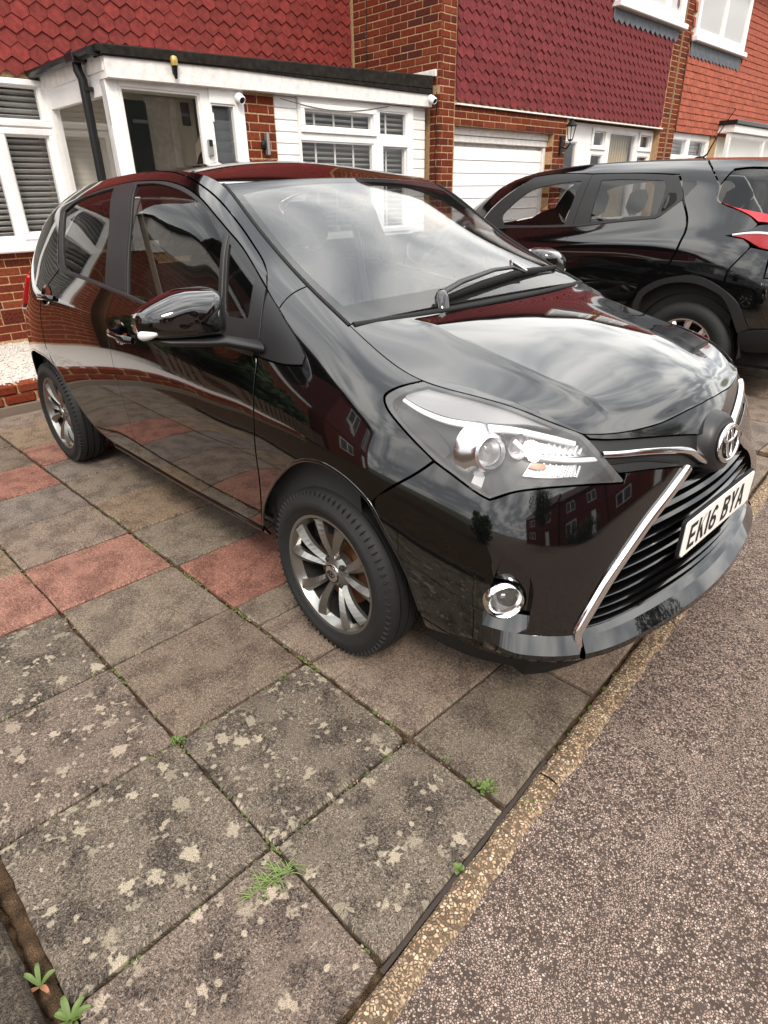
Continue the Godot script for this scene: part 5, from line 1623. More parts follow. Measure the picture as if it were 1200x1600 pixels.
func build_hatchback() -> void:
	car_materials()
	var car := thing("parked_car", "glossy black five-door hatchback with number plate EK16 BYA on the paved drive", "car")
	var sk := BodySkin.new(hatch_stations())
	var S := func(u: float, v: float) -> Vector3: return sk.at(u, v)
	var paint: Material = mats.black_paint
	var o := {"flip": -1.0}
	# --- shared lines
	var L_belt := [7.97, 6.88, 8.79, 6.93, 9.6, 6.94, 10.85, 6.99, 11.45, 7.08, 12.45, 7.40]
	var fwin := rounded(pv([8.31, 6.97, 8.18, 8.46, 8.12, 9.34, 8.03, 10.30, 8.47, 10.34, 9.02, 10.24, 9.62, 10.14, 10.25, 10.09, 10.66, 10.06, 10.84, 9.41, 10.92, 8.53, 11.00, 7.74, 11.05, 7.22, 10.4, 7.08, 9.58, 7.02, 8.75, 6.99]))
	var qwin := rounded(pv([10.93, 9.95, 11.32, 9.98, 11.80, 9.88, 11.88, 9.78, 11.94, 9.2, 11.98, 8.55, 11.90, 8.42, 11.3, 8.10, 11.20, 8.25, 11.10, 8.9]))
	var rwin := rounded(pv([6.00, 9.60, 6.42, 9.98, 7.04, 10.16, 7.44, 10.25, 7.56, 9.21, 7.62, 8.27, 7.68, 7.0, 7.07, 7.04, 6.45, 7.10, 6.35, 7.25, 6.14, 8.46, 6.02, 9.3]))
	var arch_f := [11.93, 1.0, 12.34, 2.11, 12.96, 3.10, 13.47, 3.75, 14.0, 4.35, 14.5, 4.78, 15.0, 5.02, 15.5, 5.0, 15.95, 4.66, 16.24, 3.93, 16.52, 3.15, 16.70, 2.5, 16.86, 1.6]
	var arch_r := [3.30, 1.6, 3.34, 2.6, 3.48, 3.35, 3.85, 3.66, 4.3, 3.82, 4.78, 3.86, 5.22, 3.82, 5.5, 3.68, 5.74, 3.40, 5.90, 2.85, 6.06, 2.32, 6.26, 1.77, 6.45, 1.38, 6.73, 0.98]
	# --- doors
	var fd := rounded(pv([7.70, 0.92, 7.80, 1.86, 7.89, 2.68, 7.91, 3.4, 7.89, 4.1, 7.86, 4.8, 7.83, 5.5, 7.86, 6.1, 7.93, 6.6] + L_belt + [12.51, 7.0, 12.57, 5.9, 12.60, 5.04, 12.56, 3.98, 12.49, 3.15, 12.29, 2.3, 11.86, 0.92]), 3)
	var doors := both("front_door", panel(S, fd, {"flip": -1.0, "du": 0.18, "dv": 0.2}), paint, car)
	var rd := rounded(pv([6.78, 0.92, 7.70, 0.92, 7.80, 1.86, 7.89, 2.68, 7.91, 3.4, 7.89, 4.1, 7.86, 4.8, 7.83, 5.5, 7.86, 6.1, 7.93, 6.6, 7.97, 6.88, 7.5, 6.90, 7.06, 6.96, 6.6, 7.0, 6.20, 6.98, 5.84, 6.35, 5.56, 5.9, 5.46, 5.4, 5.44, 4.73, 5.44, 4.27, 5.54, 3.87, 5.68, 3.55, 5.80, 3.25, 5.93, 2.80, 6.07, 2.34, 6.27, 1.79, 6.46, 1.40]), 3)
	var rdoors := both("rear_door", panel(S, rd, {"flip": -1.0, "du": 0.18, "dv": 0.2}), paint, car)
	# door frames above the belt (satin black), with the glass in them
	var ff := rounded(pv([7.97, 6.90, 8.79, 6.95, 9.6, 6.96, 10.85, 7.01, 11.45, 7.10, 12.45, 7.42, 12.44, 8.1, 12.34, 9.02, 12.24, 9.81, 11.76, 10.06, 11.24, 10.2, 10.69, 10.17, 10.23, 10.17, 9.64, 10.27, 9.03, 10.4, 8.58, 10.46, 7.94, 10.45, 7.98, 8.6]), 3)
	var rf := rounded(pv([6.20, 7.0, 6.6, 7.02, 7.06, 6.98, 7.5, 6.92, 7.97, 6.90, 7.98, 8.6, 7.94, 10.45, 7.47, 10.38, 7.04, 10.29, 6.4, 10.09, 5.92, 9.80, 5.84, 9.5, 5.98, 8.46, 6.14, 7.3]), 3)
	var ffs := both("door_frame", panel(S, ff, {"flip": -1.0, "holes": [fwin, qwin], "raise": 0.001}), mats.satin_black, car)
	var rfs := both("door_frame", panel(S, rf, {"flip": -1.0, "holes": [rwin], "raise": 0.001}), mats.satin_black, car)
	both("front_window", panel(S, fwin, {"flip": -1.0, "raise": -0.006, "lip": 0.0, "gap": -0.003}), mats.car_glass, car)
	both("quarter_light", panel(S, qwin, {"flip": -1.0, "raise": -0.005, "lip": 0.0, "gap": -0.003}), mats.dark_glass, car)
	both("rear_window", panel(S, rwin, {"flip": -1.0, "raise": -0.006, "lip": 0.0, "gap": -0.003}), mats.dark_glass, car)
	# centre pillar cover and the bar before the quarter light
	both("pillar_cover", panel(S, rounded(pv([7.50, 10.22, 7.93, 10.40, 8.00, 10.28, 8.09, 9.34, 8.15, 8.46, 8.27, 7.0, 7.72, 6.99, 7.64, 8.27, 7.60, 9.21]), 3), {"flip": -1.0, "raise": 0.003, "lip": 0.003}), mats.satin_black, car)
	both("window_bar", strip(S, pv([10.80, 10.05, 10.88, 9.41, 10.99, 8.53, 11.12, 7.2]), [0.022, 0.028], 0.006, 0.0, -1.0), mats.satin_black, car)
	both("belt_moulding", strip(S, pv([6.25, 7.0, 7.06, 6.965, 7.9, 6.89, 8.79, 6.93, 9.6, 6.945, 10.85, 6.995, 11.45, 7.085, 12.40, 7.40]), [0.015, 0.018], 0.006, 0.001, -1.0), mats.satin_black, car)
	# black corner cover between the door and the wing
	both("sail_panel", panel(S, rounded(pv([12.31, 9.77, 12.72, 9.50, 13.0, 9.27, 13.54, 8.86, 13.90, 8.47, 13.89, 8.10, 13.33, 7.70, 12.71, 7.46, 12.48, 7.42, 12.46, 8.1, 12.36, 9.02]), 3), {"flip": -1.0, "raise": 0.001}), mats.satin_black, car)
	# body side with the roof rail, as far as the dark line of the roof seam
	var side := [1.85, 5.3, 1.95, 7.0, 1.8, 9.0, 1.62, 10.97, 3.5, 10.97, 5.5, 10.97, 7.0, 10.97, 8.31, 10.97, 8.74, 10.90, 9.26, 10.71, 9.65, 10.60, 10.08, 10.57, 11.0, 10.58, 11.48, 10.52, 11.82, 10.43, 12.06, 10.21, 12.24, 9.86]
	side += [11.76, 10.09, 11.24, 10.23, 10.69, 10.20, 10.23, 10.20, 9.64, 10.30, 9.03, 10.43, 8.58, 10.49, 7.94, 10.48, 7.47, 10.41, 7.04, 10.32, 6.4, 10.12, 5.90, 9.83, 5.80, 9.5, 5.94, 8.46, 6.10, 7.3, 6.16, 7.0, 5.82, 6.37, 5.53, 5.92, 5.43, 5.4, 5.41, 4.73, 5.41, 4.27, 5.50, 3.87, 5.58, 3.66, 5.22, 3.82, 4.78, 3.86, 4.3, 3.82, 3.85, 3.66, 3.48, 3.40, 3.5, 4.3, 3.0, 5.25]
	both("body_side", panel(S, rounded(pv(side), 3), {"flip": -1.0, "du": 0.18}), paint, car)
	both("rear_bumper", panel(S, rounded(pv([0.0, 0.3, 0.0, 5.2, 3.0, 5.2, 3.47, 4.25, 3.46, 3.35, 3.34, 2.6, 3.30, 1.6, 3.26, 0.6]), 3), o), paint, car)
	both("tailgate", panel(S, pv([0.0, 5.25, 0.0, 6.9, 1.8, 6.9, 1.8, 5.25]), o), paint, car)
	both("rear_screen", panel(S, pv([0.0, 6.95, 0.0, 10.6, 1.6, 10.6, 1.75, 6.95]), {"flip": -1.0, "raise": -0.003}), mats.dark_glass, car)
	both("tail_lamp", panel(S, rounded(pv([2.0, 5.35, 2.0, 7.2, 3.2, 7.35, 3.95, 6.9, 3.9, 5.9, 3.0, 5.35])), {"flip": -1.0, "raise": 0.016, "lip": 0.02}), mats.red_lens, car)
	# windscreen pillar strip above the seam
	both("windscreen_pillar", panel(S, rounded(pv([8.31, 11.0, 8.40, 10.98, 8.74, 10.94, 9.26, 10.75, 9.65, 10.64, 10.08, 10.61, 11.0, 10.62, 11.48, 10.56, 11.84, 10.46, 12.09, 10.23, 12.27, 9.84, 12.34, 9.78, 12.74, 9.53, 12.79, 9.9, 12.86, 10.39, 12.95, 10.82, 12.99, 11.0]), 3), {"flip": -1.0, "gap": 0.001}), paint, car)
	# front wing
	var wing := [11.90, 0.95, 12.32, 2.3, 12.52, 3.15, 12.59, 3.98, 12.63, 5.04, 12.60, 5.9, 12.54, 7.0, 12.50, 7.38, 12.71, 7.42, 13.33, 7.66, 13.91, 8.06, 13.94, 8.47, 13.56, 8.89, 13.02, 9.30, 12.76, 9.51, 12.80, 9.88, 12.88, 10.39, 12.97, 10.82, 13.01, 11.0, 14.4, 11.0, 16.19, 11.0, 15.99, 10.27, 15.84, 9.56, 15.81, 9.18, 15.92, 8.78, 16.17, 8.37, 16.52, 7.85, 16.89, 7.40, 16.6, 6.40, 16.28, 5.50, 16.02, 4.78]
	for k in range(16, 1, -2):
		wing += [arch_f[k], arch_f[k + 1]]
	both("front_wing", panel(S, rounded(pv(wing), 3), {"flip": -1.0, "du": 0.16, "dv": 0.18}), paint, car)
	# sill
	both("sill", panel(S, pv([6.76, 0.0, 11.9, 0.0, 11.86, 0.88, 6.80, 0.88]), {"flip": -1.0, "du": 0.3}), mats.gloss_black, car)
	both("sill_edge", strip(S, pv([6.85, 0.62, 8.0, 0.6, 10.0, 0.6, 11.85, 0.6]), [0.014, 0.014], 0.010, 0.0, -1.0), mats.gloss_black, car)
	# wheel-arch lips and linings
	both("arch_lip", strip(S, pv(arch_f), [0.012, 0.012], 0.004, -0.002, -1.0, 3), paint, car)
	both("arch_lip", strip(S, pv(arch_r), [0.012, 0.012], 0.004, -0.002, -1.0, 3), paint, car)
	for q in [[2.52, 0.30, 0.405, "front"], [0.0, 0.30, 0.375, "rear"]]:
		var al := MB.new()
		al.lathe([Vector2(0.10, 0.44), Vector2(q[2] + 0.01, 0.44), Vector2(q[2] + 0.01, 0.60), Vector2(q[2] - 0.002, 0.765)], 30, Transform3D(Basis(), Vector3(q[0], q[1], 0)), -0.12, PI + 0.12)
		both("arch_lining", al, mats.void_black, car)
	# --- front bumper with its fog lamp recess
	var fog := rounded(pv([18.23, 4.78, 18.11, 3.87, 18.03, 2.84, 18.02, 2.26, 18.4, 2.19, 18.70, 2.46, 18.71, 2.9, 18.72, 3.78, 18.54, 4.45]))
	var bump := [16.05, 4.82, 16.30, 5.48, 16.62, 6.38, 16.91, 7.36, 17.33, 7.10, 17.76, 6.78, 17.92, 6.69, 18.05, 6.89, 18.3, 7.29, 18.77, 7.65, 19.45, 7.89, 20.05, 7.86, 20.10, 8.36, 20.6, 8.24, 21.13, 7.88, 21.18, 7.70, 20.77, 6.50, 20.36, 5.43, 19.99, 4.44, 19.7, 3.51, 19.49, 2.71, 19.45, 2.34, 19.53, 1.74, 19.2, 1.62, 18.56, 1.72, 18.04, 1.70, 17.6, 1.45, 17.2, 1.1, 16.95, 0.95, 16.86, 1.6, 16.70, 2.5, 16.52, 3.15, 16.24, 3.93]
	both("front_bumper", panel(S, rounded(pv(bump), 3), {"flip": -1.0, "du": 0.14, "dv": 0.16, "holes": [fog]}), paint, car)
	# --- upper nose: gloss strip, dull grille bar, chrome bar
	both("nose_strip", panel(S, rounded(pv([19.21, 10.28, 20.18, 10.42, 20.89, 10.53, 21.47, 10.80, 22.0, 10.92, 22.0, 9.0, 21.83, 9.05, 21.15, 9.70, 20.37, 10.05, 19.32, 10.12]), 3), {"flip": -1.0, "seam": 22.0, "gap": 0.001}), mats.gloss_black, car)
	both("nose_grille", panel(S, rounded(pv([19.33, 10.08, 20.37, 10.01, 21.15, 9.66, 21.83, 9.02, 22.0, 8.96, 22.0, 6.8, 21.7, 7.1, 21.36, 7.55, 21.15, 7.90, 20.6, 8.27, 20.02, 8.40, 19.83, 8.84, 19.56, 9.58]), 3), {"flip": -1.0, "seam": 22.0, "raise": -0.012, "gap": 0.0}), mats.satin_black, car)
	both("chrome_bar", strip(S, pv([19.60, 9.36, 20.36, 9.30, 20.9, 9.05, 21.32, 8.62, 21.6, 7.75, 21.83, 7.30, 22.0, 7.22]), [0.017, 0.020, 0.024], 0.012, -0.004, -1.0, 6), mats.chrome, car)
	both("grille_groove", strip(S, pv([19.75, 8.95, 20.5, 8.85, 21.2, 8.1]), [0.010, 0.008], 0.004, -0.012, -1.0, 5), mats.matte_black, car)
	# --- chrome strips down the grille's sides, the grille and its slats
	both("grille_trim", strip(S, pv([21.27, 7.66, 20.90, 6.55, 20.43, 5.37, 20.03, 4.27, 19.715, 3.28, 19.53, 2.61, 19.50, 2.33, 19.56, 1.80]), [0.022, 0.025, 0.022], 0.014, 0.002, -1.0, 6), mats.chrome, car)
	var gopen := rounded(pv([21.34, 7.52, 21.04, 6.63, 20.51, 5.32, 20.08, 4.11, 19.73, 3.05, 19.55, 2.45, 19.62, 1.6, 20.5, 1.6, 22.0, 1.6, 22.0, 7.3, 21.7, 7.3]), 3)
	both("grille_back", panel(S, gopen, {"flip": -1.0, "seam": 22.0, "raise": -0.075, "lip": 0.0, "gap": -0.01}), mats.void_black, car)
	both("grille_wall", panel(S, gopen, {"flip": -1.0, "raise": 0.0, "lip": 0.08, "gap": -0.004, "seam": 22.0, "holes": [gopen]}), mats.void_black, car)
	# (v of the slat, its left end in u, how strong)
	var slats := [[7.0, 21.22, 0.7], [6.45, 21.0, 1.5], [5.85, 20.76, 1.5], [5.30, 20.55, 1.2], [4.85, 20.38, 0.7], [4.45, 20.24, 0.7], [4.05, 20.10, 0.7], [3.68, 19.98, 0.7], [3.33, 19.86, 0.7], [3.02, 19.76, 0.7], [2.74, 19.66, 0.7], [2.48, 19.60, 0.7]]
	for q in slats:
		var st := MB.new()
		var prev := []
		for k in 13:
			var u := lerpf(q[1], 22.0, k / 12.0)
			var p := sk.at(u, q[0]); var b := sk.at(u, q[0] - 0.2)
			var a: Vector3 = sk.at(minf(u + 0.02, 22.0), q[0]) - sk.at(u - 0.02, q[0])
			var n := a.cross(p - b).normalized()
			if n.x < 0:
				n = -n
			var h: float = 0.006 * q[2]
			var c := p - n * 0.012
			var ring := [c + Vector3(0, -h, 0) - n * 0.004, c + Vector3(0, -h * 0.2, 0) + n * 0.004, c + Vector3(0, h, 0) - n * 0.006, c + Vector3(0, h * 1.1, 0) - n * 0.06, c + Vector3(0, -h, 0) - n * 0.06]
			if k > 0:
				for i in 5:
					st.quad(prev[i], prev[(i + 1) % 5], ring[(i + 1) % 5], ring[i], c - n * 0.02)
			prev = ring
		both("grille_slat", st, mats.gloss_black, car)
	# lower lip: a blade that stands forward
	both("front_lip", sweep(sk, 19.60, 22.0, 22, [[2.55, -0.03], [2.22, 0.0], [1.84, 0.028], [1.66, 0.030], [1.50, 0.010], [1.44, -0.03]]), mats.black_paint, car)
	both("corner_lip", sweep(sk, 17.95, 19.50, 16, [[2.75, -0.03], [2.32, 0.0], [1.88, 0.030], [1.72, 0.031], [1.50, 0.010], [1.42, -0.02]], 0.45), mats.black_paint, car)
	var under := MB.new()
	under.box(Vector3(-0.55, 0.19, -0.62), Vector3(3.12, 0.26, 0.62), 0.02)
	under.box(Vector3(2.86, 0.17, -0.56), Vector3(3.24, 0.27, 0.56), 0.03)
	put("underbody", under, mats.void_black, car)
	var tray := MB.new()
	for k in 12:
		var u0 := 17.2 + 4.8 * k / 12.0; var u1 := 17.2 + 4.8 * (k + 1) / 12.0
		for e in [1.0, -1.0]:
			var m := Vector3(1, 1, e)
			var a := sk.at(u0, 1.3); var b := sk.at(u1, 1.3)
			var c := a + Vector3(-0.09, -0.10, 0) * 1.0; var d := b + Vector3(-0.09, -0.10, 0)
			if u0 < 19.0:
				c.z -= 0.05
			if u1 < 19.0:
				d.z -= 0.05
			tray.quad(a * m, b * m, d * m, c * m, Vector3(2.6, 0.4, 0) * m)
	put("undertray", tray, mats.matte_black, car)
	# fog lamps
	var fc := sk.at(18.375, 3.13)
	for e in [1.0, -1.0]:
		var n := Vector3(0.80, 0.0, 0.60 * e).normalized()
		var up := Vector3.UP
		var rt := up.cross(n).normalized()
		var xf := Transform3D(Basis(rt, up, n), Vector3(fc.x, fc.y, fc.z * e) - n * 0.030)
		var fr := MB.new()
		fr.lathe([Vector2(0.036, -0.002), Vector2(0.041, 0.012), Vector2(0.048, 0.018), Vector2(0.056, 0.012), Vector2(0.060, 0.0), Vector2(0.060, -0.03)], 40, xf)
		var f := put("fog_lamp", fr, mats.chrome, car)
		var bowl := MB.new()
		bowl.lathe([Vector2(0.0, -0.030), Vector2(0.014, -0.030), Vector2(0.016, -0.024), Vector2(0.026, -0.020), Vector2(0.034, -0.008), Vector2(0.037, 0.0)], 32, xf, 0, TAU, 0.97)
		bowl.box(Vector3(-0.008, -0.007, -0.03), Vector3(0.008, 0.007, -0.012), 0.003, xf)
		put("fog_bowl", bowl, mats.lamp_bowl, f)
		var ln := MB.new()
		ln.lathe([Vector2(0.040, 0.006), Vector2(0.03, 0.010), Vector2(0.0, 0.012)], 32, xf)
		put("fog_lens", ln, mats.clear_lens, f)
	both("fog_recess", panel(S, fog, {"flip": -1.0, "raise": -0.042, "lip": 0.0, "gap": -0.012}), mats.black_paint, car)
	both("fog_wall", panel(S, fog, {"flip": -1.0, "lip": 0.05, "gap": -0.0005, "holes": [fog]}), mats.black_paint, car)
	build_hatch_front(car, sk, S)
	build_hatch_top(car, sk, S)
	build_hatch_details(car, sk, S)

func build_hatch_front(car: Node3D, sk: BodySkin, S: Callable) -> void:
	# headlamps: a deep housing with light bar, projector and reflectors under a clear cover
	var lamp := rounded(pv([16.21, 10.97, 16.02, 10.27, 15.87, 9.56, 15.84, 9.18, 15.95, 8.80, 16.20, 8.39, 16.55, 7.87, 16.92, 7.42, 17.34, 7.15, 17.76, 6.83, 17.92, 6.74, 18.03, 6.94, 18.3, 7.34, 18.77, 7.70, 19.45, 7.94, 20.03, 7.90, 20.05, 8.0, 19.80, 8.82, 19.52, 9.58, 19.17, 10.27, 18.67, 10.57, 18.05, 10.86, 17.6, 10.97]), 3)
	var covers := both("headlamp", panel(S, lamp, {"flip": -1.0, "lip": 0.0, "du": 0.15, "dv": 0.15}), mats.clear_lens, car)
	for h in 2:
		var e := 1.0 if h == 0 else -1.0
		var home: MeshInstance3D = covers[h]
		var add := func(called: String, mb: MB, m: Material) -> void:
			put(called, mb if h == 0 else mb.mirrored(0.0), m, home)
		add.call("lamp_edge", panel(S, lamp, {"flip": -1.0, "raise": -0.002, "lip": 0.05, "gap": 0.001, "holes": [rounded(shrink(lamp, 0.93), 1)]}), mats.lamp_dark)
		add.call("lamp_housing", panel(S, lamp, {"flip": -1.0, "raise": -0.050, "lip": 0.0, "gap": 0.004}), mats.lamp_dark)
		# upper brow, ribbed, and the white light bar under it
		add.call("brow", panel(S, rounded(pv([16.2, 10.9, 16.10, 10.2, 16.10, 9.75, 16.48, 9.55, 16.92, 9.50, 17.44, 9.85, 18.12, 10.40, 18.6, 10.45, 18.05, 10.8, 17.6, 10.92]), 3), {"flip": -1.0, "raise": -0.014, "lip": 0.012, "gap": 0.0}), mats.lamp_grey)
		add.call("light_bar", strip(S, pv([16.10, 9.60, 16.48, 9.36, 16.92, 9.30, 17.44, 9.60, 18.0, 9.98, 18.6, 10.0, 19.1, 9.85]), [0.010, 0.020, 0.014], 0.008, -0.016, -1.0, 5), mats.lamp_white)
		add.call("light_bar_lower", strip(S, pv([18.05, 9.5, 18.4, 9.1, 18.9, 9.05, 19.62, 9.18]), [0.013, 0.012], 0.009, -0.016, -1.0, 5), mats.lamp_white)
		# reflector pockets
		for q in [[18.25, 9.9, 18.45, 9.3, 19.0, 9.25, 19.45, 9.4, 19.25, 9.75, 18.9, 9.95], [18.35, 8.05, 18.45, 8.75, 18.9, 8.85, 19.28, 8.95, 19.30, 8.35, 18.9, 8.2]]:
			add.call("reflector", panel(S, rounded(pv(q), 3), {"flip": -1.0, "raise": -0.034, "lip": 0.014, "gap": 0.0}), mats.lamp_bowl)
		for k in 7:
			var u := 18.62 + 0.11 * k
			add.call("reflector_rib", strip(S, pv([u, 9.30 + 0.02 * k, u + 0.05, 9.85]), [0.006, 0.006], 0.004, -0.032, -1.0, 3), mats.lamp_white)
			add.call("reflector_rib", strip(S, pv([u + 0.02, 8.3, u + 0.06, 8.86]), [0.006, 0.006], 0.004, -0.032, -1.0, 3), mats.lamp_bowl)
		add.call("indicator_bulb", panel(S, rounded(pv([18.42, 8.50, 18.46, 8.74, 18.68, 8.78, 18.72, 8.55, 18.56, 8.46]), 3), {"flip": -1.0, "raise": -0.018, "lip": 0.02, "gap": 0.0}), mats.amber)
		add.call("side_panel", panel(S, rounded(pv([16.05, 9.2, 16.3, 9.15, 16.8, 8.6, 17.05, 8.0, 17.0, 7.6, 16.6, 8.0, 16.2, 8.6]), 3), {"flip": -1.0, "raise": -0.028, "lip": 0.016, "gap": 0.0}), mats.alloy_dark)
		# projector
		var c := sk.at(17.80, 8.63)
		var nn := Vector3(0.86, 0.16, 0.30).normalized()
		var xf := Transform3D(Basis(Vector3.UP.cross(nn).normalized(), nn.cross(Vector3.UP.cross(nn).normalized()), nn), c - Vector3(0.035, 0.008, 0.014))
		var bz := MB.new()
		bz.lathe([Vector2(0.036, 0.018), Vector2(0.041, 0.030), Vector2(0.048, 0.026), Vector2(0.053, 0.008), Vector2(0.070, -0.006), Vector2(0.078, -0.03)], 40, xf)
		add.call("projector_bezel", bz, mats.satin_chrome)
		var sk2 := MB.new()
		sk2.lathe([Vector2(0.058, -0.004), Vector2(0.105, -0.006), Vector2(0.112, -0.03)], 30, xf, -2.1, 0.6)
		add.call("projector_shield", sk2, mats.lamp_white)
		var pb := MB.new()
		pb.lathe([Vector2(0.036, 0.012), Vector2(0.026, -0.006), Vector2(0.0, -0.012)], 28, xf)
		add.call("projector_bowl", pb, mats.lamp_bowl)
		var gl := MB.new()
		gl.lathe([Vector2(0.037, 0.014), Vector2(0.030, 0.024), Vector2(0.018, 0.031), Vector2(0.0, 0.034)], 32, xf)
		add.call("projector_lens", gl, mats.clear_lens)
		var pk := MB.new()
		pk.lathe([Vector2(0.0, -0.02), Vector2(0.018, -0.016), Vector2(0.030, 0.004), Vector2(0.033, 0.006)], 24, Transform3D(xf.basis, sk.at(18.28, 9.15) - Vector3(0.03, 0, 0.012)))
		add.call("side_lamp_bowl", pk, mats.lamp_bowl)
	# emblem on its domed base
	var ec := sk.at(22.0, 8.55)
	var nb := Vector3(0.985, 0.17, 0.0).normalized()
	var bx := Transform3D(Basis(Vector3(0, 0, -1), nb.cross(Vector3(0, 0, -1)).normalized(), nb), Vector3(3.362, 0.757, 0))
	var dome := MB.new()
	dome.lathe([Vector2(0.0, 0.0), Vector2(0.074, -0.002), Vector2(0.084, -0.006), Vector2(0.093, -0.020), Vector2(0.104, -0.05)], 48, Transform3D(bx.basis * Basis.from_scale(Vector3(1.0, 0.93, 1.0)), bx.origin))
	put("emblem_base", dome, mats.satin_black, car)
	var em := MB.new()
	ring_oval(em, Transform3D(bx.basis, bx.origin + nb * 0.006), 0.072, 0.050, 0.0075, 44, 0.007)
	ring_oval(em, Transform3D(bx.basis, bx.origin + nb * 0.007 + bx.basis.y * 0.004), 0.019, 0.045, 0.0055, 36, 0.006)
	ring_oval(em, Transform3D(bx.basis, bx.origin + nb * 0.008 + bx.basis.y * 0.026), 0.047, 0.0195, 0.0055, 36, 0.006)
	var emb := put("emblem", em, mats.chrome, car)
	# number plate: white, with its characters
	var pl := MB.new()
	var px := Transform3D(Basis(Vector3(0, 0, -1), Vector3(0.005, 1, 0).normalized(), Vector3(1, 0, 0)), Vector3(3.391, 0.5436, 0.0))
	var pts := PackedVector2Array()
	for q in [[0.26, 0.0555], [-0.26, 0.0555], [-0.26, -0.0555], [0.26, -0.0555]]:
		var cx: float = q[0]; var cy: float = q[1]
		var r := 0.012
		var c2 := Vector2(cx - signf(cx) * r, cy - signf(cy) * r)
		var a0 := atan2(signf(cy), signf(cx)) - PI / 4
		for k in 5:
			var a := a0 + PI / 2 * k / 4.0
			pts.append(c2 + Vector2(cos(a), sin(a)) * r)
	pl.plate(pts, -0.004, 0.0, 0.001, px)
	var plate := put("number_plate", pl, mats.plate_white, car)
	var back := MB.new()
	var pts2 := PackedVector2Array()
	for p in pts:
		pts2.append(p * Vector2(1.022, 1.10))
	back.plate(pts2, -0.014, -0.0042, 0.002, px)
	put("plate_holder", back, mats.matte_black, car)
	var x := -0.229
	for ch in "EK16 BYA":
		if ch == " ":
			x += 0.033
			continue
		var w := 0.014 if ch == "1" else 0.050
		var mb := MB.new()
		plate_char(mb, ch, Transform3D(px.basis, px * Vector3(x, -0.0395, 0.0008)))
		put("character", mb, mats.plate_ink, plate)
		x += w + 0.0115

# plate characters: strokes 14 mm wide in a field 50 by 79 mm
func plate_char(mb: MB, ch: String, xf: Transform3D) -> void:
	var s := 0.0125
	var W := 0.050
	var Hh := 0.079
	var bar := func(x0: float, y0: float, x1: float, y1: float) -> void:
		mb.plate(PackedVector2Array([Vector2(x0, y0), Vector2(x1, y0), Vector2(x1, y1), Vector2(x0, y1)]), 0.0, 0.0006, 0.0, xf)
	var quad := func(a: Array) -> void:
		var p := PackedVector2Array()
		for k in range(0, a.size(), 2):
			p.append(Vector2(a[k], a[k + 1]))
		mb.plate(p, 0.0, 0.0006, 0.0, xf)
	match ch:
		"E":
			bar.call(0, 0, s, Hh); bar.call(s, Hh - s, W * 0.92, Hh); bar.call(s, 0, W * 0.92, s); bar.call(s, Hh / 2 - s / 2, W * 0.84, Hh / 2 + s / 2)
		"K":
			bar.call(0, 0, s, Hh)
			quad.call([s, 0.0285, W - s - 0.003, Hh, W + 0.001, Hh, s, 0.0470])
			quad.call([0.0165, 0.0410, W - s - 0.002, 0, W + 0.002, 0, 0.0240, 0.0530])
		"1":
			bar.call(0, 0, s + 0.001, Hh)
		"6":
			var o := PackedVector2Array(); var i := PackedVector2Array()
			arcs(mb, xf, Vector2(W / 2, 0.0235), W / 2, 0.0235, s, 0, TAU)
			quad.call([0, 0.0235, s, 0.0235, s + 0.002, 0.045, s + 0.0085, 0.060, s + 0.021, Hh - s, s + 0.024, Hh, 0.027, Hh, 0.012, 0.066, 0.003, 0.048])
			arcs(mb, xf, Vector2(W / 2 + 0.002, Hh - 0.0225), W / 2 - 0.003, 0.0225, s, 0.35, 1.75)
		"B":
			bar.call(0, 0, s, Hh)
			for q in [[Hh - 0.0195, 0.0195], [0.0222, 0.0222]]:
				arcs(mb, xf, Vector2(W - q[1] - 0.002, q[0]), q[1] + 0.002, q[1], s, -PI / 2, PI / 2)
				bar.call(s, q[0] + q[1] - s, W - q[1] - 0.002, q[0] + q[1]); bar.call(s, q[0] - q[1], W - q[1] - 0.002, q[0] - q[1] + s)
		"Y":
			bar.call(W / 2 - s / 2, 0, W / 2 + s / 2, 0.034)
			quad.call([W / 2 - s / 2, 0.034, W / 2 + s / 2, 0.034, W / 2, 0.047, s + 0.001, Hh, -0.001, Hh])
			quad.call([W / 2 + s / 2, 0.034, W + 0.001, Hh, W - s - 0.001, Hh, W / 2, 0.047])
		"A":
			quad.call([-0.002, 0, s - 0.001, 0, W / 2 - 0.001, 0.0655, W / 2 - 0.0005, Hh, W / 2 - 0.0075, Hh])
			quad.call([W + 0.002, 0, W / 2 + 0.0075, Hh, W / 2 - 0.0005, Hh, W / 2 - 0.001, 0.0655, W - s + 0.001, 0])
			bar.call(0.0135, 0.017, W - 0.0135, 0.017 + s * 0.9)

func arcs(mb: MB, xf: Transform3D, c: Vector2, a: float, b: float, s: float, t0: float, t1: float) -> void:
	var n := 18
	for k in n:
		var u := t0 + (t1 - t0) * k / n; var w := t0 + (t1 - t0) * (k + 1) / n
		var p := [c + Vector2(cos(u) * a, sin(u) * b), c + Vector2(cos(w) * a, sin(w) * b), c + Vector2(cos(w) * (a - s), sin(w) * (b - s)), c + Vector2(cos(u) * (a - s), sin(u) * (b - s))]
		mb.plate(PackedVector2Array(p), 0.0, 0.0006, 0.0, xf)

func shrink(p: PackedVector2Array, k: float) -> PackedVector2Array:
	var c := Vector2.ZERO
	for q in p:
		c += q / p.size()
	var o := PackedVector2Array()
	for q in p:
		o.append(c + (q - c) * k)
	return o

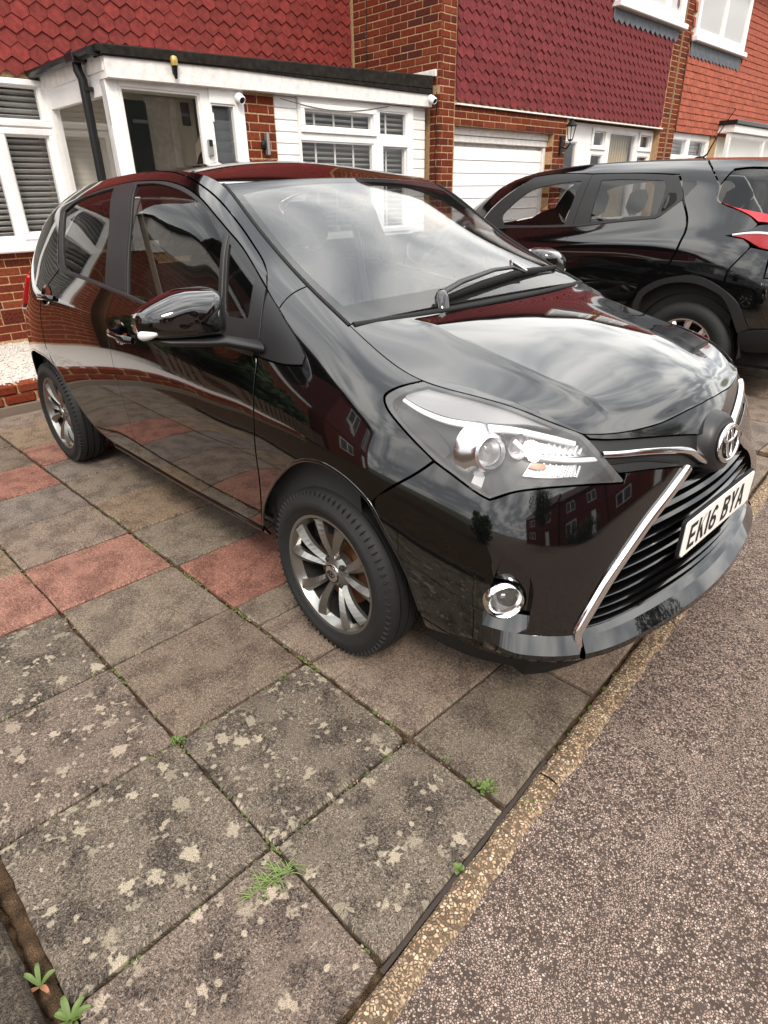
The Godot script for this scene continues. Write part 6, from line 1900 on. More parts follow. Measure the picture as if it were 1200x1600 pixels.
func build_hatch_top(car: Node3D, sk: BodySkin, S: Callable) -> void:
	var paint: Material = mats.black_paint
	# bonnet: its outline follows the wing, the lamp and the nose
	var ve := func(u: float) -> float:
		var q := [14.42, 11.0, 17.6, 11.0, 18.05, 10.9, 18.67, 10.61, 19.19, 10.31, 20.18, 10.45, 20.89, 10.56, 21.47, 10.84, 22.0, 10.95]
		for k in range(0, q.size() - 2, 2):
			if u <= q[k + 2]:
				return lerpf(q[k + 1], q[k + 3], clampf((u - q[k]) / (q[k + 2] - q[k]), 0, 1))
		return 10.95
	var fr := func(s: float) -> Vector3: return sk.at(22.0 - 3.0 * s, ve.call(22.0 - 3.0 * s))
	var bc := [Vector3(2.60, 1.083, 0), Vector3(2.75, 1.068, 0), Vector3(2.90, 1.044, 0), Vector3(3.05, 1.008, 0), Vector3(3.17, 0.965, 0), Vector3(3.25, 0.92, 0), fr.call(0.0)]
	var cen := func(t: float) -> Vector3: return spline(bc, t)
	var sid := func(t: float) -> Vector3: return sk.at(lerpf(14.42, 19.0, t), ve.call(lerpf(14.42, 19.0, t)))
	var s0: Vector3 = sid.call(0.0)
	var rea := func(s: float) -> Vector3: return Vector3(lerpf(2.60, s0.x, s * s), lerpf(1.083, s0.y, s * s), s0.z * s)
	var B := func(s: float, t: float) -> Vector3:
		var p := crown(cen, sid, rea, fr, s, t)
		# a raised fold on either side that fades towards the nose
		var d := absf(s) - lerpf(0.70, 0.63, t)
		var k := smoothstep(0.0, 0.12, t) * (1.0 - smoothstep(0.72, 0.90, t))
		p.y += 0.009 * k * (exp(-maxf(d, 0.0) / 0.03) if d > 0 else exp(d / 0.18))
		return p
	var hood := put("bonnet", panel(B, pv([-1, 0, 1, 0, 1, 1, -1, 1]), {"du": 0.025, "dv": 0.025, "gap": 0.002, "lip": 0.014, "flip": -1.0}), paint, car)
	# windscreen in two plies, with a printed border, and the scuttle under it
	var wc := [Vector3(2.475, 1.082, 0), Vector3(2.285, 1.198, 0), Vector3(2.09, 1.306, 0), Vector3(1.90, 1.405, 0), Vector3(1.742, 1.480, 0)]
	var wcen := func(t: float) -> Vector3: return spline(wc, t)
	var wsid := func(t: float) -> Vector3: return sk.at(lerpf(14.42, 10.05, t), 11.0)
	var w0: Vector3 = wsid.call(0.0)
	var w1: Vector3 = wsid.call(1.0)
	var wre := func(s: float) -> Vector3: return Vector3(lerpf(2.475, w0.x, s * s), lerpf(1.082, w0.y, s * s), w0.z * s)
	var wfr := func(s: float) -> Vector3: return Vector3(lerpf(1.742, w1.x, s * s), lerpf(1.480, w1.y, s * s), w1.z * s)
	var Wn := func(s: float, t: float) -> Vector3: return crown(wcen, wsid, wre, wfr, s, t)
	var rect := pv([-1, 0, 1, 0, 1, 1, -1, 1])
	var ws := put("windscreen", panel(Wn, rect, {"du": 0.05, "dv": 0.05, "gap": 0.004, "lip": 0.0, "flip": 1.0}), mats.screen_glass, car)
	put("inner_ply", panel(Wn, rect, {"du": 0.05, "dv": 0.05, "gap": 0.006, "lip": 0.0, "raise": -0.006, "flip": 1.0}), mats.pane, ws)
	var hole := rounded(pv([-0.93, 0.13, -0.5, 0.105, 0, 0.10, 0.5, 0.105, 0.93, 0.13, 0.945, 0.5, 0.93, 0.93, 0.5, 0.955, 0, 0.96, -0.5, 0.955, -0.93, 0.93, -0.945, 0.5]), 4, 0.2)
	put("printed_border", panel(Wn, rect, {"du": 0.05, "dv": 0.05, "gap": 0.004, "lip": 0.0, "raise": -0.003, "flip": 1.0, "holes": [hole]}), mats.matte_black, ws)
	put("screen_seal", strip(Wn, pv([1.0, 0.0, 1.0, 0.3, 1.0, 0.6, 1.0, 0.85, 0.99, 1.0]), [0.012, 0.012], 0.004, 0.001, 1.0), mats.matte_black, ws)
	put("screen_seal", strip(Wn, pv([-1.0, 0.0, -1.0, 0.3, -1.0, 0.6, -1.0, 0.85, -0.99, 1.0]), [0.012, 0.012], 0.004, 0.001, 1.0), mats.matte_black, ws)
	# roof
	var rc := [Vector3(-0.15, 1.46, 0), Vector3(0.1, 1.508, 0), Vector3(0.45, 1.548, 0), Vector3(0.8, 1.566, 0), Vector3(1.15, 1.568, 0), Vector3(1.45, 1.546, 0), Vector3(1.742, 1.480, 0)]
	var rcen := func(t: float) -> Vector3: return spline(rc, t)
	var rsid := func(t: float) -> Vector3: return sk.at(lerpf(1.6, 10.05, t), 11.0)
	var r0: Vector3 = rsid.call(0.0)
	var rre := func(s: float) -> Vector3: return Vector3(lerpf(-0.15, r0.x, s * s), lerpf(1.46, r0.y, s * s), r0.z * s)
	var R := func(s: float, t: float) -> Vector3: return crown(rcen, rsid, rre, wfr, s, t)
	put("roof", panel(R, rect, {"du": 0.05, "dv": 0.05, "gap": 0.002, "lip": 0.012, "flip": -1.0}), paint, car)
	# roof lining
	put("roof_lining", panel(R, rect, {"du": 0.1, "dv": 0.1, "gap": 0.01, "lip": 0.0, "raise": -0.03, "flip": -1.0}), mats.dash_grey, car)
	# scuttle between bonnet and screen
	var sc := MB.new()
	for k in 24:
		var a := -1.0 + k / 12.0; var b := -1.0 + (k + 1) / 12.0
		var pa: Vector3 = rea.call(absf(a)); var pb: Vector3 = rea.call(absf(b)); var qa: Vector3 = wre.call(absf(a)); var qb: Vector3 = wre.call(absf(b))
		for q in [pa, pb, qa, qb]:
			pass
		pa.z = absf(pa.z) * signf(a); qa.z = absf(qa.z) * signf(a); pb.z = absf(pb.z) * signf(b); qb.z = absf(qb.z) * signf(b)
		var dn := Vector3(0, -0.028, 0)
		sc.quad(pa + dn + Vector3(0.02, 0, 0), pb + dn + Vector3(0.02, 0, 0), qb + Vector3(-0.02, -0.004, 0), qa + Vector3(-0.02, -0.004, 0), (pa + qb) / 2 + Vector3(0, -0.5, 0))
	put("scuttle_panel", sc, mats.satin_black, car)
	var sl := MB.new()
	var path := []
	for k in 21:
		var s := -0.98 + 1.96 * k / 20.0
		var p: Vector3 = rea.call(absf(s)); var q: Vector3 = wre.call(absf(s))
		p.z = absf(p.z) * signf(s); q.z = absf(q.z) * signf(s)
		path.append(p.lerp(q, 0.42) + Vector3(0, -0.003, 0))
	sl.tube(path, [0.014], 8, 0.7)
	put("scuttle_seal", sl, mats.matte_black, car)
	# wiper: pivot cover, arm, blade
	var at := func(s: float, t: float, h: float) -> Vector3:
		var p: Vector3 = Wn.call(s, t)
		var a: Vector3 = Wn.call(s + 0.01, t) - Wn.call(s - 0.01, t)
		var b: Vector3 = Wn.call(s, t + 0.01) - Wn.call(s, t - 0.01)
		var n := a.cross(b).normalized()
		return p + (n if n.y > 0 else -n) * h
	var piv: Vector3 = at.call(0.43, -0.02, 0.035)
	var wp := MB.new()
	wp.tube([piv + Vector3(0.035, -0.035, 0.018), piv + Vector3(0.02, 0.002, 0.01), piv + Vector3(-0.005, 0.012, -0.02), piv + Vector3(-0.03, 0.012, -0.05)], [0.022, 0.024, 0.020, 0.014], 8, 0.7)
	var w := put("wiper", wp, mats.gloss_black, car)
	var arm := MB.new()
	arm.tube([piv + Vector3(0.0, 0.012, -0.01), at.call(0.2, 0.055, 0.045), at.call(-0.15, 0.10, 0.04), at.call(-0.36, 0.115, 0.032), at.call(-0.47, 0.09, 0.022)], [0.014, 0.014, 0.012, 0.011, 0.007], 8, 0.6)
	put("wiper_arm", arm, mats.satin_black, w)
	var bl := MB.new()
	bl.tube([at.call(0.34, 0.02, 0.012), at.call(0.0, 0.055, 0.016), at.call(-0.4, 0.095, 0.016), at.call(-0.93, 0.15, 0.010)], [0.008, 0.012, 0.012, 0.008], 6, 1.3)
	put("wiper_blade", bl, mats.matte_black, w)
	var jn := MB.new()
	jn.tube([at.call(-0.36, 0.12, 0.034), at.call(-0.42, 0.16, 0.03), at.call(-0.50, 0.10, 0.02)], [0.008], 6)
	put("blade_joint", jn, mats.satin_chrome, w)

func build_hatch_details(car: Node3D, sk: BodySkin, S: Callable) -> void:
	# wheels
	wheel(car, "front_wheel", Vector3(2.512, 0.298, 0.752), 0.300, 0.209, 0.172, 0.30, 1.0, 0.0)
	wheel(car, "front_wheel", Vector3(2.512, 0.298, -0.752), 0.300, 0.209, 0.172, 0.30, -1.0, 0.0)
	wheel(car, "rear_wheel", Vector3(0.0, 0.298, 0.745), 0.300, 0.209, 0.172, 0.75, 1.0)
	wheel(car, "rear_wheel", Vector3(0.0, 0.298, -0.745), 0.300, 0.209, 0.172, 0.75, -1.0)
	# door handles in their scoops
	for q in [[8.22, 5.68, "h"], [5.82, 6.02, "r"]]:
		var cu: float = q[0]; var cv: float = q[1]
		var ctr := sk.at(cu, cv)
		var ax := (sk.at(cu + 0.1, cv) - sk.at(cu - 0.1, cv)).normalized()
		var up := (sk.at(cu, cv + 0.1) - sk.at(cu, cv - 0.1)).normalized()
		var n := ax.cross(up).normalized()
		if n.z < 0:
			n = -n
		var h := MB.new()
		var path := []
		for k in 11:
			var t := -1.0 + k / 5.0
			path.append(ctr + ax * (t * 0.105) + n * (0.028 * (1.0 - t ** 4) + 0.002) - up * 0.012)
		h.tube(path, [0.010, 0.013, 0.014, 0.014, 0.014, 0.014, 0.014, 0.014, 0.015, 0.016, 0.014], 10, 0.55, n)
		both("door_handle", h, mats.black_paint, car)
		var cup := MB.new()
		for i in 6:
			for j in 16:
				var P := []; var N := []
				for w in [[i, j], [i + 1, j], [i + 1, j + 1], [i, j + 1]]:
					var rr: float = w[0] / 6.0
					var a: float = TAU * w[1] / 16.0
					P.append(ctr + ax * cos(a) * 0.075 * rr - ax * 0.012 + up * sin(a) * 0.050 * rr + n * (0.0022 - 0.0 * rr))
					N.append((n + (ax * cos(a) / 0.062 + up * sin(a) / 0.04) * -0.028 * rr).normalized())
				cup.tri(P[0], P[1], P[2], N[0], N[1], N[2]); cup.tri(P[0], P[2], P[3], N[0], N[2], N[3])
		both("handle_scoop", cup, mats.black_paint, car)
	# door mirrors
	var mh := MB.new()
	var c := Vector3(2.11, 1.09, 0.975)
	var rows := 18
	var cols := 28
	var pt := func(i: int, j: int) -> Vector3:
		# i from the glass side (rear) to the rounded front, j round
		var t := float(i) / rows
		var a := TAU * j / cols
		var hx := 0.125
		var ca := cos(a); var sa := sin(a)
		# outline seen from the front: wider towards the car, blunt
		var ez := signf(ca) * pow(absf(ca), 0.85 if ca > 0 else 0.26) * (0.150 if ca > 0 else 0.125)
		var ey := signf(sa) * pow(absf(sa), 0.62) * (0.084 if sa > 0 else 0.062)
		if sa > 0:
			ey *= 1.0 - 0.42 * clampf(ez / 0.15, -0.5, 1.0) * clampf(ez / 0.15 + 0.6, 0.0, 1.0)
		else:
			ey *= 1.0 - 0.12 * clampf(ez / 0.15, -1.0, 1.0)
		var k := pow(maxf(1.0 - pow(t, 2.6), 0.0), 0.50 if ez > 0 else 0.40)
		return c + Vector3(-0.060 + hx * t - 0.24 * maxf(ez, -0.05) * 0.5, ey * k + 0.004 * t, ez * k)
	for i in rows:
		for j in cols:
			var P := [pt.call(i, j), pt.call(i + 1, j), pt.call(i + 1, j + 1), pt.call(i, j + 1)]
			var N := []
			for q in [[i, j], [i + 1, j], [i + 1, j + 1], [i, j + 1]]:
				var d: Vector3 = pt.call(mini(q[0] + 1, rows), q[1]) - pt.call(maxi(q[0] - 1, 0), q[1])
				var e: Vector3 = pt.call(q[0], q[1] + 1) - pt.call(q[0], q[1] - 1)
				var m := d.cross(e).normalized()
				var outw: Vector3 = pt.call(q[0], q[1]) - (c - Vector3(0.02, 0, 0))
				if q[0] == rows:
					m = Vector3(1, 0, 0)
				N.append(m if m.dot(outw) > 0 else -m)
			mh.tri(P[0], P[1], P[2], N[0], N[1], N[2]); mh.tri(P[0], P[2], P[3], N[0], N[2], N[3])
	var mir := both("door_mirror", mh, mats.black_paint, car)
	for h in 2:
		var home: MeshInstance3D = mir[h]
		var add := func(called: String, mb: MB, m: Material) -> void:
			put(called, mb if h == 0 else mb.mirrored(0.0), m, home)
		var gl := MB.new()
		var pg := PackedVector2Array()
		for j in cols:
			var p: Vector3 = pt.call(0, j)
			pg.append(Vector2(p.z, p.y))
		gl.plate(pg, c.x - 0.070, c.x - 0.05, 0.0, Transform3D(Basis(Vector3(0, 0, 1), Vector3(0, 1, 0), Vector3(1, 0, 0)), Vector3.ZERO))
		add.call("mirror_glass", gl, mats.mirror_finish)
		# lower black shell and the foot
		var ft := MB.new()
		ft.tube([c + Vector3(-0.07, -0.046, 0.12), c + Vector3(-0.03, -0.056, 0.06), c + Vector3(0.0, -0.066, -0.03), c + Vector3(0.012, -0.072, -0.09), c + Vector3(0.03, -0.088, -0.145), c + Vector3(0.045, -0.105, -0.20)], [0.02, 0.042, 0.048, 0.048, 0.048, 0.055], 12, 0.36)
		add.call("mirror_foot", ft, mats.satin_black)
		# indicator let into the outer end
		var ind := MB.new()
		var prev := []
		for k in 9:
			var jj := lerpf(25.2, 28.6, k / 8.0)
			var ring := []
			for i in [4, 6, 8, 10]:
				pass
		var ip := []
		for k in 8:
			var t := k / 7.0
			var i := lerpf(3.0, 12.0, t)
			var a := pt.call(int(i), 26) as Vector3
			var b := pt.call(int(i) + 1, 26) as Vector3
			ip.append(a.lerp(b, i - int(i)) + Vector3(0.002, 0.0, 0.003))
		ind.tube(ip, [0.006, 0.013, 0.015, 0.015, 0.014, 0.012, 0.009, 0.004], 8, 1.0, Vector3(0, 1, 0))
		add.call("indicator", ind, mats.lamp_white)
	# cabin: floor, dash, steering wheel, seats, inner door skins
	var cab := MB.new()
	cab.box(Vector3(-0.3, 0.28, -0.70), Vector3(2.35, 0.34, 0.70), 0.0)
	put("cabin_floor", cab, mats.matte_black, car)
	both("door_lining", inner(S, 4.0, 15.5, 1.2, 6.7, -0.055, -1.0), mats.seat_cloth, car)
	both("rear_lining", inner(S, 0.0, 4.0, 1.2, 6.8, -0.05, -1.0), mats.void_black, car)
	var da := MB.new()
	da.plate(PackedVector2Array([Vector2(1.62, 0.55), Vector2(1.66, 0.86), Vector2(1.76, 0.98), Vector2(2.1, 1.03), Vector2(2.50, 1.05), Vector2(2.50, 0.5)]), -0.66, 0.66, 0.03)
	put("dashboard", da, mats.dash_grey, car)
	var bh := MB.new()
	bh.box(Vector3(2.46, 0.3, -0.66), Vector3(2.50, 1.04, 0.66))
	put("bulkhead", bh, mats.void_black, car)
	var sw := MB.new()
	var sx := Transform3D(Basis(Vector3(0, 0, 1), 0.42), Vector3(1.56, 0.98, 0.36))
	var sp := []
	for k in 29:
		var a := TAU * k / 28
		sp.append(sx * Vector3(0, cos(a) * 0.185, sin(a) * 0.185))
	sw.tube(sp, [0.015], 8, 1.0, Vector3(0, 0, 1), false)
	sw.box(Vector3(-0.01, -0.05, -0.09), Vector3(0.04, 0.05, 0.09), 0.015, sx)
	sw.box(Vector3(0.0, -0.015, -0.18), Vector3(0.02, 0.02, 0.18), 0.006, sx)
	put("steering_wheel", sw, mats.satin_black, car)
	for q in [[1.12, 0.36], [1.12, -0.36], [0.25, 0.36], [0.25, -0.36]]:
		var st := MB.new()
		var bx := Transform3D(Basis(Vector3(0, 0, 1), 0.24), Vector3(q[0], 0.55, q[1]))
		st.box(Vector3(-0.07, 0.0, -0.25), Vector3(0.07, 0.62, 0.25), 0.06, bx)
		st.box(Vector3(-0.02, 0.64, -0.13), Vector3(0.08, 0.86, 0.13), 0.045, bx)
		st.box(Vector3(q[0] - 0.02, 0.42, q[1] - 0.25), Vector3(q[0] + 0.50, 0.58, q[1] + 0.25), 0.06)
		put("seat", st, mats.seat_cloth, car)
	var bt := MB.new()
	for e in [1.0, -1.0]:
		bt.plate(PackedVector2Array([Vector2(1.05, 1.36), Vector2(1.10, 1.36), Vector2(1.25, 0.62), Vector2(1.20, 0.62)]), 0.60 * e, 0.604 * e)
	put("seat_belt", bt, mats.belt_grey, car)
	var mi := MB.new()
	mi.box(Vector3(1.76, 1.31, -0.11), Vector3(1.79, 1.37, 0.11), 0.012)
	mi.tube([Vector3(1.78, 1.36, 0), Vector3(1.80, 1.405, 0)], [0.012], 6)
	put("rear_view_mirror", mi, mats.matte_black, car)

func suv_stations() -> Array:
	return [
		[[-3.36, 0.36, 0], [-3.4, 0.45, 0], [-3.41, 0.55, 0], [-3.41, 0.65, 0], [-3.39, 0.74, 0], [-3.37, 0.82, 0], [-3.33, 0.89, 0], [-3.28, 0.94, 0], [-3.22, 0.98, 0], [-3.15, 1.01, 0], [-3.08, 1.035, 0], [-3, 1.055, 0]],
		[[-3.28, 0.36, 0.42], [-3.31, 0.45, 0.43], [-3.32, 0.55, 0.43], [-3.31, 0.65, 0.425], [-3.29, 0.74, 0.42], [-3.27, 0.82, 0.41], [-3.23, 0.89, 0.4], [-3.18, 0.94, 0.385], [-3.12, 0.98, 0.37], [-3.06, 1.01, 0.355], [-3, 1.03, 0.34], [-2.94, 1.05, 0.325]],
		[[-3.05, 0.36, 0.68], [-3.05, 0.45, 0.71], [-3.05, 0.56, 0.72], [-3.05, 0.66, 0.72], [-3.05, 0.75, 0.71], [-3.05, 0.83, 0.695], [-3.05, 0.89, 0.67], [-3.05, 0.94, 0.645], [-3.05, 0.975, 0.62], [-3.05, 1, 0.595], [-3.05, 1.025, 0.57], [-3.05, 1.045, 0.545]],
		[[-2.75, 0.36, 0.77], [-2.75, 0.46, 0.81], [-2.75, 0.57, 0.84], [-2.75, 0.68, 0.85], [-2.75, 0.78, 0.845], [-2.75, 0.86, 0.82], [-2.75, 0.92, 0.79], [-2.75, 0.965, 0.76], [-2.75, 1, 0.73], [-2.75, 1.03, 0.7], [-2.75, 1.055, 0.67], [-2.75, 1.075, 0.64]],
		[[-2.45, 0.36, 0.8], [-2.45, 0.46, 0.84], [-2.45, 0.58, 0.87], [-2.45, 0.7, 0.88], [-2.45, 0.81, 0.87], [-2.45, 0.9, 0.84], [-2.45, 0.965, 0.81], [-2.45, 1.015, 0.78], [-2.45, 1.06, 0.75], [-2.45, 1.1, 0.72], [-2.45, 1.13, 0.69], [-2.45, 1.155, 0.65]],
		[[-2.15, 0.34, 0.8], [-2.15, 0.43, 0.83], [-2.15, 0.55, 0.845], [-2.15, 0.68, 0.85], [-2.15, 0.8, 0.845], [-2.15, 0.9, 0.825], [-2.15, 0.98, 0.8], [-2.15, 1.04, 0.775], [-2.15, 1.12, 0.745], [-2.15, 1.2, 0.71], [-2.15, 1.27, 0.67], [-2.15, 1.33, 0.61]],
		[[-1.85, 0.33, 0.79], [-1.85, 0.42, 0.82], [-1.85, 0.55, 0.838], [-1.85, 0.68, 0.845], [-1.85, 0.8, 0.845], [-1.85, 0.91, 0.835], [-1.85, 1, 0.815], [-1.85, 1.07, 0.785], [-1.85, 1.19, 0.745], [-1.85, 1.32, 0.695], [-1.85, 1.43, 0.64], [-1.85, 1.5, 0.56]],
		[[-1.5, 0.33, 0.79], [-1.5, 0.42, 0.82], [-1.5, 0.55, 0.838], [-1.5, 0.68, 0.845], [-1.5, 0.8, 0.848], [-1.5, 0.92, 0.842], [-1.5, 1.02, 0.822], [-1.5, 1.09, 0.79], [-1.5, 1.22, 0.748], [-1.5, 1.37, 0.695], [-1.5, 1.5, 0.635], [-1.5, 1.575, 0.545]],
		[[-1.1, 0.33, 0.79], [-1.1, 0.42, 0.82], [-1.1, 0.55, 0.838], [-1.1, 0.68, 0.845], [-1.1, 0.8, 0.848], [-1.1, 0.92, 0.845], [-1.1, 1.03, 0.825], [-1.1, 1.105, 0.793], [-1.1, 1.24, 0.75], [-1.1, 1.4, 0.695], [-1.1, 1.53, 0.635], [-1.1, 1.605, 0.54]],
		[[-0.7, 0.33, 0.79], [-0.7, 0.42, 0.82], [-0.7, 0.55, 0.838], [-0.7, 0.68, 0.846], [-0.7, 0.81, 0.852], [-0.7, 0.94, 0.848], [-0.7, 1.05, 0.828], [-0.7, 1.13, 0.793], [-0.7, 1.26, 0.748], [-0.7, 1.41, 0.692], [-0.7, 1.535, 0.632], [-0.7, 1.61, 0.535]],
		[[-0.35, 0.35, 0.795], [-0.35, 0.44, 0.83], [-0.35, 0.57, 0.858], [-0.35, 0.7, 0.868], [-0.35, 0.83, 0.872], [-0.35, 0.96, 0.862], [-0.35, 1.07, 0.837], [-0.35, 1.15, 0.798], [-0.35, 1.27, 0.75], [-0.35, 1.41, 0.69], [-0.35, 1.53, 0.63], [-0.35, 1.605, 0.53]],
		[[0, 0.36, 0.8], [0, 0.45, 0.84], [0, 0.58, 0.872], [0, 0.72, 0.885], [0, 0.85, 0.887], [0, 0.97, 0.875], [0, 1.08, 0.845], [0, 1.165, 0.8], [0, 1.275, 0.748], [0, 1.4, 0.69], [0, 1.515, 0.625], [0, 1.59, 0.525]],
		[[0.3, 0.38, 0.79], [0.3, 0.46, 0.83], [0.3, 0.58, 0.858], [0.3, 0.71, 0.872], [0.3, 0.83, 0.873], [0.3, 0.95, 0.86], [0.3, 1.06, 0.83], [0.3, 1.15, 0.785], [0.3, 1.26, 0.733], [0.3, 1.38, 0.675], [0.3, 1.49, 0.61], [0.3, 1.565, 0.515]],
		[[0.55, 0.4, 0.745], [0.55, 0.47, 0.78], [0.55, 0.58, 0.805], [0.55, 0.7, 0.815], [0.55, 0.82, 0.815], [0.55, 0.93, 0.8], [0.55, 1.03, 0.77], [0.55, 1.12, 0.725], [0.55, 1.23, 0.672], [0.55, 1.35, 0.612], [0.55, 1.455, 0.548], [0.55, 1.535, 0.46]],
		[[0.73, 0.42, 0.62], [0.75, 0.48, 0.645], [0.77, 0.58, 0.655], [0.78, 0.7, 0.66], [0.77, 0.81, 0.655], [0.755, 0.91, 0.64], [0.735, 1, 0.615], [0.705, 1.09, 0.58], [0.66, 1.2, 0.54], [0.605, 1.32, 0.49], [0.55, 1.43, 0.44], [0.51, 1.515, 0.38]],
		[[0.79, 0.42, 0.35], [0.82, 0.48, 0.36], [0.84, 0.58, 0.365], [0.85, 0.7, 0.365], [0.84, 0.81, 0.36], [0.825, 0.91, 0.35], [0.8, 1, 0.34], [0.77, 1.09, 0.325], [0.72, 1.2, 0.3], [0.66, 1.32, 0.275], [0.595, 1.43, 0.25], [0.55, 1.525, 0.215]],
		[[0.81, 0.42, 0], [0.84, 0.48, 0], [0.86, 0.58, 0], [0.87, 0.7, 0], [0.86, 0.81, 0], [0.845, 0.91, 0], [0.82, 1, 0], [0.79, 1.09, 0], [0.74, 1.2, 0], [0.68, 1.32, 0], [0.61, 1.43, 0], [0.565, 1.53, 0]],
	]

# ---------------------------------------------------------------- the black SUV on the next drive: nose to the house, its tail towards the road
func build_suv() -> void:
	var at := Vector3(2.02, 0.0, -3.84)
	var car := thing("parked_suv", "black compact SUV parked nose to the house with red tail lamps", "car", at)
	var sk := BodySkin.new(suv_stations())
	var S := func(u: float, v: float) -> Vector3: return sk.at(u, v)
	var paint: Material = mats.black_paint
	var F := {"flip": -1.0, "du": 0.2, "dv": 0.25}
	var cutdoor := [8.21, 10.09, 8.14, 8.6, 8.09, 7.47, 8.05, 6.6, 7.94, 5.67, 7.86, 4.2, 7.85, 2.6, 7.9, 1.6]
	# doors below the belt
	both("front_door", panel(S, rounded(pv([5.25, 1.6, 5.15, 3.0, 5.0, 5.0, 5.2, 6.6, 5.6, 7.55, 7.0, 7.50, 8.09, 7.47, 8.05, 6.6, 7.94, 5.67, 7.86, 4.2, 7.85, 2.6, 7.9, 1.6]), 3), F), paint, car)
	both("rear_door", panel(S, rounded(pv([7.9, 1.6, 7.85, 2.6, 7.86, 4.2, 7.94, 5.67, 8.05, 6.6, 8.09, 7.47, 8.41, 7.53, 9.9, 7.72, 10.0, 7.83, 10.33, 8.55, 10.52, 7.75, 10.59, 6.93, 10.57, 6.1, 10.53, 5.31, 10.42, 4.55, 10.29, 3.83, 9.92, 3.18, 9.6, 2.4, 9.4, 1.6]), 3), F), paint, car)
	# frames
	var fw := rounded(pv([6.18, 8.2, 6.22, 8.45, 6.55, 9.05, 6.9, 9.50, 7.4, 9.63, 8.02, 9.66, 7.96, 8.6, 7.90, 7.60, 7.0, 7.62, 6.3, 7.72]), 3)
	var rw := rounded(pv([8.45, 9.62, 9.0, 9.62, 9.80, 9.50, 9.89, 9.25, 9.92, 8.5, 9.88, 7.86, 9.6, 7.80, 8.44, 7.64, 8.43, 8.6]), 3)
	both("door_frame", panel(S, rounded(pv([5.6, 7.57, 7.0, 7.52, 8.09, 7.49, 8.14, 8.6, 8.21, 10.02, 7.35, 10.40, 6.79, 10.5, 6.51, 9.96, 5.72, 9.0, 5.45, 8.2]), 3), {"flip": -1.0, "holes": [fw]}), mats.satin_black, car)
	both("door_frame", panel(S, rounded(pv([8.09, 7.49, 8.41, 7.55, 9.9, 7.74, 10.0, 7.85, 10.33, 8.57, 10.22, 9.2, 10.08, 9.80, 9.2, 9.95, 8.21, 10.02, 8.14, 8.6]), 3), {"flip": -1.0, "holes": [rw]}), mats.satin_black, car)
	both("front_window", panel(S, fw, {"flip": -1.0, "raise": -0.005, "lip": 0.0, "gap": -0.003}), mats.car_glass, car)
	both("rear_window", panel(S, rw, {"flip": -1.0, "raise": -0.005, "lip": 0.0, "gap": -0.003}), mats.suv_glass, car)
	both("handle_recess", panel(S, rounded(pv([10.01, 8.91, 10.16, 8.89, 10.21, 8.49, 9.99, 7.98, 9.96, 8.2]), 3), {"flip": -1.0, "raise": 0.0015, "lip": 0.001, "gap": 0.0}), mats.void_black, car)
	both("door_handle", strip(S, pv([10.02, 8.75, 10.04, 8.45, 10.02, 8.15]), [0.02, 0.024], 0.012, 0.001, -1.0), mats.satin_black, car)
	both("quarter_glass", panel(S, rounded(pv([10.19, 9.55, 10.47, 9.51, 10.52, 9.3, 10.43, 8.97, 10.37, 8.69, 10.26, 9.1]), 3), {"flip": -1.0, "raise": 0.001, "lip": 0.003}), mats.suv_glass, car)
	both("belt_moulding", strip(S, pv([5.7, 7.56, 7.0, 7.51, 8.1, 7.49, 8.8, 7.57, 9.9, 7.73]), [0.012, 0.012], 0.005, 0.001, -1.0), mats.satin_black, car)
	# body side and tail
	both("body_side", panel(S, rounded(pv([5.3, 8.1, 5.66, 9.1, 6.45, 10.0, 6.77, 10.6, 7.35, 10.47, 8.21, 10.09, 9.2, 10.0, 10.1, 9.86, 10.26, 9.2, 10.37, 8.57, 10.56, 7.75, 10.63, 6.93, 10.61, 6.1, 10.57, 5.31, 10.46, 4.55, 10.36, 3.9, 10.83, 4.14, 11.26, 4.10, 11.70, 3.70, 11.73, 4.61, 11.9, 5.3, 12.07, 6.08, 11.86, 6.53, 11.45, 6.62, 11.7, 6.88, 11.99, 7.2, 12.05, 7.5, 11.78, 7.92, 11.14, 8.41, 10.99, 8.63, 10.97, 9.2, 10.75, 9.95, 10.5, 10.84, 10.5, 10.97, 8.0, 10.97, 5.6, 10.97, 5.0, 10.0]), 3), F), paint, car)
	both("spoiler", panel(S, rounded(pv([10.53, 10.97, 10.53, 10.84, 10.78, 9.95, 10.98, 9.3, 11.05, 9.75, 11.13, 10.25, 11.5, 10.45, 12.5, 10.55, 14.0, 10.6, 16.0, 10.6, 16.0, 10.98, 13.0, 10.98]), 3), {"flip": -1.0, "raise": 0.006, "lip": 0.02}), paint, car)
	both("brake_lamp", strip(S, pv([13.3, 10.66, 14.2, 10.7, 15.2, 10.7, 16.0, 10.7]), [0.05, 0.05], 0.012, 0.012, -1.0), mats.red_lens, car)
	both("tailgate_glass", panel(S, rounded(pv([11.02, 9.2, 11.03, 8.66, 11.16, 8.45, 11.8, 7.98, 12.3, 7.98, 13.2, 8.05, 14.5, 8.0, 16.0, 8.0, 16.0, 10.45, 13.0, 10.4, 11.5, 10.3, 11.15, 10.1, 11.07, 9.75]), 3), {"flip": -1.0, "raise": 0.004, "lip": 0.006}), mats.suv_glass, car)
	both("tailgate", panel(S, pv([12.62, 4.5, 12.62, 7.9, 16.0, 7.9, 16.0, 4.5]), F), paint, car)
	both("tail_lamp_upper", panel(S, rounded(pv([11.16, 8.40, 11.5, 8.20, 12.1, 8.02, 12.56, 7.95, 12.56, 7.45, 12.26, 7.58, 12.06, 7.57, 11.8, 7.90]), 3), {"flip": -1.0, "raise": 0.018, "lip": 0.02}), mats.red_pale, car)
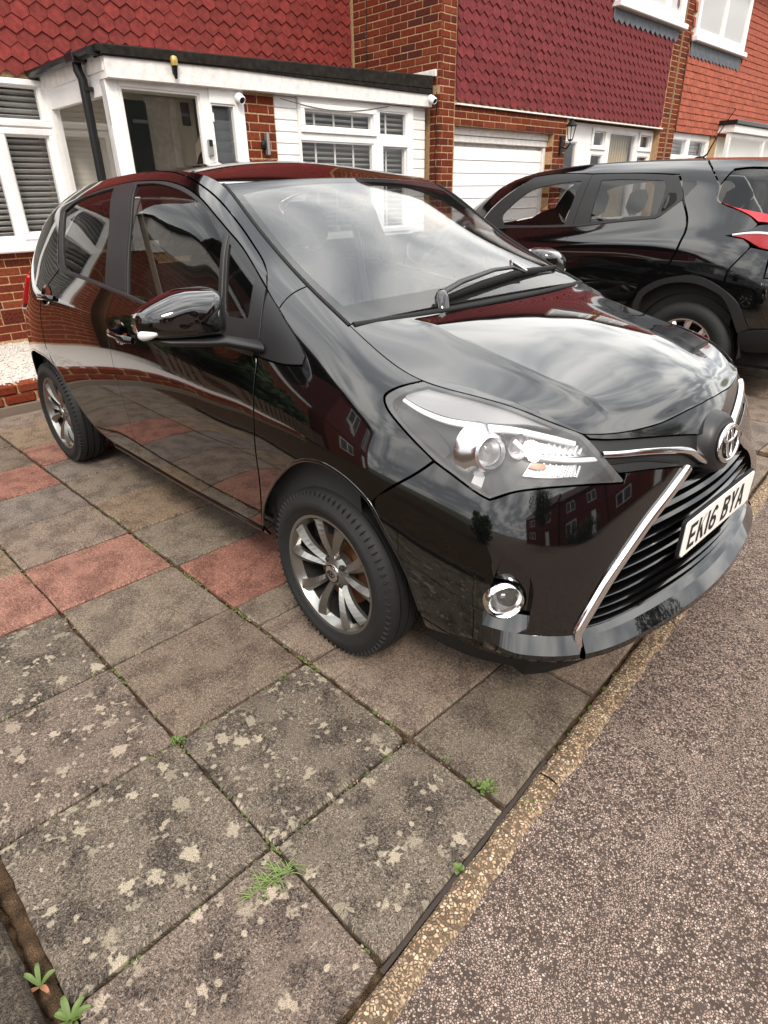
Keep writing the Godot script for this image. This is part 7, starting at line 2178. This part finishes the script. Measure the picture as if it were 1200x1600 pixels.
	both("tail_lamp", panel(S, rounded(pv([11.64, 6.58, 11.9, 6.50, 12.29, 6.07, 12.6, 6.0, 12.6, 6.9, 12.25, 6.95, 11.95, 6.85]), 3), {"flip": -1.0, "raise": 0.014, "lip": 0.02}), mats.red_lens, car)
	both("lamp_band", panel(S, rounded(pv([11.49, 6.62, 11.64, 6.66, 11.95, 6.92, 12.25, 7.02, 12.58, 6.98, 12.58, 7.42, 12.26, 7.50, 12.08, 7.40, 11.99, 7.18, 11.72, 6.86]), 3), {"flip": -1.0, "raise": 0.010, "lip": 0.02}), mats.gloss_black, car)
	both("lamp_strip", strip(S, pv([11.62, 6.66, 11.9, 6.86, 12.2, 6.98, 12.58, 6.98]), [0.012, 0.016, 0.016], 0.010, 0.012, -1.0), mats.lamp_white, car)
	both("rear_bumper", panel(S, rounded(pv([11.76, 4.61, 11.93, 5.3, 12.10, 6.04, 12.56, 5.95, 12.6, 4.45, 16.0, 4.45, 16.0, 1.7, 12.98, 1.75, 12.30, 1.55, 12.52, 1.8, 12.17, 2.98, 11.80, 3.60]), 3), F), paint, car)
	# black cladding round the arches and along the bottom
	var ao := [9.75, 1.5, 9.92, 3.18, 10.29, 3.83, 10.83, 4.14, 11.26, 4.10, 11.77, 3.62, 12.17, 2.98, 12.50, 1.75, 12.27, 1.45, 12.01, 2.56, 11.73, 3.29, 11.26, 3.69, 10.86, 3.78, 10.43, 3.61, 10.03, 2.93, 9.95, 1.5]
	both("arch_cladding", panel(S, rounded(pv(ao), 3), {"flip": -1.0, "raise": 0.014, "lip": 0.035, "gap": 0.0}), mats.satin_black, car)
	both("sill_cladding", panel(S, rounded(pv([4.6, 0.1, 4.9, 1.6, 9.78, 1.6, 9.9, 0.1]), 2), {"flip": -1.0, "raise": 0.008, "lip": 0.02}), mats.matte_black, car)
	both("bumper_cladding", panel(S, rounded(pv([12.28, 1.5, 12.98, 1.72, 14.5, 1.7, 16.0, 1.7, 16.0, -0.3, 14.0, -0.3, 12.5, -0.2, 12.30, 0.2]), 2), {"flip": -1.0, "raise": 0.010, "lip": 0.03}), mats.matte_black, car)
	both("front_wing", panel(S, rounded(pv([2.0, 1.0, 2.0, 6.5, 2.4, 8.5, 2.6, 10.97, 4.3, 10.97, 5.0, 10.0, 5.2, 8.1, 5.5, 7.6, 5.17, 6.6, 4.97, 5.0, 5.12, 3.0, 5.1, 2.0, 4.8, 3.2, 4.3, 3.9, 3.7, 3.9, 3.2, 3.2, 2.9, 2.0, 2.8, 1.0]), 3), F), paint, car)
	both("front_bumper", panel(S, pv([0.0, 0.3, 0.0, 10.9, 1.97, 10.9, 1.97, 0.3]), F), paint, car)
	# roof, bonnet, windscreen
	var mk := func(cp: Array, ua: float, ub: float, v: float) -> Callable:
		var cen := func(t: float) -> Vector3: return spline(cp, t)
		var sid := func(t: float) -> Vector3: return sk.at(lerpf(ua, ub, t), v)
		var a: Vector3 = sid.call(0.0)
		var b: Vector3 = sid.call(1.0)
		var c0: Vector3 = cp[0]
		var c1: Vector3 = cp[-1]
		var ra := func(s: float) -> Vector3: return Vector3(lerpf(c0.x, a.x, s * s), lerpf(c0.y, a.y, s * s), a.z * s)
		var fr := func(s: float) -> Vector3: return Vector3(lerpf(c1.x, b.x, s * s), lerpf(c1.y, b.y, s * s), b.z * s)
		return func(s: float, t: float) -> Vector3: return crown(cen, sid, ra, fr, s, t)
	var rect := pv([-1, 0, 1, 0, 1, 1, -1, 1])
	var R: Callable = mk.call([Vector3(-1.95, 1.50, 0), Vector3(-1.6, 1.592, 0), Vector3(-1.1, 1.632, 0), Vector3(-0.5, 1.636, 0), Vector3(0.1, 1.615, 0), Vector3(0.56, 1.56, 0)], 5.9, 15.0, 11.0)
	put("roof", panel(R, rect, {"du": 0.08, "dv": 0.06, "gap": 0.002, "flip": -1.0}), paint, car)
	var Wn: Callable = mk.call([Vector3(-2.72, 1.10, 0), Vector3(-2.35, 1.31, 0), Vector3(-1.95, 1.50, 0)], 4.2, 5.9, 11.0)
	put("windscreen", panel(Wn, rect, {"du": 0.1, "dv": 0.1, "gap": 0.004, "lip": 0.0, "flip": -1.0}), mats.car_glass, car)
	var Bn: Callable = mk.call([Vector3(-3.08, 1.04, 0), Vector3(-2.9, 1.09, 0), Vector3(-2.72, 1.10, 0)], 1.6, 4.2, 11.0)
	put("bonnet", panel(Bn, rect, {"du": 0.1, "dv": 0.1, "gap": 0.004, "flip": -1.0}), paint, car)
	# roof rail and aerial
	both("roof_seam", strip(R, pv([0.93, 0.02, 0.93, 0.4, 0.93, 0.8]), [0.016, 0.016], 0.006, 0.0, -1.0), mats.satin_black, car)
	var ae := MB.new()
	ae.tube([Vector3(1.57, 1.625, -3.84) - at, Vector3(1.615, 1.66, -3.84) - at, Vector3(1.665, 1.78, -3.84) - at, Vector3(1.763, 1.949, -3.84) - at], [0.010, 0.006, 0.004, 0.003], 6)
	ae.ball(Vector3(1.56, 1.628, -3.84) - at, Vector3(0.045, 0.022, 0.02))
	put("aerial", ae, mats.matte_black, car)
	# wheels, linings, floor, seats
	for x in [0.0, -2.53]:
		var al := MB.new()
		al.lathe([Vector2(0.12, 0.50), Vector2(0.395, 0.50), Vector2(0.40, 0.66), Vector2(0.40, 0.83)], 28, Transform3D(Basis(), Vector3(x, 0.345, 0)), -0.05, PI + 0.05)
		both("arch_lining", al, mats.void_black, car)
		for e in [1.0, -1.0]:
			wheel(car, "rear_wheel" if x == 0.0 else "front_wheel", Vector3(x, 0.343, 0.755 * e), 0.345, 0.222, 0.205, 0.5, e, 0.0, false)
	var ub := MB.new()
	ub.box(Vector3(-3.1, 0.24, -0.66), Vector3(0.72, 0.42, 0.66), 0.03)
	put("underbody", ub, mats.void_black, car)
	both("door_lining", inner(S, 4.6, 12.0, 1.6, 7.3, -0.06, -1.0), mats.void_black, car)
	for q in [[-1.25, 0.36], [-1.25, -0.36], [-0.42, 0.36], [-0.42, -0.36]]:
		var st := MB.new()
		var bx := Transform3D(Basis(Vector3(0, 0, 1), -0.24), Vector3(q[0], 0.62, q[1]))
		st.box(Vector3(-0.07, 0.0, -0.25), Vector3(0.07, 0.60, 0.25), 0.07, bx)
		st.box(Vector3(-0.07, 0.62, -0.13), Vector3(0.03, 0.82, 0.13), 0.05, bx)
		st.box(Vector3(q[0] - 0.5, 0.45, q[1] - 0.25), Vector3(q[0] + 0.02, 0.64, q[1] + 0.25), 0.06)
		put("seat", st, mats.seat_cloth, car)
	var da := MB.new()
	da.box(Vector3(-2.7, 0.6, -0.68), Vector3(-1.98, 1.08, 0.68), 0.08)
	put("dashboard", da, mats.dash_grey, car)
	# mirror and steering wheel on its far side are hidden; the near mirror shows through the front window
	var mm := MB.new()
	mm.ball(Vector3(-1.98, 1.13, 0.97), Vector3(0.08, 0.09, 0.13), 14, 10)
	mm.tube([Vector3(-1.98, 1.08, 0.90), Vector3(-1.97, 1.05, 0.80)], [0.035, 0.04], 8, 0.6)
	both("door_mirror", mm, paint, car)

# ---------------------------------------------------------------- what stands round the drive and shows in the paint and glass
func simple_house(label: String, at: Vector3, yaw: float, w: float, wallm: Material, tilem: Material) -> void:
	# front towards local +x
	var h := thing("opposite_house", label, "house", at, yaw)
	block("wall", Vector3(-7, 0, -w / 2), Vector3(0, 2.5, w / 2), wallm, h)
	block("tile_hanging", Vector3(-7, 2.5, -w / 2), Vector3(0.04, 4.9, w / 2), tilem, h)
	var rf := MB.new()
	rf.plate(PackedVector2Array([Vector2(0.4, 4.85), Vector2(0.4, 4.95), Vector2(-3.5, 7.2), Vector2(-7.4, 4.95), Vector2(-7.4, 4.85), Vector2(-3.5, 7.05)]), -w / 2 - 0.1, w / 2 + 0.1)
	put("roof", rf, mats.roof_brown, h)
	for q in [[-w * 0.24, 0.95, 2.2, 1.25], [-w * 0.24, 3.2, 2.0, 1.15], [w * 0.24, 3.2, 1.8, 1.15]]:
		var win := MB.new()
		win.box(Vector3(0.0, q[1], q[0] - q[2] / 2), Vector3(0.08, q[1] + q[3], q[0] + q[2] / 2))
		var f := put("window", win, mats.white_trim, h)
		for s in [-1.0, 1.0]:
			var p := MB.new()
			p.box(Vector3(0.07, q[1] + 0.09, q[0] + s * q[2] / 4 - q[2] * 0.21), Vector3(0.086, q[1] + q[3] - 0.09, q[0] + s * q[2] / 4 + q[2] * 0.21))
			put("pane", p, mats.dark_glass, f)
	block("door", Vector3(0, 0.05, w * 0.24 - 0.45), Vector3(0.06, 2.1, w * 0.24 + 0.45), mats.white_trim, h)

func bush(called: String, label: String, cat: String, at: Vector3, size: Vector3, m: Material, sd: int, count: int, trunk := 0.0) -> void:
	var t := thing(called, label, cat, at)
	var r := RandomNumberGenerator.new(); r.seed = sd
	var mb := MB.new()
	var clumps := []
	for k in 30:
		var d := Vector3(r.randfn(), r.randfn(), r.randfn()).normalized() * pow(r.randf(), 0.4)
		clumps.append([Vector3(d.x * size.x, trunk + size.y + d.y * size.y, d.z * size.z) * Vector3(0.8, 1, 0.8), r.randf_range(0.28, 0.45) * (size.x * 0.6 + (size.y + size.z) * 0.2)])
	for k in count:
		var c: Array = clumps[r.randi() % clumps.size()]
		var d: Vector3 = Vector3(r.randfn(), r.randfn(), r.randfn()).normalized() * c[1] * pow(r.randf(), 0.33)
		var p: Vector3 = c[0] + d
		if p.y < 0.02:
			continue
		var a := Vector3(r.randfn(), r.randfn() * 0.5, r.randfn()).normalized() * r.randf_range(0.04, 0.09) * (1.0 + size.x * 0.25)
		var b := a.cross(Vector3(r.randfn(), r.randfn(), r.randfn())).normalized() * a.length() * 0.5
		var n := (d.normalized() + Vector3(0, 0.4, 0)).normalized()
		mb.tri(p - a, p + b, p + a, n, n, n); mb.tri(p - a, p + a, p - b, n, n, n)
	put("foliage", mb, m, t)
	var st := MB.new()
	if trunk > 0.0:
		st.tube([Vector3(0, -0.1, 0), Vector3(0.05, trunk * 0.6, 0.03), Vector3(0, trunk + size.y * 0.9, 0)], [0.16, 0.12, 0.05], 9)
		for k in 5:
			var a := TAU * k / 5.0 + 0.4
			st.tube([Vector3(0.04, trunk * (0.75 + 0.08 * k), 0.02), Vector3(cos(a) * size.x * 0.35, trunk + size.y * 0.7, sin(a) * size.z * 0.35), Vector3(cos(a) * size.x * 0.6, trunk + size.y * 1.2, sin(a) * size.z * 0.6)], [0.06, 0.04, 0.015], 6)
	else:
		for k in 5:
			var a := TAU * k / 5.0
			st.tube([Vector3(cos(a) * 0.1, -0.02, sin(a) * 0.1), Vector3(cos(a) * size.x * 0.4, size.y, sin(a) * size.z * 0.4)], [0.02, 0.01], 5)
	put("trunk" if trunk > 0 else "stem", st, mats.bark, t)

func build_around() -> void:
	var lf := mat("leaf_dark", lin(0.035, 0.065, 0.022), 0.7)
	lf.backlight_enabled = true; lf.backlight = Color(0.12, 0.18, 0.05)
	var lg := mat("leaf_mid", lin(0.07, 0.12, 0.03), 0.65)
	lg.backlight_enabled = true; lg.backlight = Color(0.18, 0.26, 0.06)
	mat("bark", lin(0.09, 0.065, 0.045), 0.95)
	mat("fence_wood", lin(0.12, 0.075, 0.05), 0.9)
	mat("render_cream", Color(0.72, 0.68, 0.60), 0.9)
	# across the road
	var labels := ["brick house opposite with red tile-hung first floor, left of the three across the road", "brick house opposite with maroon tile-hung first floor, middle of the three across the road", "brick house opposite with red tile-hung first floor, right of the three across the road"]
	for k in 3:
		simple_house(labels[k], Vector3(17.0 + 0.4 * k, 0, 10.5 - 10.2 * k), PI + 0.02, 9.8, mats.brick_1, mats.tile_maroon_0 if k == 1 else mats.tile_red_0)
	bush("tree", "broad green street tree across the road, nearer the left houses", "tree", Vector3(12.8, 0, 7.2), Vector3(2.0, 2.0, 2.0), lf, 3, 5200, 2.2)
	bush("tree", "slender green street tree across the road, nearer the right houses", "tree", Vector3(13.2, 0, -9.0), Vector3(1.5, 2.2, 1.5), lf, 5, 4200, 2.0)
	bush("hedge", "clipped dark hedge before the opposite front gardens", "hedge", Vector3(13.6, 0, 0.4), Vector3(0.7, 0.65, 3.4), lf, 9, 5200)
	# the near side: a low brick garage with a white fascia, a slatted fence before it, and the next house
	var nb := thing("neighbour_garage", "neighbour's low brown brick garage with white fascia left of the red house", "garage", Vector3.ZERO, YAW)
	var nw := block("wall", Vector3(-8.0, 0, 2.62), Vector3(-3.3, 2.62, 6.6), mats.mortar, nb)
	lay_bricks(nw, Vector3(-3.3, 0, 6.6), Vector3(0, 0, -1), Vector3(1, 0, 0), 3.98, 0.02, 2.6, [], false)
	block("fascia", Vector3(-8.0, 2.62, 2.56), Vector3(-3.22, 2.80, 6.66), mats.white_paint, nb, 0.01)
	block("flat_roof", Vector3(-8.0, 2.805, 2.54), Vector3(-3.18, 2.86, 6.7), mats.roof_felt, nb, 0.01)
	simple_house("neighbour's brick house with maroon tiled upper floor beyond the low garage", Vector3(-2.6, 0, 11.6), YAW, 9.0, mats.brick_1, mats.tile_maroon_1)
	var fe := thing("slatted_fence", "low dark slatted timber fence before the hedge by the low garage", "fence", Vector3.ZERO, YAW)
	for k in 26:
		block("slat", Vector3(-2.11, 0.05, 2.75 + k * 0.125), Vector3(-2.09, 0.80, 2.83 + k * 0.125), mats.fence_wood, fe, 0.004)
	for y in [0.25, 0.62]:
		block("rail", Vector3(-2.15, y, 2.7), Vector3(-2.112, y + 0.07, 6.0), mats.fence_wood, fe, 0.004)
	for z in [2.7, 4.3, 5.95]:
		block("post", Vector3(-2.24, -0.04, z), Vector3(-2.152, 0.86, z + 0.08), mats.fence_wood, fe, 0.006)
	bush("hedge", "tall dark evergreen hedge behind the slatted fence by the low garage", "hedge", Vector3(-2.78, 0, 4.5), Vector3(0.45, 1.05, 2.3), lf, 31, 16000)
	bush("shrub", "dark evergreen shrub by the slatted fence at the near drive edge", "shrub", Vector3(3.4, 0, 5.0), Vector3(0.7, 0.6, 0.6), lf, 21, 2200)

# ---------------------------------------------------------------- weeds and litter in the joints
func blade(mb: MB, p: Vector3, dir: Vector3, len: float, wide: float, droop: float) -> void:
	var n := 6
	var side := dir.cross(Vector3.UP).normalized()
	var prev := []
	for k in n + 1:
		var t := float(k) / n
		var c := p + dir * len * t * (1.0 - 0.15 * t) + Vector3.UP * (len * 0.75 * t - droop * len * t * t)
		c.y = maxf(c.y, 0.003)
		var w := wide * (1.0 - t) ** 0.6 * (0.6 + 0.4 * sin(PI * minf(t * 1.6, 1.0)))
		var cur := [c - side * w, c + Vector3(0, -w * 0.4, 0), c + side * w]
		if k > 0:
			for i in 2:
				var m: Vector3 = (cur[i + 1] - cur[i]).cross(prev[i] - cur[i]).normalized()
				if m.y < 0:
					m = -m
				mb.tri(prev[i], prev[i + 1], cur[i + 1], m, m, m); mb.tri(prev[i], cur[i + 1], cur[i], m, m, m)
		prev = cur

func leaf(mb: MB, p: Vector3, dir: Vector3, len: float, wide: float, rise: float) -> void:
	var n := 7
	var side := dir.cross(Vector3.UP).normalized()
	var prev := []
	for k in n + 1:
		var t := float(k) / n
		var c := p + dir * len * t + Vector3.UP * (rise * len * sin(t * 2.2))
		var w := wide * pow(sin(PI * clampf(t * 0.94 + 0.06, 0, 1)), 0.8)
		var cur := [c - side * w + Vector3(0, w * 0.35, 0), c, c + side * w + Vector3(0, w * 0.35, 0)]
		if k > 0:
			for i in 2:
				var m: Vector3 = (cur[i + 1] - cur[i]).cross(prev[i] - cur[i]).normalized()
				if m.y < 0:
					m = -m
				mb.tri(prev[i], prev[i + 1], cur[i + 1], m, m, m); mb.tri(prev[i], cur[i + 1], cur[i], m, m, m)
		prev = cur

func on_drive(x: float, z: float) -> Vector3:
	return Transform3D(Basis(Vector3.UP, YAW), Vector3.ZERO) * Vector3(x, -0.004, z)

func build_weeds() -> void:
	var g := mat("grass", lin(0.14, 0.21, 0.05), 0.6)
	g.backlight_enabled = true; g.backlight = Color(0.16, 0.22, 0.06)
	var w := mat("weed_leaf", lin(0.09, 0.135, 0.03), 0.55)
	w.backlight_enabled = true; w.backlight = Color(0.14, 0.2, 0.05)
	mat("moss", lin(0.075, 0.10, 0.022), 0.95)
	mat("dry_leaf", lin(0.28, 0.12, 0.06), 0.8)
	var r := RandomNumberGenerator.new(); r.seed = 99
	# the grass tuft in the joint
	var t := thing("grass_tuft", "spreading tuft of bright green grass in the near slab joint", "grass", on_drive(3.04, 1.50))
	for k in 58:
		var s := r.randf()
		var mb := MB.new()
		var a := r.randf_range(-0.9, 1.1) + (2.3 if r.randf() < 0.72 else -0.8)
		blade(mb, Vector3(r.randf_range(-0.012, 0.012), 0, (s - 0.4) * 0.11), Vector3(cos(a), 0, sin(a)), r.randf_range(0.03, 0.085), 0.0016, r.randf_range(0.4, 1.0))
		put("blade", mb, g, t)
	var spots := [[2.495, 1.462, "small clump of bright weed at the joint crossing beyond the grass tuft", 0.016, 46, "clump"], [3.24, 0.965, "curly green weed at the kerb end of the lengthwise joint", 0.020, 46, "clump"], [2.35, 1.458, "tiny green sprig in the joint above the weed clump", 0.008, 12, "clump"], [3.345, 0.93, "moss cushion on the kerb's outer edge by the stone joint", 0.014, 40, "moss"], [3.10, 0.965, "small yellow green sprig between slabs near the kerb", 0.010, 14, "clump"]]
	for q in spots:
		var c := thing("weed_clump" if q[5] == "clump" else "moss_cushion", q[2], "weed" if q[5] == "clump" else "moss", on_drive(q[0], q[1]))
		var mb := MB.new()
		for k in q[4]:
			var a := r.randf() * TAU
			var d := Vector3(cos(a), 0, sin(a))
			leaf(mb, d * q[3] * r.randf() * (Vector3(1.0, 1.0, 1.0) if q[5] == "moss" else Vector3(0.9, 1, 0.9)), d, r.randf_range(0.4, 0.9) * q[3], q[3] * 0.2, r.randf_range(0.2, 1.0))
		put("leaves", mb, w if q[5] == "clump" else mats.moss, c)
	# rosettes
	for q in [[3.325, 1.19, "two lobed seedling growing in the dark gap along the kerb", 5, 0.020, 0.008], [2.985, 1.955, "broad leaved green weed in the near corner gap by the granite edging", 9, 0.045, 0.006], [2.88, 1.975, "narrow leaved weed with a reddish dead leaf beside the granite edging", 5, 0.042, 0.005], [3.05, 1.985, "low green weed at the frame's lower edge beside the granite edging", 6, 0.035, 0.007]]:
		var c := thing("weed", q[2], "weed", on_drive(q[0], q[1]))
		for k in q[3]:
			var mb := MB.new()
			var a: float = TAU * k / q[3] + r.randf_range(-0.4, 0.4)
			leaf(mb, Vector3.ZERO, Vector3(cos(a), 0, sin(a)), q[4] * r.randf_range(0.6, 1.1), q[5] * r.randf_range(0.8, 1.2), r.randf_range(0.25, 0.7))
			put("leaf", mb, mats.dry_leaf if q[2].contains("reddish") and k < 2 else w, c)
	# moss and crumbs along the joints
	var mo := MB.new()
	var cr := MB.new()
	var lines := [[Vector2(0.75, 0.984), Vector2(3.2, 0.970), 330], [Vector2(0.6, 1.462), Vector2(3.3, 1.462), 160], [Vector2(2.49, 1.0), Vector2(2.49, 1.95), 60], [Vector2(2.97, 1.0), Vector2(2.97, 1.95), 60], [Vector2(2.03, 1.0), Vector2(2.03, 1.95), 40], [Vector2(3.33, 1.0), Vector2(3.27, 0.3), 90]]
	for q in lines:
		for k in q[2]:
			var s := r.randf()
			s = clampf(s + 0.05 * sin(s * 40.0), 0, 1)
			var p2: Vector2 = q[0].lerp(q[1], s) + Vector2(r.randf_range(-0.006, 0.006), r.randf_range(-0.006, 0.006))
			var p := on_drive(p2.x, p2.y) + Vector3(0, r.randf_range(-0.010, -0.002), 0)
			var m := r.randf_range(0.0025, 0.006)
			if r.randf() < 0.5:
				mo.ball(p, Vector3(m * 1.5, m * 0.7, m * 1.3), 6, 4)
			else:
				cr.ball(p, Vector3(m, m * 0.6, m * 0.8), 5, 3, Transform3D())
	tag(stuff(put("joint_moss", mo, mats.moss)), "dark green moss growing along the slab joints", "moss")
	tag(stuff(put("grit", cr, mats.kerb)), "loose grit lying in the slab joints and along the kerb", "grit")

func _ready() -> void:
	rng.seed = 42
	build_view()
	build_ground()
	house_materials()
	build_left_house()
	build_right_house()
	build_far_house()
	build_hatchback()
	build_suv()
	build_around()
	build_weeds()
